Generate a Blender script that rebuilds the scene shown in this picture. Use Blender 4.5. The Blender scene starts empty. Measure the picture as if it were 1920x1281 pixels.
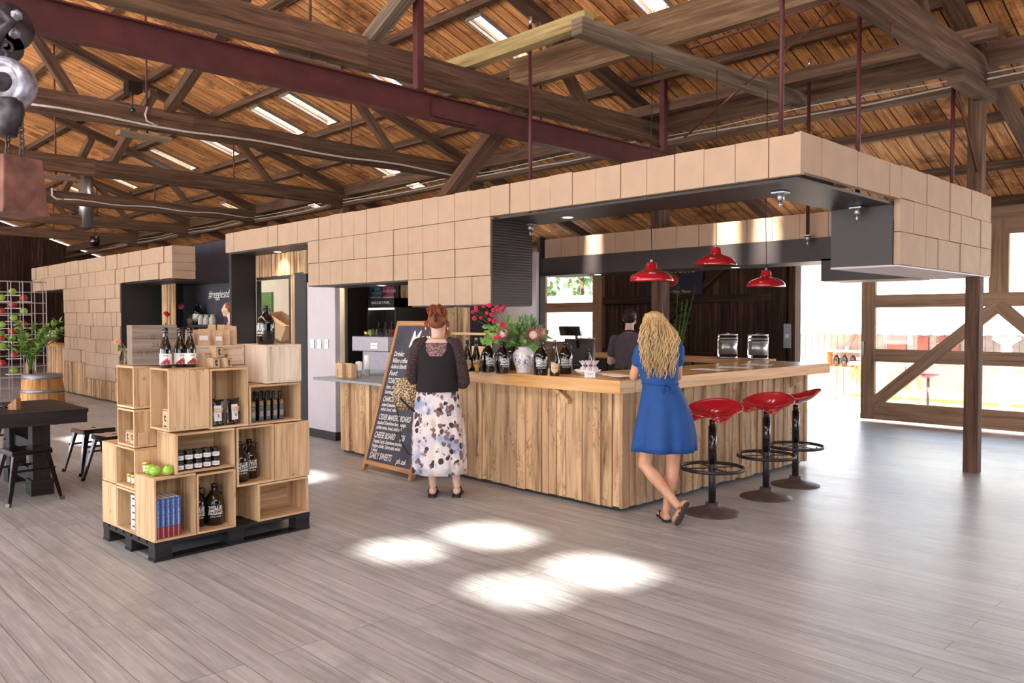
import bpy, bmesh, math, random
from mathutils import Vector, Matrix, Euler
R = random.Random(7)
pi = math.pi
SC = bpy.context.scene
COL = SC.collection

# ------------------------------------------------------------------ camera
CAMH = 1.55
FPX = 1502.0
AH = math.atan2(1458.6, FPX)          # yaw of the kiosk's long axis left of the view axis
TILT = math.atan2(40.5, FPX)
FW = Vector((-math.cos(AH)*math.cos(TILT), math.sin(AH)*math.cos(TILT), -math.sin(TILT)))
RT = Vector((math.sin(AH), math.cos(AH), 0))
UP = RT.cross(FW)
cam_d = bpy.data.cameras.new('camera')
cam = bpy.data.objects.new('camera', cam_d)
COL.objects.link(cam)
m = Matrix((RT, UP, -FW)).transposed().to_4x4()
m.translation = Vector((0, 0, CAMH))
cam.matrix_world = m
cam_d.sensor_width = 36.0
cam_d.lens = 36.0*FPX/1920.0
cam_d.clip_start = 0.05
cam_d.clip_end = 500
SC.camera = cam

def _ray(u, v): return FW + RT*((u-960)/FPX) - UP*((v-640.5)/FPX)
def onz(u, v, z=0.0):
    d = _ray(u, v); k = (z-CAMH)/d.z; return Vector((0, 0, CAMH)) + d*k
def onx(u, v, x):
    d = _ray(u, v); return Vector((0, 0, CAMH)) + d*(x/d.x)
def ony(u, v, y):
    d = _ray(u, v); return Vector((0, 0, CAMH)) + d*(y/d.y)
def atd(u, v, dep):                    # at a given forward distance
    d = _ray(u, v); return Vector((0, 0, CAMH)) + d*dep

# ------------------------------------------------------------------ light
w = bpy.data.worlds.new('sky'); SC.world = w; w.use_nodes = True
nt = w.node_tree; nt.nodes.clear()
bg = nt.nodes.new('ShaderNodeBackground'); wo = nt.nodes.new('ShaderNodeOutputWorld')
bg.inputs[0].default_value = (0.68, 0.82, 1.0, 1); bg.inputs[1].default_value = 5.0
nt.links.new(bg.outputs[0], wo.inputs[0])
SUN_T = 0.70                           # horizontal run per metre of height; the sun stands towards -Y
sd = bpy.data.lights.new('sun', 'SUN'); sd.energy = 48; sd.angle = math.radians(3.2); sd.color = (1, 0.93, 0.82)
so = bpy.data.objects.new('sun', sd); COL.objects.link(so)
SUNDIR = Vector((0.0, SUN_T, -1)).normalized()
so.rotation_euler = SUNDIR.to_track_quat('-Z', 'Y').to_euler()
so.location = (0, -6, 14)
def area(name, loc, target, sx, sy, energy, col):
    d = bpy.data.lights.new(name, 'AREA'); d.shape = 'RECTANGLE'; d.size = sx; d.size_y = sy
    d.energy = energy; d.color = col
    o = bpy.data.objects.new(name, d); COL.objects.link(o); o.location = loc
    o.rotation_euler = (Vector(target)-Vector(loc)).to_track_quat('-Z', 'Y').to_euler()
    return o
# added fill lamps, standing in for doorway daylight behind and right of camera
area('low_fill_light', (-4, -8.6, 1.8), (-6, 5, 2.2), 9, 3.2, 300, (1, 0.95, 0.88))
area('low_fill_light', (-16, -8.6, 1.8), (-15, 5, 2.2), 9, 3.2, 380, (1, 0.95, 0.88))
area('low_fill_light', (7.5, -2, 1.8), (-5, 5, 2.0), 8, 3.2, 290, (0.96, 0.96, 1.0))
# added fill lamps under the near roof slope, brightening the floor like skylights
area('overhead_fill_light', (-3.5, -1.6, 6.1), (-3.5, 1.2, 0), 13, 1.0, 400, (1.0, 0.98, 0.96))
area('overhead_fill_light', (-18, -1.6, 6.1), (-18, 1.2, 0), 13, 1.0, 330, (1.0, 0.98, 0.96))
vs = SC.view_settings
vs.view_transform = 'Standard'; vs.look = 'None'; vs.gamma = 1.0; vs.use_curve_mapping = False
vs.exposure = -0.05

# ------------------------------------------------------------------ materials
def srgb(*c):
    out = []
    for x in c[:3]:
        x = x/255.0
        out.append(x/12.92 if x <= 0.04045 else ((x+0.055)/1.055)**2.4)
    return (out[0], out[1], out[2], 1.0)
MATS = {}
def newmat(name):
    m = bpy.data.materials.new(name); m.use_nodes = True
    nt = m.node_tree; b = nt.nodes['Principled BSDF']
    MATS[name] = m
    return m, nt, b
class NT:
    def __init__(s, nt): s.nt = nt
    def n(s, typ, **kw):
        nd = s.nt.nodes.new(typ)
        for k, v in kw.items(): setattr(nd, k, v)
        return nd
    def l(s, a, b): s.nt.links.new(a, b)
def math_n(N, op, a, b=None):
    nd = N.n('ShaderNodeMath', operation=op)
    for i, x in enumerate((a, b)):
        if x is None: continue
        if isinstance(x, (int, float)): nd.inputs[i].default_value = x
        else: N.l(x, nd.inputs[i])
    return nd.outputs[0]
def mixc(N, f, a, b, blend='MIX'):
    nd = N.n('ShaderNodeMix', data_type='RGBA', blend_type=blend)
    for idx, x in ((0, f), (6, a), (7, b)):
        if isinstance(x, (int, float)): nd.inputs[idx].default_value = x
        elif isinstance(x, tuple): nd.inputs[idx].default_value = x
        else: N.l(x, nd.inputs[idx])
    return nd.outputs[2]
def ramp(N, f, stops):
    nd = N.n('ShaderNodeValToRGB'); cr = nd.color_ramp
    while len(cr.elements) < len(stops): cr.elements.new(0.5)
    for e, (p, c) in zip(cr.elements, stops): e.position = p; e.color = c
    N.l(f, nd.inputs[0]); return nd.outputs[0]
def noise(N, vec, scale, detail=4, rough=0.5, dist=0.0):
    nd = N.n('ShaderNodeTexNoise'); nd.inputs['Scale'].default_value = scale
    nd.inputs['Detail'].default_value = detail; nd.inputs['Roughness'].default_value = rough
    nd.inputs['Distortion'].default_value = dist
    if vec is not None: N.l(vec, nd.inputs['Vector'])
    return nd.outputs[0]
def mapping(N, vec, scale=(1, 1, 1), loc=(0, 0, 0), rot=(0, 0, 0)):
    nd = N.n('ShaderNodeMapping'); nd.inputs['Scale'].default_value = scale
    nd.inputs['Location'].default_value = loc; nd.inputs['Rotation'].default_value = rot
    N.l(vec, nd.inputs['Vector']); return nd.outputs[0]
def bump(N, b, h, strength=0.3, dist=0.01):
    nd = N.n('ShaderNodeBump'); nd.inputs['Strength'].default_value = strength; nd.inputs['Distance'].default_value = dist
    N.l(h, nd.inputs['Height']); N.l(nd.outputs[0], b.inputs['Normal'])
def plain(name, col, rough=0.6, metal=0.0, var=0.06, scale=30, coat=0.0, bumpy=0.0, spec=None):
    m, nt, b = newmat(name); N = NT(nt)
    tc = N.n('ShaderNodeTexCoord')
    f = noise(N, tc.outputs['Object'], scale, 3)
    c2 = tuple(max(0, x*(1-3*var)) for x in col[:3])+(1,); c1 = tuple(min(1, x*(1+2*var)) for x in col[:3])+(1,)
    N.l(ramp(N, f, [(0.3, c2), (0.7, c1)]), b.inputs['Base Color'])
    b.inputs['Roughness'].default_value = rough; b.inputs['Metallic'].default_value = metal
    b.inputs['Coat Weight'].default_value = coat; b.inputs['Coat Roughness'].default_value = 0.06
    if spec is not None: b.inputs['Specular IOR Level'].default_value = spec
    if bumpy: bump(N, b, f, bumpy, 0.004)
    return m
def wood(name, light, mid, dark, along=1.2, across=26, rough=0.62, streak=0.35, knots=0.0, var=0.35, bmp=0.25, hue=None, veins=0.0):
    """board material: u runs along the grain in metres, 'rnd' is a value per board"""
    m, nt, b = newmat(name); N = NT(nt)
    uv = N.n('ShaderNodeUVMap'); at = N.n('ShaderNodeAttribute', attribute_name='rnd')
    v = mapping(N, uv.outputs[0], (along, across, 1))
    g = noise(N, v, 1.0, 6, 0.62, 0.6)
    v2 = mapping(N, uv.outputs[0], (along*2.2, across*3.3, 1))
    g2 = noise(N, v2, 1.0, 3, 0.6, 0.2)
    f = math_n(N, 'ADD', math_n(N, 'MULTIPLY', g, 1-streak), math_n(N, 'MULTIPLY', g2, streak))
    c = ramp(N, f, [(0.33, dark), (0.5, mid), (0.68, light)])
    k = math_n(N, 'ADD', math_n(N, 'MULTIPLY', at.outputs['Fac'], var), 1-var*0.6)
    hsv = N.n('ShaderNodeHueSaturation'); N.l(c, hsv.inputs['Color']); N.l(k, hsv.inputs['Value'])
    c = hsv.outputs[0]
    if hue is not None:
        c = mixc(N, math_n(N, 'MULTIPLY', math_n(N, 'FRACT', math_n(N, 'MULTIPLY', at.outputs['Fac'], 7.3)), hue[1]), c, hue[0])
    if knots:
        vo = N.n('ShaderNodeTexVoronoi'); vo.inputs['Scale'].default_value = 1.0
        N.l(mapping(N, uv.outputs[0], (5.5, 9.0, 1)), vo.inputs['Vector'])
        kk = ramp(N, vo.outputs['Distance'], [(0.0, (1, 1, 1, 1)), (0.07, (0.55, 0.55, 0.55, 1)), (0.09, (0.8, 0.8, 0.8, 1)), (0.12, (0, 0, 0, 1))])
        sel = math_n(N, 'GREATER_THAN', noise(N, mapping(N, uv.outputs[0], (2.0, 3.0, 1), (3, 5, 0)), 1.0, 1), 1.0-knots)
        c = mixc(N, math_n(N, 'MULTIPLY', math_n(N, 'MULTIPLY', kk, sel), 0.8), c, dark)
    if veins:
        vv = noise(N, mapping(N, uv.outputs[0], (3.2, 9.0, 1), (7, 3, 0)), 1.0, 5, 0.6, 1.6)
        rg_ = math_n(N, 'ABSOLUTE', math_n(N, 'SUBTRACT', vv, 0.5))
        ln = ramp(N, rg_, [(0.0, (1, 1, 1, 1)), (0.012, (.7, .7, .7, 1)), (0.03, (0, 0, 0, 1))])
        ar = ramp(N, noise(N, mapping(N, uv.outputs[0], (1.6, 4.0, 1), (1, 9, 0)), 1.0, 2, 0.5), [(0.5, (0, 0, 0, 1)), (0.62, (1, 1, 1, 1))])
        c = mixc(N, math_n(N, 'MULTIPLY', math_n(N, 'MULTIPLY', ln, ar), veins), c, dark)
    N.l(c, b.inputs['Base Color']); b.inputs['Roughness'].default_value = rough
    b.inputs['Specular IOR Level'].default_value = 0.3
    if bmp: bump(N, b, f, bmp, 0.004)
    return m

# ------------------------------------------------------------------ mesh building
class MB:
    def __init__(s): s.v = []; s.f = []; s.uv = []; s.r = []; s.sm = []
    def add(s, vs, fs, uvs=None, rnd=None, smooth=False, M=None):
        o = len(s.v)
        if M is not None: vs = [M @ Vector(p) for p in vs]
        s.v += [tuple(p) for p in vs]
        rn = R.random() if rnd is None else rnd
        for i, f in enumerate(fs):
            s.f.append(tuple(o+k for k in f))
            s.uv.append(uvs[i] if uvs else None); s.r.append(rn); s.sm.append(smooth)
        return s
    def box(s, x0, x1, y0, y1, z0, z1, M=None, rnd=None, grain=None, jit=0.0):
        x0, x1 = min(x0, x1), max(x0, x1); y0, y1 = min(y0, y1), max(y0, y1); z0, z1 = min(z0, z1), max(z0, z1)
        P = [(x0,y0,z0),(x1,y0,z0),(x1,y1,z0),(x0,y1,z0),(x0,y0,z1),(x1,y0,z1),(x1,y1,z1),(x0,y1,z1)]
        F = [(0,3,2,1),(4,5,6,7),(0,1,5,4),(1,2,6,5),(2,3,7,6),(3,0,4,7)]
        d = (x1-x0, y1-y0, z1-z0); g = d.index(max(d)) if grain is None else grain
        ou, ov = R.uniform(0, 40), R.uniform(0, 40)
        U = []
        for f in F:
            nrm = [i for i in range(3) if len({P[k][i] for k in f}) == 1]
            ax = [i for i in range(3) if i not in nrm[:1]]
            if g in ax: a = g; bb = [i for i in ax if i != g][0]
            else: a, bb = ax
            U.append([(P[k][a]+ou, P[k][bb]+ov) for k in f])
        return s.add(P, F, U, rnd, False, M)
    def bar(s, p, q, wd, ht, up=(0, 0, 1), rnd=None):
        """rectangular beam from p to q; wd across, ht along 'up'"""
        p, q = Vector(p), Vector(q); a = q-p; L = a.length; a.normalize()
        upv = Vector(up); sdv = a.cross(upv)
        if sdv.length < 1e-4: sdv = a.cross(Vector((1, 0, 0)))
        sdv.normalize(); u2 = sdv.cross(a)
        M = Matrix((a, sdv, u2)).transposed().to_4x4(); M.translation = p
        return s.box(0, L, -wd/2, wd/2, -ht/2, ht/2, M, rnd, 0)
    def tube(s, pts, r, n=10, rnd=None, caps=True, closed=False):
        pts = [Vector(p) for p in pts]; rr = r if isinstance(r, (list, tuple)) else [r]*len(pts)
        V = []; prev = None
        for i, p in enumerate(pts):
            if closed: t = pts[(i+1) % len(pts)]-pts[i-1]
            else: t = (pts[min(i+1, len(pts)-1)]-pts[max(i-1, 0)])
            t.normalize()
            if prev is None:
                x = t.cross(Vector((0, 0, 1)))
                if x.length < 1e-3: x = t.cross(Vector((1, 0, 0)))
            else: x = prev-t*prev.dot(t)
            x.normalize(); prev = x; y = t.cross(x)
            for k in range(n):
                a = 2*pi*k/n; V.append(p+(x*math.cos(a)+y*math.sin(a))*rr[i])
        F = []; U = []
        m_ = len(pts); seg = m_ if closed else m_-1
        for i in range(seg):
            j = (i+1) % m_
            for k in range(n):
                k2 = (k+1) % n; F.append((i*n+k, i*n+k2, j*n+k2, j*n+k))
                U.append([(i*.1, k/n*.2), (i*.1, (k+1)/n*.2), (i*.1+.1, (k+1)/n*.2), (i*.1+.1, k/n*.2)])
        if caps and not closed:
            F.append(tuple(reversed(range(n)))); U.append(None)
            F.append(tuple((m_-1)*n+k for k in range(n))); U.append(None)
        return s.add(V, F, U, rnd, True)
    def lathe(s, prof, n=24, c=(0, 0, 0), M=None, rnd=None, sx=1.0, sy=1.0):
        V = []; F = []; U = []; c = Vector(c)
        for (r, z) in prof:
            for k in range(n):
                a = 2*pi*k/n; V.append(c+Vector((r*math.cos(a)*sx, r*math.sin(a)*sy, z)))
        for i in range(len(prof)-1):
            for k in range(n):
                k2 = (k+1) % n; F.append((i*n+k, i*n+k2, (i+1)*n+k2, (i+1)*n+k))
                U.append([(prof[i][1], k/n), (prof[i][1], (k+1)/n), (prof[i+1][1], (k+1)/n), (prof[i+1][1], k/n)])
        if prof[0][0] > 1e-5: F.append(tuple(reversed(range(n)))); U.append(None)
        if prof[-1][0] > 1e-5: F.append(tuple((len(prof)-1)*n+k for k in range(n))); U.append(None)
        return s.add(V, F, U, rnd, True, M)
    def loft(s, rings, n=20, caps=True, M=None, rnd=None, wob=None):
        """rings: (cx, cy, cz, rx, ry[, power]) ellipses stacked"""
        V = []; F = []; U = []
        for i, g in enumerate(rings):
            cx, cy, cz, rx, ry = g[:5]
            for k in range(n):
                a = 2*pi*k/n; w_ = wob(i, a) if wob else 1.0
                V.append((cx+rx*math.cos(a)*w_, cy+ry*math.sin(a)*w_, cz))
        for i in range(len(rings)-1):
            for k in range(n):
                k2 = (k+1) % n; F.append((i*n+k, i*n+k2, (i+1)*n+k2, (i+1)*n+k))
                U.append([(rings[i][2], k/n), (rings[i][2], (k+1)/n), (rings[i+1][2], (k+1)/n), (rings[i+1][2], k/n)])
        if caps:
            F.append(tuple(reversed(range(n)))); U.append(None)
            F.append(tuple((len(rings)-1)*n+k for k in range(n))); U.append(None)
        return s.add(V, F, U, rnd, True, M)
    def prism(s, poly, y0, y1, M=None, rnd=None):
        """polygon in xz extruded along y"""
        n = len(poly); V = [(p[0], y0, p[1]) for p in poly]+[(p[0], y1, p[1]) for p in poly]
        F = [tuple(range(n)), tuple(reversed(range(n, 2*n)))]+[(i, i+n, (i+1) % n+n, (i+1) % n) for i in range(n)]
        U = [[(V[k][2], V[k][0]) for k in f] for f in F]
        return s.add(V, F, U, rnd, False, M)
    def sphere(s, c, r, n=12, m=8, sc=(1, 1, 1), rnd=None, M=None):
        V = [(c[0], c[1], c[2]-r*sc[2])]; F = []
        for i in range(1, m):
            t = pi*i/m
            for k in range(n):
                a = 2*pi*k/n
                V.append((c[0]+r*sc[0]*math.sin(t)*math.cos(a), c[1]+r*sc[1]*math.sin(t)*math.sin(a), c[2]-r*sc[2]*math.cos(t)))
        V.append((c[0], c[1], c[2]+r*sc[2]))
        for k in range(n): F.append((0, 1+(k+1) % n, 1+k))
        for i in range(m-2):
            for k in range(n):
                F.append((1+i*n+k, 1+i*n+(k+1) % n, 1+(i+1)*n+(k+1) % n, 1+(i+1)*n+k))
        b_ = 1+(m-2)*n
        for k in range(n): F.append((b_+k, b_+(k+1) % n, len(V)-1))
        return s.add(V, F, None, rnd, True, M)
    def build(s, name, mat, parent=None, world=False, bevel=0.0):
        me = bpy.data.meshes.new(name)
        V = s.v
        if world and parent is not None:
            Mi = parent.matrix_basis.inverted()
            if parent.parent is not None: Mi = (parent.parent.matrix_basis @ parent.matrix_basis).inverted()
            V = [tuple(Mi @ Vector(p)) for p in V]
        me.from_pydata(V, [], s.f)
        me.materials.append(mat if not isinstance(mat, str) else MATS[mat])
        uvl = me.uv_layers.new(name='UVMap'); li = 0; uvd = uvl.data
        at = me.attributes.new('rnd', 'FLOAT', 'FACE')
        at.data.foreach_set('value', s.r)
        for i, f in enumerate(s.f):
            u = s.uv[i]
            if u:
                for k in range(len(f)): uvd[li+k].uv = u[k]
            li += len(f)
        me.polygons.foreach_set('use_smooth', s.sm)
        me.update()
        o = bpy.data.objects.new(name, me); COL.objects.link(o)
        if parent is not None: o.parent = parent
        if bevel:
            bv = o.modifiers.new('edge', 'BEVEL'); bv.width = bevel; bv.segments = 2; bv.limit_method = 'ANGLE'
        return o
def thing(name, label, cat, loc=(0, 0, 0), rz=0.0, group=None, rot=None):
    o = bpy.data.objects.new(name, None); COL.objects.link(o)
    o.empty_display_size = 0.1
    o.location = loc; o.rotation_euler = rot if rot else (0, 0, rz)
    o.matrix_basis  # noqa
    o['label'] = label; o['category'] = cat
    if group: o['group'] = group
    return o
def tag(o, label, cat, group=None, kind=None):
    o['label'] = label; o['category'] = cat
    if group: o['group'] = group
    if kind: o['kind'] = kind
    return o
def struct(o): o['kind'] = 'structure'; return o
def dup(root, loc, rz, label=None, group=None, rot=None, scale=None):
    r = root.copy(); COL.objects.link(r); r.location = loc; r.rotation_euler = rot if rot else (0, 0, rz)
    if scale: r.scale = (scale,)*3
    if label: r['label'] = label
    if group: r['group'] = group
    for ch in root.children:
        c = ch.copy(); COL.objects.link(c); c.parent = r
        for g in ch.children:
            d = g.copy(); COL.objects.link(d); d.parent = c
    return r
def text_mesh(name, body, size, mat, parent, M, align='CENTER', extrude=0.0006, shear=0.0, space=1.0, sx=1.0, bold=0.0):
    """lettering as a mesh in the xz plane of the local frame, facing -y, placed by M"""
    cu = bpy.data.curves.new(name, 'FONT'); cu.body = body; cu.size = size; cu.align_x = align; cu.align_y = 'CENTER'
    cu.extrude = extrude; cu.shear = shear; cu.space_character = space; cu.offset = bold; cu.resolution_u = 3
    t = bpy.data.objects.new(name, cu); COL.objects.link(t)
    bpy.context.view_layer.update()
    me = bpy.data.meshes.new_from_object(t.evaluated_get(bpy.context.evaluated_depsgraph_get()))
    bpy.data.objects.remove(t); bpy.data.curves.remove(cu)
    me.transform(M @ Matrix.Rotation(pi/2, 4, 'X') @ Matrix.Diagonal((sx, 1, 1, 1)))
    me.materials.clear(); me.materials.append(MATS[mat] if isinstance(mat, str) else mat)
    o = bpy.data.objects.new(name, me); COL.objects.link(o); o.parent = parent
    return o
def T(x, y, z): return Matrix.Translation((x, y, z))
def RZ(a): return Matrix.Rotation(a, 4, 'Z')
def RX(a): return Matrix.Rotation(a, 4, 'X')
def RY(a): return Matrix.Rotation(a, 4, 'Y')

# timber, board and finish materials
wood('stained_beam', srgb(152, 126, 98), srgb(118, 92, 68), srgb(80, 58, 42), 0.9, 12, 0.8, 0.4, 0, 0.2)
wood('old_timber', srgb(126, 98, 78), srgb(92, 67, 52), srgb(54, 37, 29), 0.9, 14, 0.8, 0.4, 0, 0.35)
wood('pale_timber', srgb(188, 172, 124), srgb(160, 140, 96), srgb(112, 92, 62), 0.9, 14, 0.8, 0.35, 0, 0.2)
wood('grey_timber', srgb(152, 136, 118), srgb(118, 102, 88), srgb(78, 64, 54), 0.9, 16, 0.8, 0.4, 0, 0.2)
wood('pine', srgb(228, 200, 162), srgb(212, 178, 136), srgb(160, 112, 72), 1.0, 16, 0.6, 0.3, 0.46, 0.14, 0.1)
wood('lit_pine', srgb(240, 226, 208), srgb(226, 208, 186), srgb(176, 150, 124), 1.0, 14, 0.65, 0.3, 0.42, 0.12, 0.1)  # pine with the direct light on the top crates put into its colour
wood('slat_wood', srgb(226, 194, 152), srgb(204, 168, 126), srgb(96, 66, 46), 1.0, 9, 0.68, 0.22, 0.36, 0.42, 0.2, (srgb(168, 130, 100), 0.45), veins=.8)
wood('worktop_wood', srgb(222, 176, 116), srgb(204, 154, 94), srgb(166, 114, 66), 0.8, 14, 0.28, 0.3, 0, 0.12, 0.05)
wood('barn_board', srgb(104, 78, 60), srgb(68, 47, 36), srgb(34, 22, 18), 0.7, 14, 0.85, 0.4, 0, 0.6)
wood('door_timber', srgb(192, 158, 130), srgb(170, 136, 108), srgb(128, 98, 76), 0.8, 16, 0.75, 0.35, 0, 0.15)  # lightened: the flare haze over the doors is put into the colour
wood('grey_crate_wood', srgb(168, 152, 140), srgb(138, 122, 110), srgb(92, 76, 66), 0.9, 22, 0.8, 0.4, 0.3, 0.15)
wood('barrel_oak', srgb(222, 176, 116), srgb(190, 138, 78), srgb(120, 76, 40), 0.9, 10, 0.6, 0.35, 0.3, 0.25)
wood('black_timber', srgb(52, 48, 48), srgb(38, 35, 36), srgb(22, 20, 21), 1.0, 18, 0.5, 0.35, 0, 0.25)
wood('frame_wood', srgb(206, 160, 112), srgb(178, 132, 88), srgb(130, 90, 56), 1.0, 18, 0.6, 0.35, 0, 0.15)
plain('cardboard', srgb(178, 151, 128), 0.78, var=0.02, scale=6)
plain('kraft', srgb(206, 172, 136), 0.8, var=0.04, scale=30)
plain('black_panel', srgb(37, 32, 34), 0.55, var=0.04, scale=5)
plain('soffit_panel', srgb(56, 49, 50), 0.5, var=0.04, scale=4)
plain('red_steel', srgb(84, 36, 37), 0.55, 0.15, var=0.1, scale=5, bumpy=0.1)
plain('rust_rod', srgb(96, 54, 44), 0.6, 0.3, var=0.1, scale=12)
plain('zinc', srgb(190, 190, 195), 0.35, 0.9, var=0.04)
plain('white_paint', srgb(198, 192, 198), 0.6, var=0.015, scale=4)
plain('cream_paint', srgb(214, 202, 180), 0.65, var=0.02, scale=4)
plain('white_plastic', srgb(240, 240, 240), 0.4, var=0.01)
plain('paper', srgb(240, 236, 232), 0.7, var=0.015)
plain('black_gloss', srgb(20, 18, 20), 0.16, var=0.1, scale=10, coat=0.6)
plain('black_matte', srgb(28, 26, 28), 0.6, var=0.1)
plain('black_label', srgb(24, 24, 24), 0.5, var=0.1)
plain('lettering_white', srgb(236, 234, 228), 0.6, var=0.01)
plain('lettering_black', srgb(36, 30, 28), 0.6, var=0.05)
plain('lettering_blue', srgb(120, 172, 196), 0.6, var=0.03)
# ================================================================== FLOOR AND SHELL
def plank_mat(name, rot, length, width, cols, mortar, rough, gap, spec=0.4, grain=(1.2, 22), bs=0.3, contrast=0.5, gapw=0.0035, stains=0.0):
    """cols dark..light; planks along local x after rot"""
    m, nt, b = newmat(name); N = NT(nt)
    tc = N.n('ShaderNodeTexCoord')
    v = mapping(N, tc.outputs['Object'], (1, 1, 1), (0, 0, 0), (0, 0, rot))
    br = N.n('ShaderNodeTexBrick'); N.l(v, br.inputs['Vector'])
    br.offset = 0.37; br.offset_frequency = 3
    br.inputs['Color1'].default_value = (0, 0, 0, 1); br.inputs['Color2'].default_value = (1, 1, 1, 1)
    br.inputs['Mortar'].default_value = (0.5, 0.5, 0.5, 1)
    br.inputs['Scale'].default_value = 1; br.inputs['Mortar Size'].default_value = gapw
    br.inputs['Mortar Smooth'].default_value = 0.2; br.inputs['Brick Width'].default_value = length
    br.inputs['Row Height'].default_value = width; br.inputs['Bias'].default_value = 0.0
    # offset the grain per plank
    sep = N.n('ShaderNodeSeparateXYZ'); N.l(v, sep.inputs[0])
    cmb = N.n('ShaderNodeCombineXYZ'); N.l(sep.outputs[0], cmb.inputs[0]); N.l(sep.outputs[1], cmb.inputs[1])
    bw = N.n('ShaderNodeRGBToBW'); N.l(br.outputs['Color'], bw.inputs[0])
    N.l(math_n(N, 'MULTIPLY', bw.outputs[0], 37.0), cmb.inputs[2])
    g = noise(N, mapping(N, cmb.outputs[0], (grain[0], grain[1], 1)), 1.0, 6, 0.65, 0.5)
    g2 = noise(N, mapping(N, cmb.outputs[0], (grain[0]*4, grain[1]*4, 1)), 1.0, 3, 0.6, 0.0)
    big = noise(N, mapping(N, tc.outputs['Object'], (0.5, 0.5, 0.5)), 1.0, 3, 0.6)
    f = math_n(N, 'ADD', math_n(N, 'MULTIPLY', g, 0.65), math_n(N, 'MULTIPLY', g2, 0.35))
    c = ramp(N, f, [(0.3, cols[0]), (0.5, cols[1]), (0.7, cols[2])])
    k = math_n(N, 'ADD', math_n(N, 'MULTIPLY', bw.outputs[0], contrast), 1-contrast*0.5)
    k = math_n(N, 'MULTIPLY', k, math_n(N, 'ADD', math_n(N, 'MULTIPLY', big, 0.3), 0.85))
    hsv = N.n('ShaderNodeHueSaturation'); N.l(c, hsv.inputs['Color']); N.l(k, hsv.inputs['Value'])
    c = hsv.outputs[0]
    if stains:
        st = ramp(N, noise(N, mapping(N, tc.outputs['Object'], (0.8, 1.0, 1), (4, 2, 0)), 1.6, 5, 0.7), [(0.52, (0, 0, 0, 1)), (0.64, (1, 1, 1, 1))])
        c = mixc(N, math_n(N, 'MULTIPLY', st, stains), c, cols[0])
    c = mixc(N, br.outputs['Fac'], c, gap)
    N.l(c, b.inputs['Base Color'])
    N.l(math_n(N, 'ADD', math_n(N, 'MULTIPLY', g, 0.25), rough-0.12), b.inputs['Roughness'])
    b.inputs['Specular IOR Level'].default_value = spec
    h = math_n(N, 'SUBTRACT', f, math_n(N, 'MULTIPLY', br.outputs['Fac'], 1.5))
    bump(N, b, h, bs, 0.005)
    return m
plank_mat('floor_boards', 0, 3.4, 0.135, (srgb(132, 134, 137), srgb(170, 172, 174), srgb(200, 201, 203)), 0.003, 0.37, srgb(108, 102, 100), 0.6, (1.0, 24), 0.3, 0.16, gapw=.0022, stains=0.5)
plank_mat('roof_boards', pi/2, 2.6, 0.17, (srgb(96, 56, 32), srgb(212, 146, 92), srgb(244, 192, 134)), 0.004, 0.72, srgb(40, 20, 12), 0.25, (0.8, 12), 0.4, 0.55, gapw=0.007, stains=0.75)

def grid_plane(name, xs, ys, zf, holes, mat, thick=0.0):
    """sheet on z=zf(y) with rectangular holes, two-sided with thickness"""
    xs = sorted(set(round(x, 4) for x in xs)); ys = sorted(set(round(y, 4) for y in ys))
    V = []; F = []; idx = {}
    def vid(i, j, t):
        k = (i, j, t)
        if k not in idx: idx[k] = len(V); V.append((xs[i], ys[j], zf(ys[j])+t))
        return idx[k]
    def hole(i, j):
        cx, cy = (xs[i]+xs[i+1])/2, (ys[j]+ys[j+1])/2
        return any(a < cx < b and c < cy < d for a, b, c, d in holes)
    nx, ny = len(xs)-1, len(ys)-1
    for i in range(nx):
        for j in range(ny):
            if hole(i, j): continue
            F.append((vid(i, j, 0), vid(i, j+1, 0), vid(i+1, j+1, 0), vid(i+1, j, 0)))
            F.append((vid(i, j, thick), vid(i+1, j, thick), vid(i+1, j+1, thick), vid(i, j+1, thick)))
            for (di, dj, a, b) in ((-1, 0, (i, j), (i, j+1)), (1, 0, (i+1, j+1), (i+1, j)), (0, -1, (i+1, j), (i, j)), (0, 1, (i, j+1), (i+1, j+1))):
                ii, jj = i+di, j+dj
                if ii < 0 or jj < 0 or ii >= nx or jj >= ny or hole(ii, jj):
                    F.append((vid(*a, 0), vid(*b, 0), vid(*b, thick), vid(*a, thick))[::-1])
    mb = MB(); mb.add(V, F); return mb.build(name, mat)

XL, XR, YN, YB = -33.0, 8.0, -9.0, 12.6       # barn extents that matter to the picture
YRDG = 0.75; YP = 8.88
def zroof(y):                                  # underside of the roof boards
    return 4.36+0.335*(YP-y) if y >= YRDG else 4.36+0.335*(YP-YRDG)-0.335*(YRDG-y)
mb = MB(); mb.box(XL, XR+6, YN-3, YB+0.15, -0.12, 0, grain=0); struct(mb.build('floor', 'floor_boards'))

# skylights: (x0, x1, y0, y1) on the far slope
SKY = [(-7.37, -7.14, 6.42, 7.28), (-5.30, -5.02, 6.42, 7.28), (-4.78, -4.5, 6.42, 7.28), (-9.74, -9.5, 6.42, 7.28), (-11.98, -11.7, 6.42, 7.28), (-13.05, -12.77, 6.42, 7.28),
       (-15.6, -15.3, 6.42, 7.28), (-17.65, -17.38, 6.42, 7.28), (-20.1, -19.8, 6.42, 7.28), (-21.15, -20.9, 6.42, 7.28),
       (-23.9, -23.6, 6.42, 7.28), (-25.0, -24.7, 6.42, 7.28), (-12.6, -12.2, 8.66, 9.55), (-16.3, -16.0, 8.66, 9.55), (-19.2, -18.9, 8.66, 9.4)]
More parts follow.
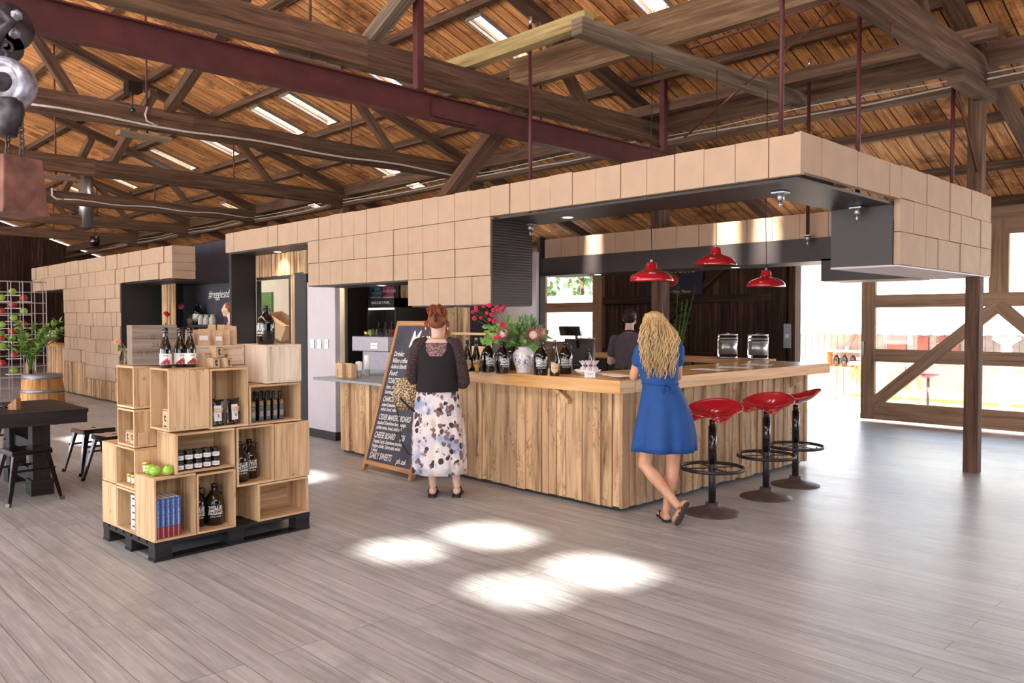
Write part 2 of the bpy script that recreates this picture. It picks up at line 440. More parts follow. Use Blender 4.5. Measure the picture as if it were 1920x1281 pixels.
# near slope: unseen openings added so that sun patches land on the floor at (x, y)
def near_hole(x, y, z, w_, h_):
    # follow the sun back up from (x, y, z) to the near slope
    c0 = 4.36+0.335*(YP-YRDG)-0.335*YRDG           # zroof = c0 + .335*y on the near slope
    # y' = y - SUN_T*(z'-z), z' = c0 + .335*y'
    y1 = (y-SUN_T*(c0-z))/(1+0.335*SUN_T)
    return (x-w_/2, x+w_/2, y1-h_/2, y1+h_/2)
NEARH = [near_hole(-4.24, 3.86, 0, .52, .26), near_hole(-3.16, 3.79, 0, .48, .26), near_hole(-3.24, 3.18, 0, .42, .18), near_hole(-4.36, 3.18, 0, .40, .18),
         near_hole(-7.15, 3.9, 0, .5, .3), near_hole(-7.3, .95, 0, .5, .3), near_hole(-11.2, 3.3, 0, .9, .25), near_hole(-16.2, 3.2, 0, .6, .3),
         near_hole(-13.2, 2.2, 0, .6, .3)]
holes = SKY+NEARH
xs = [XL, XR]+[h[0] for h in holes]+[h[1] for h in holes]
def ys_for(hs, a, b): return [a, b]+[h[2] for h in hs]+[h[3] for h in hs]
def roofs(a, b):
    return grid_plane('ceiling', xs, ys_for([h for h in holes if a <= h[2] <= b], a, b), zroof, [h for h in holes if a <= h[2] <= b], 'roof_boards', 0.05)
struct(roofs(YRDG, YB+0.6)); struct(roofs(YN, YRDG))

# translucent sheets over the far-slope skylights, with their frames
m, nt, b = newmat('skylight_sheet'); N = NT(nt)
nt.nodes.remove(b); tr = N.n('ShaderNodeBsdfTransparent'); tl = N.n('ShaderNodeBsdfTranslucent'); mx = N.n('ShaderNodeMixShader')
tr.inputs[0].default_value = (1, .99, .97, 1); tl.inputs[0].default_value = (.9, .92, .95, 1); mx.inputs[0].default_value = 0.35
N.l(tr.outputs[0], mx.inputs[1]); N.l(tl.outputs[0], mx.inputs[2]); N.l(mx.outputs[0], nt.nodes['Material Output'].inputs[0])
plain('skylight_frame', srgb(150, 140, 136), 0.6)
ordn = ['first', 'second', 'third', 'fourth', 'fifth', 'sixth', 'seventh', 'eighth', 'ninth', 'tenth', 'eleventh', 'twelfth']
hi = sorted([h for h in SKY if h[2] < 8], key=lambda h: -h[0]); lo = sorted([h for h in SKY if h[2] > 8], key=lambda h: -h[0])
hi = [h for h in hi if True]
for grp, nm in ((hi, 'upper row'), (lo, 'lower row by the eaves')):
    for i, (a, b_, c, d) in enumerate(grp):
        t = thing('skylight', 'narrow bright roof skylight, %s from the right in the %s' % (ordn[i], nm), 'skylight', ((a+b_)/2, (c+d)/2, zroof((c+d)/2)), group='skylights in the roof')
        mb = MB(); wv = 7
        V = []; F = []
        for k in range(wv*4+1):
            x = a-.02+(b_-a+.04)*k/(wv*4); zz = .012*math.sin(2*pi*k/4)
            V += [(x, c-.02, zroof(c-.02)+.075+zz), (x, d+.02, zroof(d+.02)+.075+zz)]
        for k in range(wv*4): F.append((2*k, 2*k+1, 2*k+3, 2*k+2))
        mb.add(V, F, smooth=True); mb.build('sheet', 'skylight_sheet', t, world=True)
        fm = MB(); zt = lambda y: zroof(y)-.015
        for x in (a-.012, b_+.012): fm.bar((x, c-.02, zt(c-.02)), (x, d+.02, zt(d+.02)), .024, .05)
        for y in (c-.012, d+.012): fm.bar((a-.02, y, zt(y)), (b_+.02, y, zt(y)), .024, .05)
        fm.build('frame', 'skylight_frame', t, world=True)

# ------------------------------------------------------------------ walls
def board_wall(name, x0, x1, z0, z1, y, mat='barn_board', wd=0.16, axis='x', kind=True, label=None):
    mb = MB(); x = x0
    while x < x1-0.01:
        w_ = min(wd*R.uniform(.75, 1.2), x1-x); off = R.uniform(0, .02)
        if axis == 'x': mb.box(x+.004, x+w_-.004, y+off, y+off+.03, z0, z1(x) if callable(z1) else z1, grain=2)
        else: mb.box(y+off, y+off+.03, x+.004, x+w_-.004, z0, z1(x+w_) if callable(z1) else z1, grain=2)
        x += w_
    # solid backing
    if axis == 'x': mb.box(x0, x1, y+.05, y+.08, z0, z1 if not callable(z1) else z1(x0))
    else:
        zz_ = z1 if callable(z1) else (lambda t: z1)
        xs_ = [x0, (x0+x1)/2, x1] if not callable(z1) else [x0, YRDG, x1]
        for a_, b2_ in zip(xs_[:-1], xs_[1:]): mb.add([(y-.02, a_, z0), (y-.02, b2_, z0), (y-.02, b2_, zz_(b2_)), (y-.02, a_, zz_(a_))], [(0, 1, 2, 3)])
    o = mb.build(name, mat)
    return struct(o) if kind else o
YW = 12.6
# back wall: window bay at the left, boards, the open doorway, the glazed doors at the right
board_wall('wall_back', -10.42, -6.3, 0, 3.1, YW)
board_wall('wall_back', XL, -12.3, 0, 3.1, YW)
mb = MB()
mb.box(XL, XR, YW-.05, YW+.12, 2.95, 3.25); struct(mb.build('trim_1', 'door_timber'))
mb = MB()
mb.box(-10.4, -6.35, YW-.07, YW-.005, 1.86, 2.0); mb.box(-10.4, -6.35, YW-.07, YW-.005, .85, .98)
mb.bar((-9.6, YW-.04, .9), (-7.2, YW-.04, 2.75), .12, .06, (0, 1, 0)); mb.box(-6.62, -6.36, YW-.09, YW-.01, 0, 2.95, grain=2)
mb.box(-6.32, -6.2, YW-.1, YW+.1, 0, 3.0, grain=2)
struct(mb.build('trim_2', 'barn_board'))
mb = MB()   # heavy window-bay posts and rails
for x in (-12.09, -10.41): mb.box(x-.12, x+.12, YW-.1, YW+.1, 0, 3.0, grain=2)
for z, h_ in ((.97, .12), (1.81, .10)): mb.box(-11.97, -10.53, YW-.08, YW+.08, z-h_, z+h_, grain=0)
mb.box(-11.97, -10.53, YW-.05, YW+.05, 0, .85, grain=0)
struct(mb.build('window_1', 'door_timber'))
# end wall at the far left
def zend(y): return zroof(y)-.05
board_wall('wall_left', -7.0, YB, 0, zend, XL+.2, axis='y', wd=.22)
board_wall('wall_far', -7, 3, 0, 2.4, -27.0, axis='y', wd=.22)

# the wall behind the camera, standing between the big doorways (out of view; keeps the sky off the roof)
m = MB(); m.box(XL, XR, YN-.1, YN, 3.4, zroof(YN)+.02, grain=0); struct(m.build('wall_front', 'barn_board'))

mb = MB(); mb.box(XR-.1, XR, YN, YB, 0, 4.2, grain=2); struct(mb.build('wall_right_light_block', 'barn_board'))  # unseen side wall, added to keep sky light off the kiosk's right faces
# ------------------------------------------------------------------ roof timbers
TX = [(-2.5, 'nearest the right edge'), (-6.3, 'second from the right'), (-10.15, 'third from the right'), (-14.0, 'fourth from the right'), (-17.8, 'fifth from the right'), (-21.6, 'sixth from the right'), (-25.4, 'farthest to the left')]
for i, (x, wh) in enumerate(TX):
    t = thing('roof_truss', 'old timber roof truss with iron rods, %s' % wh, 'truss', (x, YP, 3.88), group='roof trusses across the barn')
    mb = MB(); y0, y1 = -7.6, YP+.22
    mb.bar((x, y0, 4.0), (x, 4.2, 4.0), .16, .26); mb.bar((x, 4.2, 3.99), (x, y1, 3.99), .16, .25); mb.build('tie_beam', 'old_timber', t, world=True)
    rb = lambda y: zroof(y)-.20
    for (a, b_) in ((YRDG, YB+.1), (YRDG, YN+.5)):
        mb = MB(); mb.bar((x, a, rb(a)), (x, b_, rb(b_)), .12, .14); mb.build('rafter', 'old_timber', t, world=True)
    for ya, yb in ((7.3, 6.55), (2.85, 1.1), (-1.35, .4), (-5.8, -5.05)):
        mb = MB(); mb.bar((x, ya, 4.1), (x, yb, rb(yb)-.03), .1, .11); mb.build('strut', 'old_timber', t, world=True)
    for ya in (6.55, 3.65, YRDG, -2.15):
        mb = MB(); mb.tube([(x+.02, ya, 3.8), (x+.02, ya, rb(ya))], .013, 8); mb.build('tie_rod', 'rust_rod', t, world=True)
    mb = MB(); mb.bar((x, YP-.75, 3.80), (x, YP+.3, 3.80), .14, .12) if i == 0 else mb.bar((x, YP-.35, 3.82), (x, YP+.25, 3.82), .13, .08)
    mb.build('corbel', 'old_timber', t, world=True)
# purlins
PY = [12.3, 11.36, 10.28, 9.2, 8.2, 7.42, 6.22, 5.05, 3.95, 2.85, 1.8, -.3, -1.4+.45, -3.2, -4.6, -6.4]
for i, y in enumerate(PY):
    z = zroof(y)-.055
    mb = MB(); s_ = .11 if y > 7.5 else .10
    segs = [XR]+[p[0]+R.uniform(-.05, .05) for p in TX]+[XL+.3]
    for a, b_ in zip(segs[:-1], segs[1:]): mb.bar((b_-.002, y, z+R.uniform(-.004, .004)), (a+.002, y, z+R.uniform(-.004, .004)), .085, s_)
    tag(mb.build('purlin', 'old_timber'), 'long roof purlin, %s up from the back eaves' % (ordn+['thirteenth', 'fourteenth', 'fifteenth', 'sixteenth'])[i], 'purlin', 'purlins under the roof boards')
# wall plates carried on the post row, with the cables clipped to them
mb = MB(); mb.bar((XL+.3, YP, 3.87), (XR, YP, 3.87), .14, .08); mb.bar((XL+.3, YP+.02, 4.15), (XR, YP+.02, 4.15), .12, .22)
tag(mb.build('plate_beam', 'old_timber'), 'long double plate beam over the row of posts, cables clipped along it', 'beam')
plain('cable_grey', srgb(176, 166, 160), 0.5)
plain('conduit_white', srgb(206, 196, 192), 0.5)
mb = MB(); P = [(XR-.5-k*1.1, YP-.085, 3.885+.02*math.sin(k*1.7)) for k in range(34)]; mb.tube(P, .011, 6)
tag(mb.build('cable', 'cable_grey'), 'thin grey cable sagging along the plate beam', 'cable')
mb = MB(); P = [(XR-.5-k*1.3, YP-.075, 3.96+.02*math.sin(k*2.3)) for k in range(28)]; mb.tube(P, .008, 6)
tag(mb.build('cable', 'cable_grey'), 'second thin cable clipped just above the first on the plate beam', 'cable')
mb = MB(); mb.tube([(XR-.5-k, 10.2, zroof(10.28)-.1+.01*math.sin(k*2)) for k in range(9)], .009, 6)
tag(mb.build('cable', 'cable_grey'), 'thin pale cable along the purlin behind the plate beam', 'cable')
def cable_on_tie(x, ya, yb, z, lab, n=14):
    mb = MB(); mb.tube([(x+.095, ya+(yb-ya)*k/n, z+.018*math.sin(k*1.3)) for k in range(n+1)], .014, 6)
    tag(mb.build('cable', 'conduit_white'), lab, 'cable')
cable_on_tie(-10.15, 2.2, 8.8, 3.915, 'thick pale cable along the tie beam third from the right')
mb = MB(); mb.tube([(-10.05, 3.63, 4.12), (-10.05, 3.60, 4.02), (-10.05, 3.62, 3.95), (-10.05, 3.75, 3.915)], .013, 6)
tag(mb.build('cable', 'conduit_white'), 'short pale cable dropping down the tie beam third from the right', 'cable')
cable_on_tie(-17.8, 4.7, 8.8, 3.95, 'pale conduit along the tie beam fifth from the right')
mb = MB(); mb.tube([(-17.7, 4.55, 4.15), (-17.7, 4.55, 4.0), (-17.7, 4.62, 3.95), (-17.7, 4.75, 3.95)], .02, 6)
tag(mb.build('cable', 'conduit_white'), 'bent conduit end rising over the fifth tie beam', 'cable')
# posts of the aisle row
for x, lab in ((-2.5, 'dark square timber post standing in front of the glazed doors'), (-6.3, 'timber post rising behind the bar through the canopy'),
               (-10.15, 'timber post hidden behind the kiosk kitchen'), (-14.0, 'timber post between the two kiosks'), (-17.8, 'timber post behind the far kiosk')):
    mb = MB(); px, py, s_ = (-2.565, 9.02, .066) if x == -2.5 else (x, YP, .085)
    mb.box(px-s_, px+s_, py-s_, py+s_, 0, 3.84, grain=2)
    if x in (-2.5, -6.3, -14.0, -10.15): tag(mb.build('timber_post', 'old_timber'), lab, 'post', 'aisle posts')
# extra carrying beams
mb = MB(); mb.bar((-6.55, 6.37, 4.30), (-2.3, 6.37, 4.30), .10, .34); tag(mb.build('header_beam', 'stained_beam'), 'deep stained board beam laid across two tie beams', 'beam')
mb = MB(); mb.bar((-4.58, 5.22, 4.06), (-4.30, 8.95, 4.05), .13, .14); tag(mb.build('cross_beam', 'grey_timber'), 'weathered grey beam slanting over the bar to the plate', 'beam')
mb = MB(); mb.bar((-6.85, 5.48, 4.20), (-4.66, 5.48, 4.21), .13, .14); tag(mb.build('cross_beam', 'pale_timber'), 'pale yellowish new beam carrying the front canopy rod', 'beam')
mb = MB(); mb.bar((-6.5, 8.36, 4.19), (-2.2, 8.36, 4.2), .11, .13); tag(mb.build('cross_beam', 'old_timber'), 'dark beam just in front of the plate carrying the rear canopy rods', 'beam')
mb = MB(); mb.bar((-6.35, 4.30, 4.14), (-4.6, 4.3, 4.95), .12, .13); tag(mb.build('brace', 'grey_timber'), 'grey brace rising to the right from the second tie beam', 'brace')
mb = MB(); mb.bar((-6.35, 6.22, 3.9), (-6.3, 5.18, 2.75), .16, .16, (1, 0, 0)); tag(mb.build('brace', 'old_timber'), 'leaning timber prop under the second tie beam behind the cladding', 'brace')
for (p, q, lab) in (((-10.1, 3.9, 4.15), (-8.0, 3.9, 4.95), 'timber brace rising right from the third tie beam'), ((-14, 4.5, 4.15), (-12.2, 4.5, 4.9), 'timber brace rising right from the fourth tie beam'),
                    ((-17.8, 4.8, 4.15), (-16.1, 4.8, 4.9), 'timber brace rising right from the fifth tie beam'), ((-14, 2.4, 4.5), (-11.0, 2.6, 5.2), 'timber brace high at the left behind the hoist')):
    mb = MB(); mb.bar(p, q, .11, .12); tag(mb.build('brace', 'old_timber'), lab, 'brace', 'braces between the trusses')
# short boards hung under the tie beams
for (x, y, lab) in ((-6.3, 3.62, 'short pale board hanging under the second tie beam'), (-10.15, 3.62, 'short board hanging under the third tie beam'), (-14, 3.62, 'short board hanging under the fourth tie beam')):
    mb = MB(); mb.bar((x, y-.3, 3.78), (x, y+.3, 3.78), .16, .05); tag(mb.build('hanging_board', 'grey_timber'), lab, 'board', 'boards under the tie beams')
# riveted steel rail beam and its hangers
t = thing('steel_beam', 'dark red steel I-beam running diagonally overhead to the canopy', 'beam', (-5.8, 8.3, 3.38))
mb = MB(); x = -5.8
mb.box(x-.004, x+.004, -3, 8.36, 3.385, 3.595, grain=1); mb.box(x-.05, x+.05, -3, 8.36, 3.375, 3.387, grain=1); mb.box(x-.05, x+.05, -3, 8.36, 3.593, 3.605, grain=1)
mb.build('rail', 'red_steel', t, world=True)
mb = MB(); mb.box(x-.005, x+.02, 4.6, 5.15, 3.41, 3.57); mb.build('splice_plate', 'red_steel', t, world=True)
for y, lab in ((4.46, 'dark red square hanger post standing on the steel beam'), (8.22, 'dark red hanger post at the far end of the steel beam')):
    mb = MB(); mb.box(x-.035, x+.035, y-.035, y+.035, 3.607, zroof(y)-.02, grain=2); mb.box(x-.05, x+.05, y-.06, y+.06, 3.60, 3.615)
    tag(mb.build('hanger_post', 'red_steel'), lab, 'post', 'hanger posts of the steel beam')
# rods holding the canopy
RODS = [(-5.49, 5.58, 4.4, 'long dark red rod through the pale beam to the canopy front'), (-2.85, 5.50, 5.2, 'long dark red rod down to the canopy near its front corner'),
        (-2.79, 6.70, 4.22, 'dark red rod above the right side of the canopy'), (-2.66, 8.6, 4.0, 'dark red rod beside the square post at the canopy end'), (-4.08, 8.5, 4.32, 'dark red rod to the rear canopy beam')]
for x, y, zt, lab in RODS:
    t = thing('hanger_rod', lab, 'rod', (x, y, 2.45), group='rods carrying the canopy')
    mb = MB(); mb.tube([(0, 0, -.03), (0, 0, zt-2.45)], .019, 10); mb.build('rod', 'red_steel', t)
    mb = MB(); mb.box(-.05, .05, -.05, .05, .022, .032); mb.build('washer_plate', 'zinc', t)
    mb = MB(); mb.tube([(0, 0, -.03), (0, 0, .022)], .03, 6); mb.tube([(0, 0, -.08), (0, 0, -.03)], .013, 8); mb.build('lower_nut', 'zinc', t)
    mb = MB(); mb.tube([(0, 0, zt-2.45), (0, 0, zt-2.37)], .016, 8); mb.build('top_nut', 'zinc', t)
for p, q, lab in (((-6.28, 6.3, 4.05), (-5.8, 8.3, 3.65), 'thin rusty brace rod below the deep board beam'), ((-4.3, 6.5, 4.1), (-2.6, 6.3, 4.1), 'thin rod along the deep beam'),):
    mb = MB(); mb.tube([p, q], .012, 6); tag(mb.build('brace_rod', 'rust_rod'), lab, 'rod')
a = ony(1575, 5, 6.5); b_ = ony(1283, 258, 8.7)
mb = MB(); mb.tube([a, b_], .011, 6); tag(mb.build('brace_rod', 'rust_rod'), 'long slanting rusty rod crossing above the canopy front', 'rod')
a = ony(1770, 70, 8.42); b_ = ony(1832, 322, 8.9)
mb = MB(); mb.tube([a, b_], .014, 6); tag(mb.build('brace_rod', 'rust_rod'), 'slanting rusty rod against the square post', 'rod')
# galvanised flue far back and a small black spotlight
mb = MB(); mb.tube([(-21.62, 6.3, 3.85), (-21.62, 6.3, 5.18)], .16, 16); tag(mb.build('flue_pipe', 'zinc'), 'grey round flue pipe rising through the roof at the left', 'pipe')
t = thing('speaker', 'small black spotlight box clamped above the third tie beam', 'spotlight', (-10.0, 3.42, 4.2))
mb = MB(); mb.box(-.03, .13, -.07, .09, .03, .15); mb.build('housing', 'black_gloss', t)
mb = MB(); mb.tube([(.06, 0, .03), (.06, 0, -.16)], .008, 6); mb.build('bracket', 'black_matte', t)
mb = MB(); mb.sphere((.06, 0, -.18), .035); mb.build('sensor', 'black_gloss', t)
t['category'] = 'spotlight'; t.name = 'spotlight'
for p, lab in (((-17.3, 3.4, 4.25), 'dark lamp head on the fourth tie beam at the left'), ((-21.3, 6.4, 3.5), 'black round speaker under the far tie beam')):
    t = thing('ceiling_lamp', lab, 'lamp', p)
    mb = MB(); mb.lathe([(.0, -.14), (.1, -.14), (.12, 0), (.1, .1), (0, .12)], 16); mb.build('housing', 'black_gloss', t)
    mb = MB(); mb.tube([(0, 0, .1), (0, 0, .36 if p[0] < -18 else .16)], .012, 6); mb.build('bracket', 'black_matte', t)

# ------------------------------------------------------------------ chain hoist on the steel beam
plain('hoist_grey', srgb(168, 168, 184), 0.45, 0.5, var=0.2, scale=14, bumpy=0.3)
plain('hoist_dark', srgb(70, 66, 72), 0.5, 0.5, var=0.2, scale=18, bumpy=0.3)
plain('weight_rust', srgb(124, 84, 72), 0.7, 0.2, var=0.14, scale=9, bumpy=0.2)
plain('chain_steel', srgb(92, 76, 66), 0.5, 0.6, var=0.1)
yh = 1.28
t = thing('hoist_trolley', 'grey bolted trolley plate clamped on the red beam end at top left', 'trolley', (-5.7, yh, 3.4))
mb = MB(); c = onx(14, 50, -5.70); M_ = Matrix.Translation(c) @ RY(pi/2)
mb.lathe([(0, -.012), (.145, -.012), (.145, .012), (0, .012)], 28, M=M_)
c2 = onx(10, 88, -5.7); mb.lathe([(0, -.012), (.1, -.012), (.1, .012), (0, .012)], 24, M=Matrix.Translation(c2) @ RY(pi/2)); mb.build('side_plate', 'hoist_dark', t, world=True)
for u, v in ((32, 28), (28, 62), (4, 78)):
    mb = MB(); c = onx(u, v, -5.66); mb.lathe([(0, -.03), (.034, -.03), (.034, 0), (.02, .002), (.02, .03), (0, .03)], 6, M=Matrix.Translation(c) @ RY(pi/2)); mb.build('bolt', 'hoist_grey', t, world=True)
mb = MB(); c = onx(2, 40, -5.62); mb.tube([c+Vector((0, 0, .06)), c+Vector((.02, .05, 0)), c+Vector((0, 0, -.06)), c+Vector((0, -.04, -.16))], .03, 8); mb.build('shackle', 'hoist_dark', t, world=True)
c = onx(14, 158, -5.62)
t = thing('chain_hoist', 'round grey chain block hanging from the trolley', 'hoist', c)
Mf = RZ(-.75+pi/2) @ RX(pi/2)
mb = MB(); mb.lathe([(0, -.09), (.10, -.09), (.15, -.06), (.155, 0), (.15, .06), (.11, .075), (.10, .055), (.07, .05), (0, .05)], 32, M=RZ(-pi/4) @ RY(pi/2)); mb.build('drum', 'hoist_grey', t)
mb = MB(); mb.lathe([(0, .045), (.06, .05), (.05, .075), (.022, .08), (.022, .1), (0, .1)], 20, M=RZ(-pi/4) @ RY(pi/2)); mb.build('hub', 'hoist_dark', t)
mb = MB(); mb.loft([(0, 0, -.1, .12, .08), (.01, .01, -.17, .11, .075), (0, 0, -.25, .09, .07), (-.01, 0, -.31, .05, .05)], 16); mb.build('chain_guard', 'hoist_dark', t)
mb = MB(); mb.tube([(0, 0, .14), (0, 0, .2)], .014, 8); mb.tube([(0, .03*math.cos(k), .225+.03*math.sin(k)) for k in [i*pi/8 for i in range(16)]], .01, 6, closed=True); mb.build('hook', 'hoist_dark', t)
def chain(p, n, rz0, step=.034):
    mb = MB()
    for k in range(n):
        a = rz0+(pi/2 if k % 2 else 0); cz = -k*step
        pts = []
        for j in range(12):
            th = 2*pi*j/12; pts.append((p[0]+.013*math.cos(th)*math.cos(a), p[1]+.013*math.cos(th)*math.sin(a), p[2]+cz+.024*math.sin(th)))
        mb.tube(pts, .0055, 5, closed=True)
    return mb
for dx, n, lab in ((-.0, 7, 'left'), (.085, 6, 'right')):
    q = c+RT*(dx-.005)+Vector((0, 0, -.30 if dx == 0 else -.24))
    tag(chain(q, 8 if dx == 0 else 9, .4).build('hoist_chain', 'chain_steel'), 'short length of rusty chain, the %s one under the chain block' % lab, 'chain')
c = onx(22, 350, -5.62)
t = thing('counterweight', 'rusty steel box hanging on the hoist chains', 'weight', c)
mb = MB(); s_ = .155
V = [(-.12, -.12, .17), (.12, -.12, .17), (.12, .12, .17), (-.12, .12, .17), (-.14, -.14, -.17), (.14, -.14, -.17), (.14, .14, -.17), (-.14, .14, -.17)]
mb.add(V, [(0, 1, 2, 3), (7, 6, 5, 4), (0, 4, 5, 1), (1, 5, 6, 2), (2, 6, 7, 3), (3, 7, 4, 0)], M=RZ(.35)); o = mb.build('box', 'weight_rust', t, bevel=.008)
mb = MB(); mb.box(-.145, .145, -.145, .145, -.175, -.16, M=RZ(.35)); mb.build('base_plate', 'weight_rust', t)
# ================================================================== KIOSK
Y0 = 5.073
def clad_x(mb, x0, x1, z0, z1, yface, row=0.272, wd=0.254, depth=.05, irregular=False, out=-1, axis='x'):
    """stacked cardboard cartons; outer faces on plane yface, towards out"""
    nrow = max(1, round((z1-z0)/row)); h = (z1-z0)/nrow
    for r_ in range(nrow):
        x = x0
        while x < x1-.01:
            w_ = wd*R.choice([.55, .8, 1, 1, 1.3, 1.9, 2.3]) if irregular else wd
            if x1-(x+w_) < wd*.4: w_ = x1-x
            o_ = R.uniform(-.006, .006)*(2.2 if irregular else 1); g = .003
            a, b_ = x+g, x+w_-g; c, d = z0+r_*h+g, z0+(r_+1)*h-g
            jz = R.uniform(-.004, .004) if r_ == nrow-1 else 0
            f0, f1 = yface+out*o_, yface-out*depth
            Mt = Matrix.Translation(((a+b_)/2, yface, (c+d)/2)) @ RZ(R.uniform(-.008, .008)) @ RY(R.uniform(-.004, .004)) if axis == 'x' else Matrix.Translation((yface, (a+b_)/2, (c+d)/2)) @ RZ(R.uniform(-.008, .008))
            if axis == 'x': mb.box(-(b_-a)/2, (b_-a)/2, f0-yface, f1-yface, -(d-c)/2, (d-c)/2+jz, M=Mt)
            else: mb.box(f0-yface, f1-yface, -(b_-a)/2, (b_-a)/2, -(d-c)/2, (d-c)/2+jz, M=Mt)
            x += w_
    return mb
can = thing('kiosk_canopy', 'long stepped canopy clad in plain cardboard cartons over the bar', 'canopy', (-7, 5.4, 1.69))
mb = MB(); clad_x(mb, -11.11, -8.82, 2.505, 2.785, Y0)
clad_x(mb, -8.82, -6.79, 1.965, 2.785, Y0); clad_x(mb, -6.79, -5.51, 1.693, 2.785, Y0); clad_x(mb, -5.51, -2.485, 2.513, 2.79, Y0)
mb.build('carton_cladding', 'cardboard', can, world=True)
mb = MB(); clad_x(mb, Y0+.003, 6.81, 2.53, 2.80, -2.487, wd=.30, out=1, axis='y'); clad_x(mb, 6.81, 9.25, 2.0, 2.81, -2.487, wd=.30, out=1, axis='y')
mb.build('carton_cladding', 'cardboard', can, world=True)
mb = MB(); clad_x(mb, -8.2, -3.08, 2.46, 2.74, 8.64, wd=.33); mb.build('carton_cladding', 'cardboard', can, world=True)
mb = MB()      # soffit and inner sides of the front and right arms
mb.box(-11.11, -2.54, 5.13, 5.72, 2.49, 2.51); mb.box(-3.05, -2.54, 5.72, 6.81, 2.49, 2.511)
mb.box(-5.5, -3.05, 5.70, 5.72, 2.51, 2.78); mb.box(-3.07, -3.05, 5.72, 6.83, 2.51, 2.79)
mb.box(-11.11, -7.75, 5.72, 7.9, 2.49, 2.51); mb.build('soffit', 'soffit_panel', can, world=True)
mb = MB(); mb.box(-8.80, -6.79, 5.13, 5.61, 1.955, 1.972); mb.box(-6.79, -5.515, 5.13, 5.61, 1.683, 1.70)
mb.box(-8.83, -8.81, 5.08, 5.61, 1.96, 2.49); mb.box(-8.81, -6.79, 5.595, 5.61, 1.972, 2.49); mb.box(-6.79, -5.51, 5.595, 5.61, 1.7, 2.49); mb.build('soffit', 'soffit_panel', can, world=True)
plain('ribbed_black', srgb(40, 34, 38), 0.5, var=.1, scale=3)
m = MATS['ribbed_black']; N = NT(m.node_tree); tc = N.n('ShaderNodeTexCoord')
wv = N.n('ShaderNodeTexWave', bands_direction='Z'); wv.inputs['Scale'].default_value = 12; wv.inputs['Distortion'].default_value = 3; wv.inputs['Detail Scale'].default_value = .4
N.l(mapping(N, tc.outputs['Object'], (1, .3, 1)), wv.inputs['Vector']); bump(N, m.node_tree.nodes['Principled BSDF'], wv.outputs[0], .5, .004)
mb = MB(); mb.box(-5.51, -5.495, 5.08, 5.613, 1.69, 2.49); mb.build('end_panel', 'ribbed_black', can, world=True)
mb = MB(); mb.box(-3.05, -2.54, 6.79, 6.81, 2.0, 2.52); mb.box(-3.05, -3.03, 6.81, 9.25, 2.0, 2.52); mb.box(-3.05, -2.5, 9.235, 9.25, 2.0, 2.8); mb.build('end_panel', 'soffit_panel', can, world=True)
mb = MB(); mb.box(-3.05, -2.54, 6.79, 9.25, 1.985, 2.0); mb.box(-2.54, -2.49, 6.79, 9.25, 1.985, 1.998); mb.build('underside', 'white_paint', can, world=True)
mb = MB(); mb.box(-8.3, -3.05, 8.60, 8.62, 2.22, 2.46); mb.box(-3.97, -3.05, 8.60, 8.62, 1.985, 2.22); mb.box(-8.3, -3.05, 8.6, 9.2, 2.20, 2.22)
mb.box(-8.3, -8.24, 8.58, 8.7, 1.1, 2.78); mb.box(-8.3, -3.05, 9.18, 9.2, 2.22, 2.78); mb.box(-3.97, -3.05, 8.6, 9.2, 1.975, 1.985)
mb.build('fascia', 'soffit_panel', can, world=True)
m, nt, b = newmat('lamp_glow'); b.inputs['Emission Color'].default_value = (1, .86, .66, 1); b.inputs['Emission Strength'].default_value = 12
m, nt, b = newmat('tube_glow'); b.inputs['Emission Color'].default_value = (1, .95, .85, 1); b.inputs['Emission Strength'].default_value = 6
def downlight(x, y, z, parent, power=14):
    mb = MB(); mb.lathe([(.045, -.001), (.06, -.004), (.06, 0.002)], 20, (x, y, z)); o = mb.build('downlight', 'white_plastic', parent, world=True)
    mb = MB(); mb.lathe([(0, -.002), (.043, -.002)], 20, (x, y, z)); mb.build('diffuser', 'lamp_glow', parent, world=True)
    d = bpy.data.lights.new('downlight_beam', 'SPOT'); d.energy = power; d.color = (1, .84, .62); d.spot_size = 2.0; d.spot_blend = .6; d.shadow_soft_size = .05
    l = bpy.data.objects.new('downlight_beam', d); COL.objects.link(l); l.location = (x, y, z-.03)
downlight(-4.93, 5.5, 2.489, can, 25); downlight(-6.4, 5.45, 1.682, can, 20); downlight(-7.8, 5.45, 1.954, can, 20); downlight(-10.2, 5.4, 2.489, can, 25)
downlight(-7.4, 8.9, 2.199, can, 10); downlight(-5.2, 8.9, 2.199, can, 10)
downlight(-10.2, 5.9, 2.489, can, 60); downlight(-8.0, 7.3, 2.489, can, 25)  # lamps added to brighten the kitchen doorway and service area

# ------------------------------------------------------------------ slat cladding
def slats(mb, x0, x1, z0, z1, yface, wd=.105, axis='x', out=-1, seed=1):
    q = random.Random(seed); x = x0; i = 0
    while x < x1-.004:
        w_ = wd*q.uniform(.75, 1.25) if i % 2 == 0 else wd*q.uniform(.6, 1.0)
        w_ = min(w_, x1-x); th = q.choice([.008, .016, .022, .028, .034])
        if x1-(x+w_) < .02: w_ = x1-x
        rn = q.random(); jb = q.uniform(-.006, .004)
        if axis == 'x': mb.box(x+.0035, x+w_-.0035, yface+out*th, yface-out*.01, z0+jb, z1, rnd=rn, grain=2)
        else: mb.box(yface+out*th, yface-out*.01, x+.0035, x+w_-.0035, z0+jb, z1, rnd=rn, grain=2)
        x += w_; i += 1
    return mb
bar = thing('bar_counter', 'L-shaped bar counter faced with rough vertical recycled timber slats', 'counter', (-6, 5.4, 0))
mb = MB(); slats(mb, -6.05, -3.975, .035, .965, Y0+.03, .118, seed=4); mb.build('slat_front', 'slat_wood', bar, world=True)
